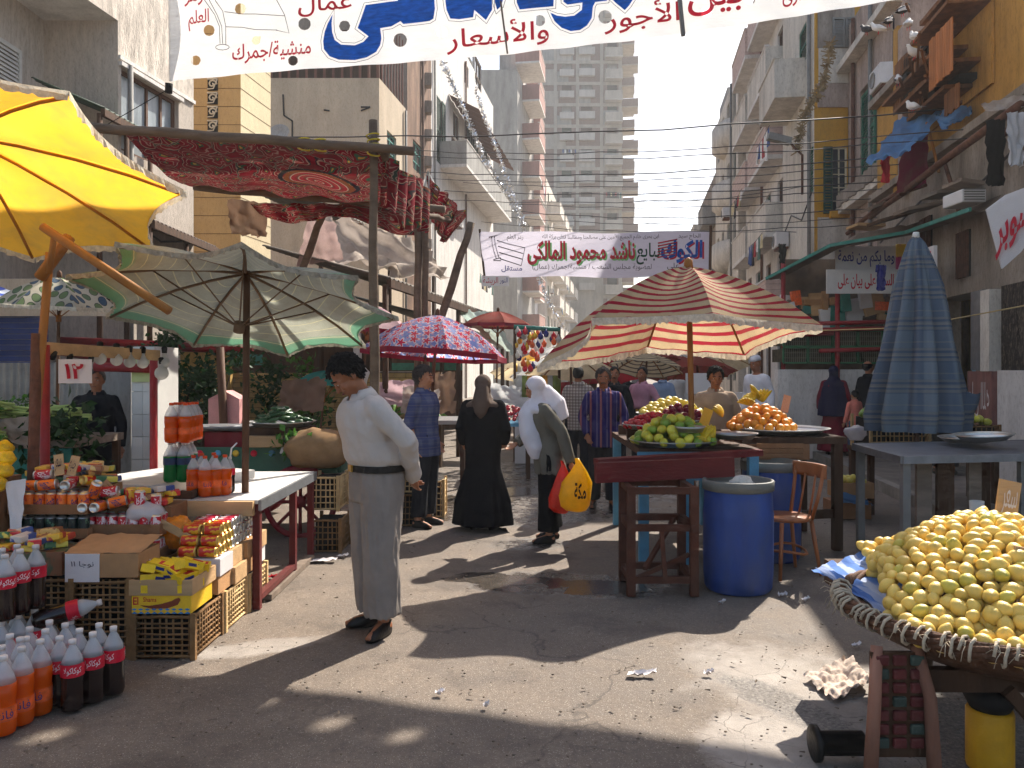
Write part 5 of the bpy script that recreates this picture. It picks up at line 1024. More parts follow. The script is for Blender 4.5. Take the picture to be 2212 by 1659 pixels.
for k in range(34):
    lay=0 if k<12 else 1 if k<24 else 2; i=k%12; x=-2.1+.07*(i%4)+pr_.uniform(-.01,.01); y=4.6+.09*(i//4)+pr_.uniform(-.01,.01)
    pp.put((x,y,.382+.046*lay+(.03 if lay else 0)*pr_.random()),(R(pr_.uniform(-9,9))*lay,R(pr_.uniform(-12,12))*lay,R(pr_.uniform(-25,25)+(90 if k%3==0 else 0))))
k=0; bl=['kraft box at the lower left of the sunlit box row','kraft box above the first of the sunlit row','pale box, lower second of the sunlit row','printed white box, upper second of the sunlit row','white paper box, lower third of the sunlit row','pale wooden box, upper third of the sunlit row','kraft box at the far lower end of the sunlit row','pale wooden box at the far upper end of the sunlit row']
for j in range(4):
    for i in range(2):
        y0=4.92+.235*j; carton('small_box',bl[k],'box',-2.1,-1.815+.012*((k*7)%3),y0,y0+.228,.262+.112*i,.372+.112*i,(KRAFT,WOODL,PAPER,KRAFT,WOODL)[(k*2)%5],'boxes along the stall edge'); k+=1
def can_proto(name,label,body_m,cat='can',rad=.033,h=.118,end=None,txt=None,tm=None):
    def fn():
        mb=MB(); mb.m=0; mb.lathe([(rad,.012-h/2),(rad,h/2-.012)],(0,0,0),16,False); mb.m=1
        mb.lathe([(0,-h/2+.006),(rad*.7,-h/2+.003),(rad*.78,-h/2),(rad,.012-h/2)],(0,0,0),16,False); mb.lathe([(rad,h/2-.012),(rad*.82,h/2),(rad*.76,h/2-.001),(rad*.74,h/2-.006),(0,h/2-.006)],(0,0,0),16,False)
        o=mb.build(name,[body_m,end or STEELB],loc=(0,0,0)); tag(o,label,cat)
        if txt:
            for q in range(2): lettering(txt,lambda u,v:Vector((rad*1.015*math.cos(-2.2+q*3.14+u*1.4),rad*1.015*math.sin(-2.2+q*3.14+u*1.4),(-.3+.6*v)*h*.8+(u-.5)*.03)),(0,0,1,1),tm or LW,o,'print',txt[0]>'\u0600',.01)
        return o
    return Proto(fn)
STEELB=M('can_aluminium',(206,204,198),.3,.8,var=.1,s=20,bump=.1)
def m_two(name,a,b,sc_,thr=.5):
    def mk(nm):
        m,t,bs=newmat(nm); v=tc(t); n=noise_(t,v,sc_,2,.5,(1,1,.6)); c=mixc(t,ramp_(t,n,[(thr-.02,0.),(thr+.02,1.)]),lin(a),lin(b)); finish(t,bs,c,.35,None,.1,.01,0,.5); return m
    return mat(name,mk)
C_RED=can_proto('soda_can','red soda can',m_two('can_red',(190,22,44),(226,206,206),42,.58),txt='كوكا'); C_ORA=can_proto('soda_can','orange soda can',m_two('can_orange',(232,110,20),(200,60,30),34,.6),txt='Fanta',tm=LNV); C_DRK=can_proto('soda_can','dark green can',m_two('can_dark',(26,40,40),(80,120,90),40,.62)); C_WHR=can_proto('food_can','red and white tin',m_two('can_redwhite',(196,30,64),(228,214,214),30,.5),end=STEELB); C_YEL=can_proto('food_can','yellow and red tin',m_two('can_yellowred',(196,40,30),(226,170,40),30,.5),end=M('tin_gold',(206,170,90),.35,.7,var=.1))
LX=(0,R(90),0)
def jit(a): return pr_.uniform(-a,a)
# tins lying on the boxes, ends to the street
for lay in range(3):
    for j in range(13-lay*2):
        y=4.95+.035*lay+.069*j
        for i in range(2): (C_YEL if y<5.22 else C_WHR).put((-1.885-.125*i+jit(.006),y,.522+.062*lay),(0,R(90)+jit(.05),jit(.06)),('yellow and red tin lying with its gold end to the street' if y<5.22 else 'red and white tin lying with its silver end to the street'),'tins lying on the box row')
# carton trays of cans
def tray_cans(label,x0,y0,z,nx,ny,proto,hh=.06,lab2='',rz=0,m=KRAFTD,can_lab=None):
    w,d=nx*.068+.02,ny*.068+.02; carton('can_tray',label,'carton',x0,x0+w,y0,y0+d,z,z+hh,m,'can trays of the drinks stall',0,True)
    for i in range(nx):
        for j in range(ny):
            if j>0 and i<nx-1 and hh<.1 and z<.8 and j<ny-1: continue
            proto.put((x0+.044+.068*i,y0+.044+.068*j,z+.014+.059),(0,0,jit(1.5)),can_lab,'cans standing in trays')
tray_cans('lowest can tray of the left stack, red cans',-3.12,4.92,.46,7,3,C_RED,can_lab='red soda can standing in the lowest tray of the left stack')
tray_cans('middle can tray of the left stack, dark cans',-3.12,4.92,.61,7,3,C_DRK,can_lab='dark can standing in the middle tray of the left stack')
tray_cans('top can tray of the left stack, orange and red cans',-3.12,4.92,.76,7,3,C_ORA,can_lab='orange soda can standing in the top tray of the left stack')
tray_cans('lower can tray of the centre stack, red cans',-2.70,4.98,.46,7,3,C_RED,hh=.07,can_lab='red soda can standing in the lower tray of the centre stack')
tray_cans('upper can tray of the centre stack under plastic film',-2.70,4.98,.61,7,3,C_RED,hh=.075,can_lab='red soda can standing in the upper tray of the centre stack')
for (x,y,z,pr2,rt,lb) in ((-2.66,4.97,.80,C_ORA,(R(90),0,.1),'orange can lying end on, left of two on the centre stack'),(-2.58,4.97,.80,C_ORA,(R(90),0,-.05),'orange can lying end on, right of two on the centre stack'),(-2.49,5.02,.82,C_ORA,(0,R(80),.5),'orange can lying across the centre stack'),(-2.36,5.05,.83,C_RED,(0,0,.4),'red can standing upright on the centre stack'),(-2.62,5.0,.90,C_ORA,(R(24),R(20),.4),'orange can leaning on the pile between the two stacks'),(-2.44,5.1,.84,C_YEL,(0,0,0),'yellow tin standing behind the red can on the centre stack'),(-2.28,5.1,.80,C_RED,(0,0,1),'red can at the right end of the centre stack'),(-2.56,5.06,.88,C_RED,(0,R(85),.2),'red can lying on top of the centre stack'),(-3.02,4.97,.93,C_ORA,(0,R(88),.15),'orange can lying on the left stack beside the paper sign'),(-2.90,4.97,.935,C_ORA,(0,R(84),.25),'orange can lying in the middle of the left stack top'),(-2.78,4.99,.935,C_RED,(R(90),0,.1),'can lying with its silver base showing on the left stack'),(-2.96,5.04,.99,C_RED,(0,R(86),.1),'red can lying highest on the left stack'),(-2.68,5.06,.95,C_YEL,(R(80),0,-.4),'jar like tin lying at the right end of the left stack')):
    pr2.put((x,y,z),rt,lb,'loose cans on top of the stacks')
def blobsheet(name,label,cat,c,rx,ry,h,m,seed,group=None,n=26):
    """soft heaped bag or sack"""
    c=Vector(c); mb=MB(); mb.ball(c+Vector((0,0,h*.5)),(rx,ry,h*.55),n,16)
    for p in mb.v:
        d=(p-c-Vector((0,0,h*.5))); k=1+.22*mnoise.noise(d*3.2/max(rx,ry)*.5+Vector((seed,0,0)))+.10*mnoise.noise(d*9/max(rx,ry)*.5+Vector((0,seed,0)))
        q=c+Vector((0,0,h*.5))+d*k; q.z=max(q.z,c.z); p.x,p.y,p.z=q
    return tag(mb.build(name,m,loc=c),label,cat,group)
blobsheet('plastic_bag','clear plastic film bag slumped over the centre can stack','bag',(-2.34,5.08,.69),.13,.10,.12,SHRINK,3)
blobsheet('snack_bag','orange snack bag leaning right of the centre stack','bag',(-2.17,5.15,.5),.11,.08,.2,M('snack_orange',(224,130,30),.35,var=.35,s=22),5,'snack bags')
blobsheet('snack_bag','brown paper bag lying below the white table','bag',(-2.05,5.75,.5),.2,.14,.14,KRAFT,7,'snack bags')
for k,(px,py,Y) in enumerate(((8,962,5.0),(12,985,4.95),(6,1010,4.9),(-6,1040,4.85))): blobsheet('snack_bag',('top','second','third','lowest')[k]+' yellow snack bag of the pile at the left edge','bag',P(px,py+22,Y),.06,.05,.09,M('snack_yellow',(226,176,30),.35,var=.4,s=25),11+k,'yellow snack bags',16)
cf=carton('kraft_carton','open kraft carton with a white paper sheet on its front','carton',-2.56,-2.14,4.56,4.84,.462,.60,KRAFT); 
mb=MB(); mb.b2((-2.555,4.55,.44),(-2.36,4.557,.60)); ps=mb.build('paper_sheet',PAPER,cf); lettering('نوجا ١١',lambda u,v:Vector((-2.52+.13*u,4.548,.52+.04*v)),(0,0,1,1),INKK,ps,'print'); 
mb=MB(); mb.grid(lambda u,v:Vector((-2.57+.44*u,4.56+.3*v,.602+.05*v+.012*mnoise.noise((u*6,v*6,2)))),12,8); mb.build('flap',KRAFT,cf,fix=False)
carton('printed_carton','dark green and brown printed carton behind the cola bottles','carton',-3.0,-2.6,4.6,4.86,.462,.60,m_two('print_greenbrown',(74,82,58),(128,84,56),14,.5))
sheet('paper_sign','long white paper price sheet with blue scribbles at the left','paper sign',[at(12,4.85,.97),at(56,4.85,.99),at(44,4.83,.62),at(26,4.83,.60)],PAPER,6,10,.015,3)
def slip(px,py,Y,w,h,label,tilt=0,m=None,txt=None):
    c=P(px,py,Y); o=thing('price_card',label,'price card',c-Vector((0,0,h/2)),'price cards'); ux=Vector((math.cos(tilt),0,math.sin(tilt)))*w; uz=Vector((-math.sin(tilt),.2,math.cos(tilt)))*h; mb=MB(); mb.poly([c-ux/2-uz/2,c+ux/2-uz/2,c+ux/2+uz/2,c-ux/2+uz/2],.006,(0,1,0)); mb.build('card',m or WOODL,o)
    if txt: lettering(txt,lambda u,v:c+ux*(u-.5)*.7+uz*(v-.5)*.6+Vector((0,-.008,0)),(0,0,1,1),INKK,o,'handwriting')
slip(127,1004,4.98,.06,.13,'price card leaning left on the left can stack',R(10),txt='سعر'); slip(158,1006,5.0,.055,.12,'price card leaning right on the left can stack',R(-10),txt='جنيه'); slip(237,1060,5.06,.07,.14,'price card leaning far over on the centre can stack',R(48),txt='سعر'); slip(385,1150,5.0,.05,.3,'long pale card strip lying across the tins',R(66)); slip(320,1215,4.7,.03,.16,'thin white card strip beside the yellow packets',R(22),PAPER)
# white table with steel frame
wt=thing('white_table','long white painted wooden table with red brown steel legs','table',(-2.5,6.2,0)); WPT=M('white_table_paint',(214,210,204),.6,var=.12,s=5,stretch=(.15,1,1),dirt=.2,bump=.3); DRED=M('dark_red_steel',(96,34,34),.55,var=.2,dirt=.3)
for k in range(5): mb=MB(); mb.b2((-3.35,5.45+.31*k,.735),(-1.74,5.755+.31*k,.762+.002*(k%2))); mb.build('plank',WPT,wt)
mb=MB(); mb.b2((-3.35,5.40,.66),(-1.76,5.446,.758)); mb.build('apron',WOODL,wt); mb=MB(); mb.b2((-1.737,5.45,.69),(-1.715,7.0,.76)); mb.build('edge_angle',STEEL,wt)
for x,y in ((-1.76,5.5),(-1.76,6.4),(-1.76,6.96),(-3.3,5.5),(-3.3,6.96),(-2.5,5.5)): mb=MB(); mb.b2((x-.025,y-.025,.003),(x+.025,y+.025,.734)); mb.build('leg',DRED,wt)
mb=MB(); mb.b2((-1.785,5.53,.06),(-1.735,6.37,.10)); mb.build('stretcher',DRED,wt); mb=MB(); mb.b2((-1.8,5.7,.004),(-1.72,6.93,.045)); mb.build('foot_rail',WOODG,wt)
wb=thing('white_board','white painted wooden lid lying on the table behind the bottles','board',(-2.7,6.2,.765)); mb=MB(); mb.poly([(-3.3,5.75,.768),(-2.55,5.62,.768),(-2.1,6.5,.768),(-2.8,6.9,.768)],.07,(0,0,1)); mb.build('lid',WPT,wb); 
rt=thing('wooden_tray','empty dark wooden tray at the front edge of the white table','tray',(-2.4,5.6,.766))
for p,q in (((-2.72,5.47,.766),(-2.2,5.49,.82)),((-2.72,5.491,.766),(-2.7,5.6,.82)),((-2.22,5.491,.766),(-2.2,5.6,.82))): mb=MB(); mb.b2(p,q); mb.build('rim',WOODD,rt)
g1=pack('green_bottle_pack','green bottle pack under the orange pack on the white table','bottle pack',2,3,GRS,CAPW,LBD,.285,.048,lz=(.45,.62)); g1.location=at(390,5.85,.842); g1.rotation_euler[2]=R(8)
g2=pack('orange_bottle_pack','orange soda bottle pack on top of the green pack','bottle pack',2,4,ORA,CAPO,LBO,.285,.047,lz=(.22,.38)); g2.location=at(398,5.85,1.13); g2.rotation_euler[2]=R(6)
fb_=Proto(lambda:(lambda o:(bottle_into(o,ORA,CAPO,LBO,0,0,.285,.047,'فانتا',LNV,lz=(.22,.4)),o)[1])(thing('orange_bottle','orange soda bottle','bottle',(0,0,0),'loose orange bottles')))
for i,(px,Y) in enumerate(((418,5.62),(443,5.58),(466,5.62),(486,5.66),(436,5.76),(462,5.8))): fb_.put(at(px,Y,.766 if i<4 else .766),(0,0,i*1.3),('orange soda bottle, leftmost in front of the green pack','orange soda bottle, second from the left on the table edge','orange soda bottle, third from the left on the table edge','orange soda bottle at the right end of the table group','orange soda bottle in the back row, left','orange soda bottle in the back row, right')[i])
cb_=thing('cola_bottle','small dark bottle with a bent straw behind the orange bottles','bottle'); bottle_into(cb_,COLA,CAPW,LBR,0,0,.26,.036); mb=MB(); mb.tube([(0,0,.25),(.01,0,.32),(.05,0,.36)],.006,6); mb.build('straw',LW,cb_); cb_.location=at(497,5.76,.766)
# bulb board, red frame, number card
bb=thing('bulb_board','wooden plank with a row of bare light bulbs above the drinks stall','lamp board',P(215,755,6)); a,b=P(96,752,5.55),P(343,768,6.5)
mb=MB(); mb.beam(a,b,.03,.085); mb.build('plank',WOODL,bb); GLB=M('bulb_glass',(214,212,206),.08,var=.1,s=6,bump=0,trans=.5,spec=.7)
for i,(px,py) in enumerate(((225,775),(260,778),(288,782),(316,784),(356,806),(362,783))):
    Y=5.55+.95*(px-96)/247; c=P(px,py,Y)-Vector((0,.06,0)); mb=MB(); mb.ball(c,.045 if i!=4 else .055,14,10); mb.lathe([(.034,.02),(.017,.06),(.016,.085)],c,10); bl_=mb.build('bulb',GLB,bb)
    mb=MB(); mb.lathe([(.02,.075),(.024,.12),(.012,.13)],c,10); mb.build('socket',DARK,bl_)
for px,py in ((125,762),(160,764),(205,768)): Y=5.55+.95*(px-96)/247; c=P(px,py,Y)-Vector((0,.04,0)); mb=MB(); mb.tube([c,c+Vector((.015,-.05,-.04))],.02,8); mb.build('empty_socket',DARK,bb)
for px,Y,z1,lb in ((97,5.5,P(97,745,5.5).z,'red and rusty steel post left of the number card'),(332,6.7,P(332,765,6.7).z,'red steel post right of the number card')):
    c=at(px,Y,0); mb=MB(); mb.tube([c,Vector((c.x,c.y,z1))],.032,10); tag(mb.build('steel_post',REDP),lb,'post','red steel posts')
card('number_card','white card with a red number hanging from the bulb board','sign',126,776,198,828,5.5,PAPER,.006,None)
o=bpy.data.objects['number_card']; c=P(162,802,5.5); lettering('١٢'[::1],lambda u,v:c+Vector((.13*(u-.5),-.012,.105*(v-.5))),(0,0,1,1),INKR,o,'painted_number',False,.03)
# vegetable table at the left
vt=thing('vegetable_table','teal painted table loaded with leafy greens at the left edge','table',(-4.3,7.6,0)); mb=MB(); mb.b2((-5.1,7.2,.95),(-3.95,8.1,1.02)); mb.build('top',WOODG,vt); mb=MB(); mb.b2((-5.05,7.22,.2),(-4.0,7.25,.94)); mb.build('front_panel',TEAL,vt)
for x,y in ((-5.05,7.3),(-4.0,7.3),(-4.0,8.05),(-5.05,8.05)): mb=MB(); mb.b2((x-.03,y-.03,.003),(x+.03,y+.03,.949)); mb.build('leg',WOODD,vt)
LFG=M('leaf_green',(74,116,40),.6,var=.35,s=14,bump=.3,trans=.25); LFP=M('celery_pale',(178,198,116),.55,var=.2,s=10,stretch=(.2,1,1),trans=.15); LFD=M('leaf_dark',(36,66,26),.6,var=.35,s=14,trans=.2); 
def veg_bunch():
    o=thing('celery_bunch','bunch of pale celery','vegetable',(0,0,0),'celery bunches')
    for k in range(9):
        a=k*2.4; r_=.035*math.sqrt(k/9); mb=MB(); mb.tube([(0,r_*math.cos(a),r_*math.sin(a)),(.18,r_*1.1*math.cos(a),r_*1.1*math.sin(a)),(.36,r_*1.6*math.cos(a),r_*1.6*math.sin(a)+.01)],[.02,.016,.008],6,True,(1,.7)); mb.build('stalk',LFP,o)
    leaves_mesh(o,[(.36+.1*rnd.random(),.06*rnd.gauss(0,1),.05*rnd.gauss(0,1)) for _ in range(30)],.05,LFG,'leaves'); return o
def leaves_mesh(parent,pts,size,m,name='leaves',loc=None,up=.3):
    mb=MB()
    for p in pts:
        d=Vector((rnd.gauss(0,1),rnd.gauss(0,1),rnd.gauss(0,.7)+up)).normalized(); s_=d.cross(Vector((rnd.random()-.5,rnd.random()-.5,rnd.random()))).normalized(); n_=d.cross(s_); l_=size*(.6+.8*rnd.random()); w_=l_*.32; p=Vector(p)
        mb.add([p,p+d*l_*.5+s_*w_+n_*l_*.06,p+d*l_+n_*l_*-.05,p+d*l_*.5-s_*w_+n_*l_*.06],[(0,1,2),(0,2,3)])
    o=mb.build(name,m,parent,loc,fix=False); o['kind']='stuff' if parent is None else None
    if parent is not None: del o['kind']
    return o
vb=Proto(veg_bunch)
for k in range(15): vb.put((-4.12-.04*(k%2)-.14*(k%3),7.35+.13*(k%5),1.06+.1*(k//5)+.02*(k%2)),(jit(1),jit(.12),R(180)+jit(.25)),('celery bunch in the '+('lowest','middle','top')[k//5]+' row of the leafy heap'),'celery bunches')
for k in range(12): vb.put((-4.95+.17*(k%3)+jit(.02),7.25+.1*(k//6),1.06+.085*((k//3)%4)),(jit(1),jit(.1),R(-90)+jit(.3)),'cabbage pale celery bunch in the left heap with its cut ends forward','celery bunches at the left edge')
tag(leaves_mesh(None,[(-4.2+.2*rnd.gauss(0,1),7.3+.1*rnd.gauss(0,1),1.0+.16*rnd.gauss(0,1)) for _ in range(500)],.1,LFD,'hanging_greens',(-4.2,7.3,.8),-.2),'dark leafy greens hanging over the teal table','greens')
for px,py,Y,rx,lb in ((60,935,7.2,.22,'white cloth bundle hanging at the teal table'),(30,925,7.15,.25,'grey cloth bundle at the left end of the teal table')): sheet('cloth_bundle',lb,'cloth',[P(px-40,py-20,Y),P(px+45,py-25,Y),P(px+40,py+50,Y-.05),P(px-20,py+20,Y-.05)],TARP,12,10,.06,px)
# kiosk panels and shutter at the left
kp=thing('white_kiosk','white panelled kiosk with a tiled corner behind the drinks stall','kiosk',(-4.2,9,0)); TILEW=M('white_panel',(206,204,198),.4,var=.08,s=3,dirt=.12); 
mb=MB(); mb.b2((at(204,8.8,0).x,8.8,0),(at(283,8.8,0).x,8.86,P(0,800,8.8).z)); mb.build('panel',GRYW,kp)
for i in range(2):
    for j in range(8): mb=MB(); x=at(284,8.3,0).x; mb.b2((x+.118*i,8.3,.02+.235*j),(x+.115+.118*i,8.36,.25+.235*j)); mb.build('tile',TILEW,kp)
mb=MB(); mb.b2((at(284,8.3,0).x,8.361,0),(at(284,8.3,0).x+.236,8.9,1.9)); mb.build('corner_pier',TILEW,kp); mb=MB(); mb.tube([P(205,792,8.2),P(330,796,8.25)],.05,10); mb.build('red_rail',REDP,kp); mb=MB(); mb.b2((at(284,8.3,0).x+.01,8.28,P(0,825,8.3).z),(at(284,8.3,0).x+.2,8.298,P(0,778,8.3).z)); mb.build('poster',M('poster_lime',(206,216,150),.6,var=.1),kp)
bs_=thing('roller_shutter','closed blue slatted shutter behind the dotted umbrella','shutter',(-7,11.5,0)); BLUS=M('blue_shutter_paint',(44,64,118),.55,var=.15,dirt=.3)
for k in range(26): mb=MB(); z=.9+.08*k; mb.b2((-8.3,11.5,z),(at(102,11.5,0).x,11.53,z+.074)); mb.build('slat',BLUS,bs_)
cw=thing('tin_fence','pale corrugated tin fence behind the leafy greens','fence',(-5.5,10.6,0)); mb=MB(); mb.grid(lambda u,v:Vector((-7.2+2.3*u,10.6+.02*math.sin(u*150),1.75*v)),150,1); mb.build('sheet_metal',M('tin_grey',(150,150,146),.5,.3,var=.2,dirt=.3),cw,fix=False)
for k in range(3): mb=MB(); mb.b2((-7.1+1.1*k,10.63,0),(-7.05+1.1*k,10.68,1.8)); mb.build('post',WOODD,cw)
dm=thing('patterned_board','tan fascia board with a row of dark diamonds','board',(-6.3,11.3,2.4)); mb=MB(); mb.b2((-8,11.3,2.42),(-4.9,11.33,2.95)); mb.build('board',TANL,dm)
for k in range(22): x=-8+.14*k; mb=MB(); mb.poly([(x,11.296,2.66),(x+.065,11.296,2.54),(x+.13,11.296,2.66),(x+.065,11.296,2.78)]); mb.build('diamond',DARK,dm,fix=False)
# ---- fruit protos -------------------------------------------------------
def fruit_proto(name,label,cat,rx,rz,m,n=14,tip=0.,group=None):
    def fn():
        mb=MB(); mb.ball((0,0,0),(rx,rx,rz),n,9)
        for p in mb.v:
            if tip and p.z>rz*.86: p.z+=tip*(p.z-rz*.86)/(rz*.14)
            if tip and p.z<-rz*.9: p.z-=tip*.6
            p*=1+.02*mnoise.noise(p*40)
        o=mb.build(name,m,loc=(0,0,0)); return tag(o,label,cat,group)
    return Proto(fn)
LEM=M('lemon_skin',(236,196,94),.42,var=.10,s=16,bump=.25,bs=260,spec=.4,rv=.12); LEMG=M('lemon_skin_greenish',(206,186,76),.42,var=.12,s=16,bump=.25,bs=260,spec=.4,rv=.1)
GUA=M('guava_skin',(196,188,60),.4,var=.25,s=9,bump=.15,bs=200,spec=.4,rv=.2); GUAG=M('guava_green',(120,150,50),.4,var=.25,s=9,bump=.15,spec=.4,rv=.2); ORG=M('orange_skin',(232,150,40),.42,var=.12,s=9,bump=.3,bs=260,spec=.4,rv=.12); TOM=M('red_fruit',(176,30,44),.25,var=.2,s=9,bump=.05,spec=.5,rv=.2); PLUM=M('dark_red_fruit',(112,24,48),.35,var=.25,s=9,rv=.25)
BAN=M('banana_skin',(206,176,40),.5,var=.25,s=10,rv=.15); CUC=M('cucumber_skin',(44,80,36),.35,var=.3,s=12,rv=.2,spec=.5)
f_lem=fruit_proto('lemon','yellow lemon in the heap on the big round basket','lemon',.031,.0335,LEM,12,.006,'lemons in the basket heap'); f_lemg=fruit_proto('lemon','greenish yellow lemon in the heap on the big round basket','lemon',.031,.0335,LEMG,12,.006,'lemons in the basket heap')
# ---- lemon basket -------------------------------------------------------
BC=Vector((2.16,3.50,0)); BR=.66; BZ=.60
WICK=M('wicker_dark',(92,62,44),.8,var=.4,s=22,bump=.6,stretch=(1,1,.4)); ROPE=M('frayed_rope',(190,174,150),.95,var=.2,s=30,bump=.5)
bk=thing('lemon_basket','big round wicker basket with a rope bound rim heaped with lemons','basket',(BC.x,BC.y,BZ-.2))
mb=MB(); mb.lathe([(.15,-.2),(.42,-.17),(.58,-.09),(.645,-.01),(.62,0),(.4,-.06),(0,-.08)],(BC.x,BC.y,BZ),48,False); mb.build('bowl',WICK,bk)
for k in range(7):
    mb=MB(); n=60; a0=k*2*math.pi/7
    mb.tube([BC+Vector((math.cos(a)*(BR+.024*math.cos(a0+5*a)),math.sin(a)*(BR+.024*math.cos(a0+5*a)),BZ+.024*math.sin(a0+5*a))) for a in [2*math.pi*j/n for j in range(n+1)]],.0135,6); mb.build('rim_rod',WICK,bk)
for k in range(34):
    a=R(150)+k*R(7.2)+jit(.03); c=BC+Vector((math.cos(a)*BR,math.sin(a)*BR,BZ)); rd=Vector((math.cos(a),math.sin(a),0)); mb=MB()
    mb.tube([c+(rd*math.cos(q*.7)+Vector((0,0,math.sin(q*.7))))*.045+Vector((-rd.y,rd.x,0))*(.004*q-.02+jit(.003)) for q in range(12)],.0065,5)
    for h_ in range(5): d=Vector((jit(1),jit(1),jit(1))).normalized(); p0=c+rd*.045+Vector((0,0,.02)); mb.tube([p0,p0+d*.03,p0+d*.05+Vector((0,0,-.02))],.0015,3)
    mb.build('rope_turn',ROPE,bk)
def heap(x,y):
    d=math.hypot(x-BC.x,y-BC.y)/BR; h1=.31*max(0,1-(math.hypot((x-BC.x-.06),(y-BC.y-.16))/.72)**1.7); edge=max(0,1-d**6)
    return BZ-.01+(h1+.05)*edge
def oncloth(p):
    """where the checked cloth lies, no lemons"""
    a,b=Vector((1.93,4.42)),Vector((1.62,3.42)); return (b-a).x*(p.y-a.y)-(b-a).y*(p.x-a.x)<0
rl=random.Random(5); pts=[]
for it in range(60000):
    a=rl.random()*2*math.pi; r_=BR*.965*math.sqrt(rl.random()); x,y=BC.x+r_*math.cos(a),BC.y+r_*math.sin(a)
    if (x/y*F+CX)>2235: continue
    z=heap(x,y)+.02; p=Vector((x,y,z))
    if oncloth(p): continue
    if all((p-q).length> .050 for q in pts): pts.append(p)
# a shallow tray of lemons behind, on the blue cloth
pts2=[]
for it in range(16000):
    x,y=rl.uniform(1.8,2.45),rl.uniform(3.95,4.42); z=.655+.05*(1-abs(x-2.1)/.4)+.02*rl.random()
    if (x-2.1)**2/.1+(y-4.18)**2/.05>1: continue
    p=Vector((x,y,z))
    if oncloth(p): continue
    if all((p-q).length>.054 for q in pts2) and all((p-q).length>.054 for q in pts): pts2.append(p)
allp=sorted(pts+pts2,key=lambda p:p.length)
for i,p in enumerate(allp[:300]):
    back=p in pts2
    (f_lemg if rl.random()<.12 else f_lem).put(p+Vector((0,0,rl.uniform(-.006,.008))),(rl.uniform(0,6),rl.uniform(0,6),rl.uniform(0,6)),'yellow lemon in the heap on the big round basket','lemons in the basket heap',scale=(lambda a:(a*rl.uniform(.92,1.06),a*rl.uniform(.92,1.06),a*rl.uniform(.92,1.14)))(rl.uniform(.8,1.15)))
mb=MB()
for p in allp[300:]: mb.ball(p,.031,10,7)
for p in pts: mb.ball(p+Vector((rl.uniform(-.03,.03),rl.uniform(-.03,.03),-.045)),.031,8,6)
o=mb.build('lemon_heap',LEM,loc=(BC.x,BC.y,BZ)); tag(o,'lower and farthest lemons of the heap in the round basket','lemons',None,'stuff')
BLUT=m_plaid('blue_check_tarp',(96,130,190),(206,210,220),(70,100,170),9,9)
def drape(name,label,cat,pts,m,nu,nv,amp,seed): return sheet(name,label,cat,pts,m,nu,nv,amp,seed)
drape('blue_cloth','blue and white checked cloth hanging over the corner of the lemon stand','cloth',[P(1752,1230,4.1),P(1868,1190,4.4),P(1990,1255,3.8),P(1925,1314,3.55)],BLUT,24,18,.025,21)
drape('blue_cloth','blue checked cloth corner drooping left of the lemons','cloth',[P(1760,1226,4.08),P(1800,1232,4.0),P(1925,1318,3.52),P(1905,1322,3.53)],BLUT,14,12,.015,24)
# stand under the basket
st=thing('carved_stand','old painted wooden stand with a carved red panel under the lemon basket','stand',(2.0,3.4,0)); PNKW=M('worn_pink_wood',(150,104,84),.8,var=.3,s=8,stretch=(1,1,.2),dirt=.4,bump=.4); REDC=M('carved_red',(96,42,40),.7,var=.3,s=12,dirt=.3); GRC=M('carved_green',(58,70,62),.7,var=.3)
x0,x1=1.42,1.68; yf=3.16
for x in (x0,x1): mb=MB(); mb.tube([(x,yf,.004),(x+.02*(1 if x==x0 else -1),yf,.35),(x+.05*(1 if x==x0 else -1),yf+.05,.54)],[.03,.026,.024],8); mb.build('leg',PNKW,st)
mb=MB(); mb.b2((x0+.02,yf+.03,.1),(x1-.02,yf+.05,.52)); mb.build('panel',WOODD,st)
for i in range(3):
    for j in range(7): mb=MB(); mb.box((x0+.06+.07*i,yf+.024,.16+.055*j),(.055,.02,.042)); mb.build('carved_block',GRC if (i*2+j)%5==0 else REDC,st,bev=.008)
for x,y in ((2.62,3.2),(2.05,3.98),(2.6,3.95)): mb=MB(); mb.b2((x-.035,y-.035,.004),(x+.035,y+.035,.439)); mb.build('leg',WOODD,st)
mb=MB(); mb.beam((1.55,3.25,.39),(2.65,3.25,.39),.05,.09); mb.build('rail',WOODD,st); mb=MB(); mb.beam((2.0,3.22,.36),(2.3,3.22,.02),.05); mb.build('brace',WOODD,st); mb=MB(); mb.b2((1.98,3.1,.44),(2.65,4.45,.47)); mb.build('deck',WOODD,st)
bt=thing('back_tray','wooden tray under the blue checked cloth behind the lemon basket','tray',(2.1,4.2,.47)); mb=MB(); mb.b2((1.74,3.98,.473),(2.5,4.44,.60)); mb.build('box',WOODD,bt)
yc_=thing('yellow_can','yellow metal can on the ground under the lemon stand','can',(1.98,3.3,0)); mb=MB(); mb.lathe([(.085,.004),(.09,.02),(.09,.24),(.085,.25),(.0,.25)],(1.98,3.3,0),20); mb.build('body',M('yellow_paint_can',(206,150,24),.5,var=.2,dirt=.35),yc_); mb=MB(); mb.lathe([(.075,.251),(.1,.30),(.06,.33),(.0,.33)],(1.98,3.3,0),18); mb.build('lid',DARK,yc_)
rl_=thing('iron_roller','dark iron hub lying at the foot of the lemon stand','hub',(1.38,3.4,.06)); mb=MB(); mb.lathe([(.035,-.09),(.075,-.09),(.075,-.07),(.05,-.06),(.05,.12),(.0,.12)],(1.36,3.36,.077),18,mm=Matrix.Rotation(R(90),3,'Y')); mb.build('hub',M('black_iron',(44,42,40),.5,.5,var=.3,dirt=.3),rl_)
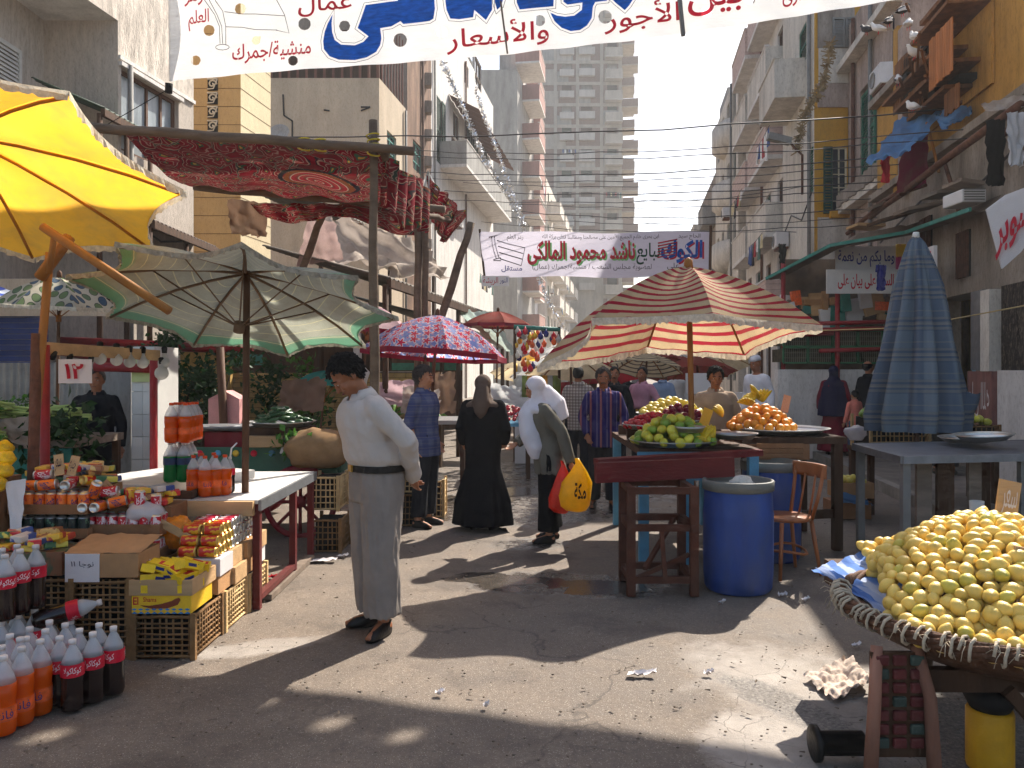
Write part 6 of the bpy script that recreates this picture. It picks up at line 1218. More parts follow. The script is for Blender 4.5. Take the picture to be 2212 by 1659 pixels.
def board_sign(label,px,py,Y,w,h,tilt,txt=None):
    c=P(px,py,Y); o=thing('price_board',label,'price board',c,'price boards'); ux=Vector((math.cos(tilt),0,-math.sin(tilt)))*w; uz=Vector((math.sin(tilt),.12,math.cos(tilt)))*h; mb=MB(); mb.poly([c-ux/2-uz/2,c+ux/2-uz/2,c+ux/2+uz/2,c-ux/2+uz/2],.014,(0,1,0)); mb.build('board',WOODL,o)
    mb=MB(); mb.beam(c-uz*.4+Vector((0,.02,0)),c-uz*1.1+Vector((0,.02,0)),.02); mb.build('stake',WOODL,o)
    if txt: lettering(txt,lambda u,v:c+ux*(u-.5)*.7+uz*(v-.5)*.6+Vector((0,-.006,0)),(0,0,1,1),SCR,o,'chalk')
board_sign('pale wooden price board stuck behind the lemon heap',2178,1088,3.85,.105,.22,R(12),'سعر'); board_sign('pale wooden price board at the right edge beside the lemons',2205,1235,3.3,.06,.20,R(10))
gl=thing('glass_rim_jar','small empty glass standing on the ground beyond the lemons','glass',P(2110,1125,5.6)*Vector((1,1,0))); c=P(2110,1082,5.3); mb=MB(); mb.lathe([(.04,-.3),(.045,0),(.04,0),(.035,-.28)],c,16,False); mb.build('cup',GLB,gl); mb=MB(); mb.b2((c.x-.06,c.y-.06,.004),(c.x+.06,c.y+.06,c.z-.3)); mb.build('block',WOODD,gl)
# ---- grey metal table ---------------------------------------------------
mt=thing('metal_table','grey sheet metal table with angle iron edges by the folded umbrella','table',(4.2,6.9,0)); MTOP=M('table_zinc',(112,114,122),.35,.55,var=.25,s=5,dirt=.3,bump=.2)
mb=MB(); mb.poly([(3.09,6.3,.955),(5.4,6.7,.955),(5.5,7.9,.955),(3.18,7.42,.955)],.012,(0,0,1)); mb.build('top',MTOP,mt)
for a,b in (((3.09,6.3),(5.4,6.7)),((5.5,7.9),(3.18,7.42)),((3.18,7.42),(3.09,6.3))): mb=MB(); mb.beam(Vector(a+(.94,)),Vector(b+(.94,)),.03,.06); mb.build('edge_angle',STEEL,mt)
for x,y in ((3.14,6.36),(3.22,7.36),(5.3,6.74),(5.4,7.8),(4.2,6.55)): mb=MB(); mb.b2((x-.03,y-.03,.004),(x+.03,y+.03,.94)); mb.build('leg',FRG,mt)
for k,(x,y,w_) in enumerate(((3.42,6.62,.14),(3.62,6.66,.16),(3.9,6.72,.12),(4.05,6.9,.2))): mb=MB(); mb.box((x,y,.47),(w_,.03,.92),.2); mb.build('loose_plank',WOODD if k%2 else WOODG,mt)
for i,(px,py,Y,tl) in enumerate(((2125,948,7.0,.05),(2090,952,7.25,.0))):
    c=P(px,py,Y); o=thing('metal_pan','shallow round aluminium pan on the grey table, '+('front','rear')+' one'if False else 'shallow round aluminium pan on the grey table, '+('front one','rear one')[i],'pan',c,'aluminium pans'); mb=MB(); mb.lathe([(0,-.015),(.17,-.01),(.235,.04),(.245,.045),(.17,.0),(0,-.004)],c,28,mm=Matrix.Rotation(R(-3),3,'Y')); mb.build('dish',STEELB,o)
# ---- striped umbrella stall ---------------------------------------------
ZINC=M('tray_zinc',(172,170,168),.32,.7,var=.15,s=8,dirt=.2)
def tray(label,c,r,h=.05,group='round metal trays'):
    o=thing('metal_tray',label,'tray',c,group); mb=MB(); mb.lathe([(0,0),(r*.8,0),(r,h),(r*1.03,h),(r*.8,.012),(0,.008)],c,32); mb.build('dish',ZINC,o); return o
def pile(proto,c,r,hgt,sz,n,label,group,seed,alt=None,rz=1.):
    q=random.Random(seed); ps=[]
    for it in range(n*60):
        a=q.random()*6.283; d=math.sqrt(q.random()); x,y=r*d*math.cos(a),r*rz*d*math.sin(a); z=hgt*(1-d**1.7)+sz
        p=Vector((c[0]+x,c[1]+y,c[2]+z))
        if all((p-s).length>sz*1.62 for s in ps): ps.append(p)
        if len(ps)>=n: break
    for i,p in enumerate(ps): (alt if alt and q.random()<.35 else proto).put(p,(q.random()*6,q.random()*6,q.random()*6),label,group,scale=(q.uniform(.84,1.14),q.uniform(.84,1.14),q.uniform(.84,1.14)))
    mb=MB(); 
    return ps
f_gua=fruit_proto('guava','yellow green guava','guava',.043,.047,GUA,12,.0); f_guag=fruit_proto('guava','green guava','guava',.043,.047,GUAG,12,.0); f_org=fruit_proto('orange','orange','orange',.041,.039,ORG,12); f_tom=fruit_proto('red_fruit','red fruit','fruit',.034,.03,TOM,10); f_plm=fruit_proto('pomegranate','dark red fruit','fruit',.038,.036,PLUM,10); f_yel=fruit_proto('quince','pale yellow fruit','fruit',.036,.04,LEMG,10)
t1=at(1455,6.95,1.0); tray('round zinc tray of guavas nearest under the striped umbrella',t1,.38); pile(f_gua,t1,.34,.2,.043,75,'guava in the front tray under the striped umbrella','guavas in the front tray',1,f_guag)
t2=at(1410,7.5,1.1); tray('zinc tray of red fruit behind the guavas',t2,.28); pile(f_tom,t2,.25,.1,.033,50,'red fruit in the tray behind the guavas','red fruit in the tray',2)
t3=at(1470,7.75,1.13); tray('zinc tray of dark red fruit behind the umbrella pole',t3,.26); pile(f_plm,t3,.23,.14,.037,34,'dark red fruit piled behind the umbrella pole','dark red fruit',3)
t4=at(1450,8.3,1.16); tray('zinc tray of pale yellow fruit at the back of the stall',t4,.36); pile(f_yel,t4,.33,.15,.037,60,'pale yellow fruit at the back of the striped umbrella stall','pale yellow fruit',4)
t5=at(1682,7.7,1.05); tray('wide zinc tray of oranges beside the fruit seller',t5,.46); pile(f_org,at(1645,7.7,1.06),.3,.2,.041,60,'orange in the wide tray beside the fruit seller','oranges in the tray',5)
t6=at(1585,6.9,1.06); tray('small scale pan right of the umbrella pole',t6,.2); t7=at(1490,6.72,1.13); tray('small scale pan in front of the guavas',t7,.13)
def banana_hand():
    o=thing('banana_hand','hand of bananas','bananas',(0,0,0),'hands of bananas')
    for k in range(7):
        a=R(-42+14*k); pts=[(.0+.03*q*math.sin(a)*1.0,.0+.012*q,.02+.03*q*math.cos(a)-.0035*q*q*.5) for q in range(6)]; mb=MB(); mb.tube(pts,[.008,.016,.018,.018,.014,.005],7); mb.build('banana',BAN,o)
    return o
bh=Proto(banana_hand)
for i,(px,py,Y,rx) in enumerate(((1632,868,8.2,.2),(1640,858,8.2,1.2),(1625,880,8.15,2.2),(1650,872,8.25,-.8),(1545,950,6.75,.5),(1535,962,6.7,1.4),(1520,960,6.7,-.6),(1560,905,7.9,.9))): bh.put(P(px,py,Y),(jit(.6),jit(.6),rx),('banana hand '+('at the left of the high bunch','at the top of the high bunch','low in the high bunch','at the right of the high bunch','right of the umbrella pole','lying low beside the scale pan','lying at the tray rim','behind the yellow card')[i]),None,1.1)
SKB=M('stall_blue_paint',(92,150,178),.6,var=.2,s=5,dirt=.4)
stl=thing('fruit_stall','blue painted fruit stall carrying the trays under the striped umbrella','stall',(1.5,7.3,0))
mb=MB(); mb.b2((1.08,6.75,.93),(2.1,8.6,.985)); mb.build('deck',WOODD,stl); mb=MB(); mb.b2((1.06,6.72,.72),(1.62,6.748,.96)); mb.build('front_board',SKB,stl)
for x,y in ((1.12,6.78),(1.5,6.78),(2.05,6.78),(1.12,8.5),(2.05,8.5)): mb=MB(); mb.b2((x-.04,y-.04,.004),(x+.04,y+.04,.929)); mb.build('leg',SKB,stl)
for y in (7.0,7.6,8.2): mb=MB(); mb.b2((1.1,y,.99),(2.0,y+.05,1.0 if y<7.3 else 1.085)); mb.build('batten',WOODD,stl)
ot=thing('orange_table','brown wooden table carrying the wide tray of oranges','table',(2.5,7.7,0)); mb=MB(); mb.b2((2.1,7.25,.98),(3.05,8.25,1.04)); mb.build('top',WOODD,ot); mb=MB(); mb.b2((2.12,7.22,.84),(2.7,7.248,.98)); mb.build('apron',KRAFTD,ot)
for x,y in ((2.15,7.3),(2.98,7.3),(2.98,8.18),(2.15,8.18),(2.6,7.3)): mb=MB(); mb.b2((x-.04,y-.04,.004),(x+.04,y+.04,.979)); mb.build('leg',WOODD,ot)
mb=MB(); mb.beam((2.15,7.3,.3),(2.98,7.3,.34),.04,.08); mb.build('stretcher',WOODD,ot)
cr=thing('fruit_crate','slatted crate hanging below the orange tray','crate',at(1690,7.4,.8)); 
for k in range(3): mb=MB(); mb.box(at(1685,7.2,.88+.045*k),(.42,.015,.04)); mb.build('slat',KRAFTD,cr)
slip(1524,905,7.0,.085,.19,'yellow price card standing behind the guavas',R(-22),M('card_yellow',(216,152,40),.6,var=.1)); slip(1698,872,7.9,.075,.17,'pinkish price card stuck among the oranges',R(-16),M('card_pink',(216,150,110),.6,var=.1))
# red trestle in front
rb=thing('red_trestle','dark red wooden trestle beam on a brown frame in front of the fruit stall','trestle',(1.1,5.95,0)); DRW=M('dark_red_wood',(104,36,34),.75,var=.3,s=8,stretch=(.2,1,1),dirt=.4,bump=.4); BRW=M('brown_frame_wood',(84,48,34),.75,var=.3,s=8,dirt=.35,bump=.3)
mb=MB(); mb.beam((.63,6.02,.875),(1.72,6.2,.90),.06,.15); mb.build('beam',DRW,rb); mb=MB(); mb.beam((.66,6.25,.93),(2.05,6.6,.97),.12,.05); mb.build('rear_plank',DRW,rb)
X0,X1,Y0,Y1=.87,1.33,5.82,6.25
for x,y in ((X0,Y0),(X1,Y0),(X0,Y1),(X1,Y1)): mb=MB(); mb.b2((x-.03,y-.03,.004),(x+.03,y+.03,.80)); mb.build('leg',BRW,rb)
for z in (.12,.5,.77):
    for a,b in (((X0,Y0),(X1,Y0)),((X0,Y1),(X1,Y1)),((X0,Y0),(X0,Y1)),((X1,Y0),(X1,Y1))): mb=MB(); mb.beam(Vector(a+(z,)),Vector(b+(z,)),.04,.05); mb.build('rail',BRW,rb)
mb=MB(); mb.beam((X0+.1,Y0,.2),(X1-.05,Y1,.5),.03); mb.build('brace',BRW,rb); mb=MB(); mb.beam((X0+.25,Y0,.12),(X0+.22,Y0,.5),.03); mb.build('middle_post',BRW,rb); mb=MB(); mb.beam((X0+.03,Y0+.02,.12),(X1-.03,Y0+.02,.3),.03); mb.build('brace',BRW,rb)
# blue barrels
BLU=M('blue_barrel_plastic',(30,64,134),.5,var=.3,s=5,dirt=.85,stretch=(1,1,.35),dcol=(66,74,96),bump=.1,spec=.45); BRG=M('barrel_rim_grey',(110,108,100),.6,var=.2,dirt=.3)
def barrel(label,c,r,h,lid=True):
    o=thing('blue_barrel',label,'barrel',c,'blue barrels'); mb=MB(); mb.lathe([(r*.9,.004),(r*.97,.03),(r,.12),(r*1.01,h*.3),(r*1.015,h*.33),(r*1.01,h*.36),(r*1.015,h*.66),(r*1.02,h*.7),(r*1.0,h*.73),(r*.98,h*.88),(r*.94,h*.94)],c,40,False); mb.build('body',BLU,o)
    mb=MB(); mb.lathe([(r*.95,h*.9),(r*1.03,h*.91),(r*1.04,h*.99),(r*1.0,h),(r*.93,h*.99),(r*.92,h*.955),(0,h*.95)],c,40,False); mb.build('rim',BRG,o)
    if lid:
        mb=MB(); cc=Vector(c)+Vector((0.02,-.02,h*.955)); mb.ball(cc,(r*.4,r*.3,.06),14,8)
        for p in mb.v: p+=(p-cc)*.5*mnoise.noise(p*25)
        mb.build('rag',CRM,o)
    return o
barrel('large blue barrel with a grey rim and a rag on its lid, nearest',at(1594,6.02,0),.255,.83); barrel('second blue barrel half hidden behind the chair',at(1665,7.0,0),.25,.86,False)
# bentwood chair
CHW=M('bentwood',(160,92,48),.45,var=.25,s=8,stretch=(1,1,.3),bump=.15,spec=.4); ch=thing('bentwood_chair','brown bentwood cafe chair behind the blue barrel','chair',at(1705,6.4,0)); cx_,cy_=at(1700,6.4,0).x,6.45
u=Vector((math.cos(R(20)),math.sin(R(20)),0)); v=Vector((-u.y,u.x,0)); cc=Vector((cx_,cy_,0)); w3=lambda a,b,z:cc+u*a+v*b+Vector((0,0,z))
mb=MB(); mb.rings([(0,0,0,.2,.2),(0,0,.015,.205,.205),(0,0,.03,.2,.2)],28); 
for p in mb.v: q=w3(p.x,p.y,.45+p.z); p.x,p.y,p.z=q
mb.build('seat',CHW,ch)
for a,b,a2,b2 in ((-.15,-.15,-.19,-.18),(-.15,.15,-.19,.18),(.16,-.12,.23,-.15),(.16,.12,.23,.15)): mb=MB(); mb.tube([w3(a,b,.45),w3((a+a2)/2,(b+b2)/2,.22),w3(a2,b2,.004)],[.018,.017,.014],8); mb.build('leg',CHW,ch)
for b in (-.15,.15): mb=MB(); mb.tube([w3(.16,b*.85,.45),w3(.21,b,.65),w3(.25,b*1.1,.86)],.016,8); mb.build('back_post',CHW,ch)
for b in (-.06,.06): mb=MB(); mb.tube([w3(.19,b,.47),w3(.23,b,.65),w3(.255,b,.8)],.009,6); mb.build('spindle',CHW,ch)
mb=MB(); mb.grid(lambda s,t:w3(.24+.04*math.sin(math.pi*s)+.0,-.19+.38*s,.78+.11*t),16,4); mb.build('top_rail',CHW,ch,fix=False,solid=.022)
mb=MB(); mb.tube([w3(.17*math.cos(a*.5),.17*math.sin(a*.5),.2+.02*math.sin(a)) for a in range(14)],.011,6); mb.build('leg_ring',CHW,ch)
# guava crates on the right, boxes under the table
gcx=at(1915,9.4,0).x
palm_crate('palm_crate','palm rib crate piled with green guavas beyond the grey table',gcx-.32,gcx+.35,9.1,9.6,.75,1.12,nh=6,nvv=7,m=PALML); pile(f_guag,(gcx,9.35,1.08),.3,.26,.05,40,'green guava piled in the palm crate by the folded umbrella','guavas in the palm crate',8,f_gua,.7)
sk=thing('crate_stand','rough wooden stand under the guava crate','stand',(gcx,9.35,0)); mb=MB(); mb.b2((gcx-.36,9.06,.70),(gcx+1.2,9.66,.748)); mb.build('top',WOODD,sk)
for x in (gcx-.32,gcx+1.1): 
    for y in (9.1,9.6): mb=MB(); mb.b2((x-.03,y-.03,.004),(x+.03,y+.03,.699)); mb.build('leg',WOODD,sk)
palm_crate('palm_crate','second palm rib crate partly behind the folded umbrella',gcx+.6,gcx+1.15,9.1,9.6,.75,1.02,nh=5,nvv=7); pile(f_gua,(gcx+.9,9.35,1.0),.24,.08,.045,20,'guava in the crate partly behind the folded umbrella','guavas in the second crate',9,f_guag,.7)
blobsheet('plastic_bag','white plastic bag beside the guava crate','bag',at(1848,9.0,.86),.12,.08,.16,SHRINK,31)
bx=at(1835,8.9,0).x; carton('fruit_carton','lower cardboard box on the ground under the grey table','carton',bx-.22,bx+.2,8.8,9.1,.004,.2,KRAFTD,'boxes under the grey table'); carton('fruit_carton','upper open cardboard box of yellow fruit under the grey table','carton',bx-.16,bx+.24,8.82,9.12,.23,.40,KRAFT,'boxes under the grey table',0,True); pile(f_yel,(bx+.04,8.97,.36),.14,.05,.036,12,'yellow fruit in the box under the grey table','yellow fruit under the table',10)
sheet('plastic_bag','bright blue plastic sheet between the two cardboard boxes','bag',[(bx-.26,8.78,.36),(bx+.1,8.79,.24),(bx+.22,8.79,.16),(bx-.2,8.77,.2)],TARPB,10,8,.03,4)
# ---- shop row on the right ----------------------------------------------
sh=thing('poultry_shop','shop front with red pipe frame, wire cages and white wall under a teal awning','shop',(6.8,15,0)); 
def sbox(x0,y0,x1,y1,Y,d,m,nm,par=None): a=P(x0,y1,Y); b=P(x1,y0,Y); mb=MB(); mb.b2((a.x,Y,a.z),(b.x,Y+d,b.z)); return mb.build(nm,m,par or sh)
mb=MB(); mb.b2((P(1680,0,14.9).x,14.9,0),(P(1990,0,14.9).x,15.1,P(0,798,14.9).z)); mb.build('low_wall',WHT,sh)
sbox(1690,560,1990,800,15.9,.06,M('shop_back',(112,96,80),.9,var=.5,s=2.2,dirt=.4),'interior')
qs=random.Random(17)
for k in range(34):
    c=P(qs.uniform(1700,1955),qs.uniform(640,690),15.2+qs.random()*.5); mb=MB(); mb.box(c,(qs.uniform(.1,.4),.1,qs.uniform(.1,.45)),Matrix.Rotation(qs.uniform(-.3,.3),3,'Y')); mb.build('stored_goods',[WOODL,WSGN,KRAFT,TEAL,WOODG,LBO][k%6],sh)
for x0,x1,Y in ((1806,1812,14.75),(1690,1694,15.2),(1958,1963,14.8)): c=P((x0+x1)/2,0,Y); mb=MB(); mb.tube([(c.x,Y,0.0),(c.x,Y,P(0,528,Y).z)],.045,8); mb.build('pipe_post',REDP,sh)
for y0,x0,x1 in ((694,1720,1965),(708,1700,1965),(720,1680,1800),(752,1770,1960)): a=P(x0,y0+6,14.7); b=P(x1,y0,14.7); mb=MB(); mb.tube([a,b],.04,8); mb.build('pipe_rail',REDP,sh)
GRC2=M('cage_green',(58,108,74),.6,dirt=.4); WIRM=M('cage_wire',(120,116,100),.5,.4,var=.3)
for i in range(5):
    for j in range(2):
        x0=1692+54*i; y0=715+36*j; a=P(x0,y0+33,14.8); b=P(x0+52,y0,14.8); cg=thing('wire_cage','wire poultry cage on the shop shelf, '+('upper','lower')[j]+' row, '+('first','second','third','fourth','fifth')[i]+' from the left','cage',(a.x,14.8,a.z),'poultry cages')
        mb=MB(); 
        for p,q in ((a,Vector((b.x,14.8,a.z))),(Vector((a.x,14.8,b.z)),b),(a,Vector((a.x,14.8,b.z))),(Vector((b.x,14.8,a.z)),b)): mb.beam(p,q,.03)
        mb.build('frame',GRC2,cg); mb=MB()
        for k in range(1,12): x=a.x+(b.x-a.x)*k/12; mb.beam((x,14.8,a.z),(x,14.8,b.z),.008)
        for k in range(1,3): z=a.z+(b.z-a.z)*k/3; mb.beam((a.x,14.802,z),(b.x,14.802,z),.008)
        o=mb.build('wires',WIRM,cg); o['kind']='stuff'; mb=MB(); mb.b2((a.x+.02,14.85,a.z+.02),(b.x-.02,15.5,b.z-.02)); mb.build('inside',M('straw_dark',(70,62,44),.9,var=.5,s=12),cg)
card('shop_sign','long white sign with blue script above the shop','sign',1806,532,1936,585,14.5,WSGN,.04,[('وما بكم من نعمة',(.03,.15,.97,.85),INKN)],R(-3),bold=.02); card('shop_sign','yellow and magenta end panel of the long shop sign','sign',1937,527,1966,582,14.45,m_two('sign_yellowpink',(222,180,40),(180,50,110),3,.5),.04,None,R(-3))
card('shop_sign','white sign with large red lettering below the blue one','sign',1786,582,1954,634,14.4,WSGN,.04,[('السيد على بيان على',(.14,.18,.86,.82),INKR)],R(-2),bold=.02)
f1s=lambda x0,y0,x1,y1,txt,m,lbl:None
so_=thing('shop_sign','slanted red and white sign over the dark doorway on the right','sign',f1.at(5,3,.5)); A4=[f1.at(*f1.px(x,y),.6) for x,y in ((2034,618),(2112,585),(2112,528),(2034,552))]
mb=MB(); mb.poly(A4,.05,-f1.N); mb.build('board',WSGN,so_); QF=lambda u,v:A4[0].lerp(A4[1],u).lerp(A4[3].lerp(A4[2],u),v)+f1.N*.006
lettering('كفر الشيخ والوجيه',QF,(.06,.2,.94,.85),INKR,so_,'painted_word',True,.04); mb=MB(); mb.poly([QF(u,v)-f1.N*.002 for u,v in ((.02,.04),(.98,.04),(.98,.16),(.02,.16))]); mb.build('red_band',INKR,so_,fix=False)
pn_=thing('pennant_sign','white pennant shaped sign with red and green lettering at the right edge','sign',P(2190,480,8.6)); PV_=[(2132,452),(2175,420),(2240,395),(2240,500),(2205,545),(2166,580)]; mb=MB(); mb.poly([P(x,y,8.8-.004*(x-2132)) for x,y in PV_],.03,(0,1,0)); mb.build('board',WSGN,pn_); lettering('سوبر',lambda u,v:P(2150+80*u,540-70*u-70*v+25,8.76-.004*(18+80*u)),(0,0,1,1),INKR,pn_,'painted_word',True,.03)
aw=thing('teal_awning','long teal edged awning above the poultry shop','awning',(6.5,14,3.6)); AW=[P(1655,602,15.5),P(1794,530,13.9),P(1956,502,13.3),P(2096,452,10.4)]
for i in range(3):
    a,b=AW[i],AW[i+1]; up=Vector((.7,.4,.3)); mb=MB(); mb.grid(lambda u,v:a.lerp(b,u)+up*v*.9+Vector((0,0,-.12*math.sin(math.pi*v)+.03*mnoise.noise((u*8,v*5,i)))),12,6); mb.build('sheet',M('awning_brown',(104,88,74),.9,var=.3,dirt=.4),aw,fix=False)
    mb=MB(); mb.beam(a,b,.03,.055); mb.build('edge_rail',TEAL,aw)
for i,(a,b,r_) in enumerate(((P(2205,226,9.4),P(1945,420,13.4),.055),(P(2225,262,9),P(2140,305,10.5),.05),(P(1945,422,13.3),P(1880,470,14.2),.045),(P(2040,350,12),P(2075,470,11.5),.03),(P(2002,265,12.6),P(2028,372,12.3),.022),(P(1895,440,14),P(2000,400,12.8),.03),(P(1830,505,15),P(1960,400,13.3),.04))):
    mb=MB(); mb.tube([a,a.lerp(b,.5)+Vector((0,0,.02)),b],r_,8); tag(mb.build('awning_pole',RUST if i!=4 else OW),('thick rusty pipe slanting down from the right edge','short dark pipe at the right edge','thin rusty pipe continuing the slanted one','upright rusty stay under the awning','yellow bamboo prop under the blue tarpaulin','crooked stick under the maroon cloth','long plank pole above the long shop sign')[i],'pole','awning poles')
for i,(px,py,w_,h_,Y) in enumerate(((1905,440,70,12,14),(1930,470,90,14,13.4),(1985,450,80,16,12.6),(2035,420,60,14,11.8),(1870,490,60,10,14.6),(2080,400,50,14,11.2))):
    c=P(px,py,Y); mb=MB(); mb.box(c,(w_/F*Y,.5,.05),Matrix.Rotation(R(-22+6*i),3,'Y')); tag(mb.build('old_board',(WOODG,WOODD,WOODG,PV,WOODL,WOODG)[i]),('grey','dark','broad grey','stone grey','short pale','rightmost grey')[i]+' old board lying on the awning frame','board','boards on the awning')
acu=thing('air_conditioner','old white air conditioner box on the wall above the slanted sign','air conditioner',P(2078,432,11)); a=P(2052,446,11.2); b=P(2104,418,11.2); mb=MB(); mb.b2((a.x,10.9,a.z),(b.x,11.4,b.z)); mb.build('case',WSGN,acu,bev=.02); mb=MB()
for k in range(5): mb.b2((a.x+.03,10.89,a.z+.03+.035*k),(b.x-.03,10.899,a.z+.045+.035*k))
o=mb.build('louvres',FRG,acu); o['kind']='stuff'
for i,(px,py,Y,w_,h_,m1,lb) in enumerate(((1913,362,13.0,.16,.5,LBR,'red and blue child clothes hanging under the blue tarpaulin'),(1690,548,14,.14,.34,DARK,'small black garment hanging on a line near the awning edge'),(1903,600,13,.17,.42,LNV,'dark cloth bundle hanging in front of the shop signs'),(2150,330,9.6,.25,.8,DARK,'black netting hanging from the right hand pipes'),(2195,300,9.0,.22,.6,WSGN,'white cloth hanging at the far right edge'))):
    sheet('hanging_garment',lb,'clothes',[P(px,py,Y)+Vector((-w_/2,0,h_/2)),P(px,py,Y)+Vector((w_/2,0,h_/2)),P(px,py,Y)+Vector((w_*.4,0,-h_/2)),P(px,py,Y)+Vector((-w_*.35,0,-h_/2))],m1,10,12,.06,i+40,'hanging clothes')
lp=thing('street_lamp','grey street lamp head on a thin arm by the white flats','lamp',P(1690,305,19)); c=P(1683,300,19); mb=MB(); mb.box(c,(.55,.2,.16),Matrix.Rotation(R(14),3,'Y')); mb.build('head',FRG,lp); mb=MB(); mb.tube([c+Vector((.25,0,-.06)),P(1715,318,19),P(1733,335,19),P(1733,420,19)],.03,6); mb.build('arm',RUST,lp)
# ---- pigeons ------------------------------------------------------------
PGW=M('feather_white',(226,220,212),.8,var=.06); PGD=M('feather_dark',(52,48,48),.7,var=.2)
def pigeon(label,c,m1,m2,rz):
    o=thing('pigeon',label,'pigeon',c,'pigeons on the loft'); T=Matrix.Translation(c)@Matrix.Rotation(rz,4,'Z'); mb=MB()
    mb.tube([(-.13,0,.06),(-.07,0,.085),(0,0,.11),(.07,0,.14),(.10,0,.19),(.115,0,.215),(.145,0,.22)],[.02,.045,.065,.055,.03,.028,.012],12); mb.v=[T@p for p in mb.v]; mb.build('body',m1,o)
    mb=MB(); mb.grid(lambda u,v:Vector((-.24+.13*u,(v-.5)*.09*(1.3-.5*u),.03+.04*u)),3,3); mb.v=[T@p for p in mb.v]; mb.build('tail',m2,o,fix=False)
    for s in (-1,1): mb=MB(); mb.grid(lambda u,v:Vector((-.13+.17*u,s*(.05+.018*math.sin(math.pi*u)),.06+.07*u+.07*(v-.5)*(.4+.6*u))),5,4); mb.v=[T@p for p in mb.v]; mb.build('wing',m2,o,fix=False,solid=.008)
    for s in (-1,1): mb=MB(); mb.tube([T@Vector((.0,s*.02,.06)),T@Vector((.01,s*.02,0))],.005,4); mb.build('leg',LBR,o)
    mb=MB(); mb.tube([T@Vector((.14,0,.22)),T@Vector((.165,0,.212))],[.007,.002],5); mb.build('beak',DARK,o)
for i,(px,py,a,b,rz,lb) in enumerate(((1975,66,PGW,PGW,2.6,'white pigeon facing left on the top left perch'),(1999,50,PGD,PGW,.6,'black and white pigeon above the left perch'),(1946,68,PGD,PGD,2.0,'dark pigeon at the far left of the loft'),(2049,56,PGW,PGW,1.0,'white pigeon standing on the upper board'),(2066,84,PGW,PGW,1.6,'round white pigeon at the slatted coop'),(2065,120,PGW,PGW,3.3,'white pigeon stretched along a perch in the middle'),(2024,178,PGW,PGD,1.2,'black and white pigeon on the lower board'),(2060,236,PGW,PGW,1.8,'white pigeon just above the blue tarpaulin'),(2034,27,PGD,PGW,.3,'dark winged pigeon near the top edge'))):
    u_,z_=f1u.px(px,py); pigeon(lb,f1u.at(u_,z_-.03,.6),a,b,rz)
# ---- carts and stalls behind the man ------------------------------------
GRNC=M('cart_green',(58,96,76),.6,var=.2,dirt=.4); RDC=M('cart_red',(134,30,42),.55,var=.2,dirt=.3)
ct=thing('green_handcart','green painted vegetable handcart with red spoked wheels','cart',(-2.4,8.6,0)); mb=MB(); mb.b2((-3.4,8.0,.62),(-1.75,9.2,.70)); mb.build('bed',WOODD,ct); mb=MB(); mb.b2((-3.4,7.96,.62),(-1.75,7.998,.88)); mb.build('side_board',GRNC,ct); mb=MB(); mb.b2((-1.748,8.0,.62),(-1.72,9.2,.88)); mb.build('end_board',GRNC,ct)
for k in range(9): mb=MB(); mb.lathe([(.0,0),(.035,0),(.03,.012),(0,.014)],(-3.3+.18*k,7.958,.82),10,mm=Matrix.Rotation(R(90),3,'X')); mb.build('painted_boss',(M('boss_yellow',(210,170,50),.6),LBR,SKB)[k%3],ct)
for x,y in ((-2.95,7.9),(-2.1,7.9),(-2.95,9.28)):
    mb=MB(); rr=.34; mb.tube([(x+rr*math.cos(a),y,.345+rr*math.sin(a)) for a in [2*math.pi*k/28 for k in range(29)]],.03,7); wl_=mb.build('wheel',RDC,ct); mb=MB()
    for k in range(8): a=math.pi*k/4; mb.tube([(x,y,.345),(x+rr*math.cos(a),y,.345+rr*math.sin(a))],.018,5)
    mb.build('spokes',RDC,wl_); mb=MB(); mb.tube([(x,y-.05,.345),(x,y+.05,.345)],.06,10); mb.build('hub',RDC,wl_)
t8=at(610,8.2,1.08); tray('zinc tray of shiny cucumbers on the green cart',t8,.34); f_cuc=Proto(lambda:tag((lambda mb:(mb.tube([(-.09,0,0),(-.05,0,.008),(.05,0,.006),(.09,0,0)],[.008,.02,.02,.008],8),mb)[1])(MB()).build('cucumber',CUC,loc=(0,0,0)),'cucumber','cucumber'))
q=random.Random(3)
for k in range(42): a=q.random()*6.28; d=math.sqrt(q.random()); f_cuc.put((t8.x+.26*d*math.cos(a),t8.y+.2*d*math.sin(a),t8.z+.03+.16*(1-d)),(0,q.uniform(-.4,.4),q.random()*6),'cucumber in the zinc tray on the green cart','cucumbers in the tray')
sdn=thing('tray_stand','crate stand under the cucumber tray','stand',(t8.x,t8.y,.7)); mb=MB(); mb.b2((t8.x-.3,t8.y-.2,.71),(t8.x+.3,t8.y+.2,1.075)); mb.build('crate',WOODD,sdn)
carton('wooden_box','pale wooden box on the cart below the cucumber tray','box',t8.x-.25,t8.x+.1,7.85,8.0 -.045,.89,1.0,WOODL,None)
slip(620,960,7.9,.09,.2,'white price card standing on the green cart',R(-14),PAPER)
BUR=M('burlap',(150,116,80),.95,var=.2,s=8,bump=.8,bs=160,dirt=.25); blobsheet('burlap_sack','brown burlap sack slumped on the green cart behind the man','sack',at(690,7.85,.70),.34,.24,.36,BUR,17)
tag(leaves_mesh(None,[(at(640,7.9,0).x+.12*rnd.gauss(0,1),7.85+.05*rnd.gauss(0,1),.93+.05*rnd.gauss(0,1)) for _ in range(160)],.09,LFG,'herb_bunch',at(640,7.9,.9)),'green herbs lying beside the burlap sack','herbs')
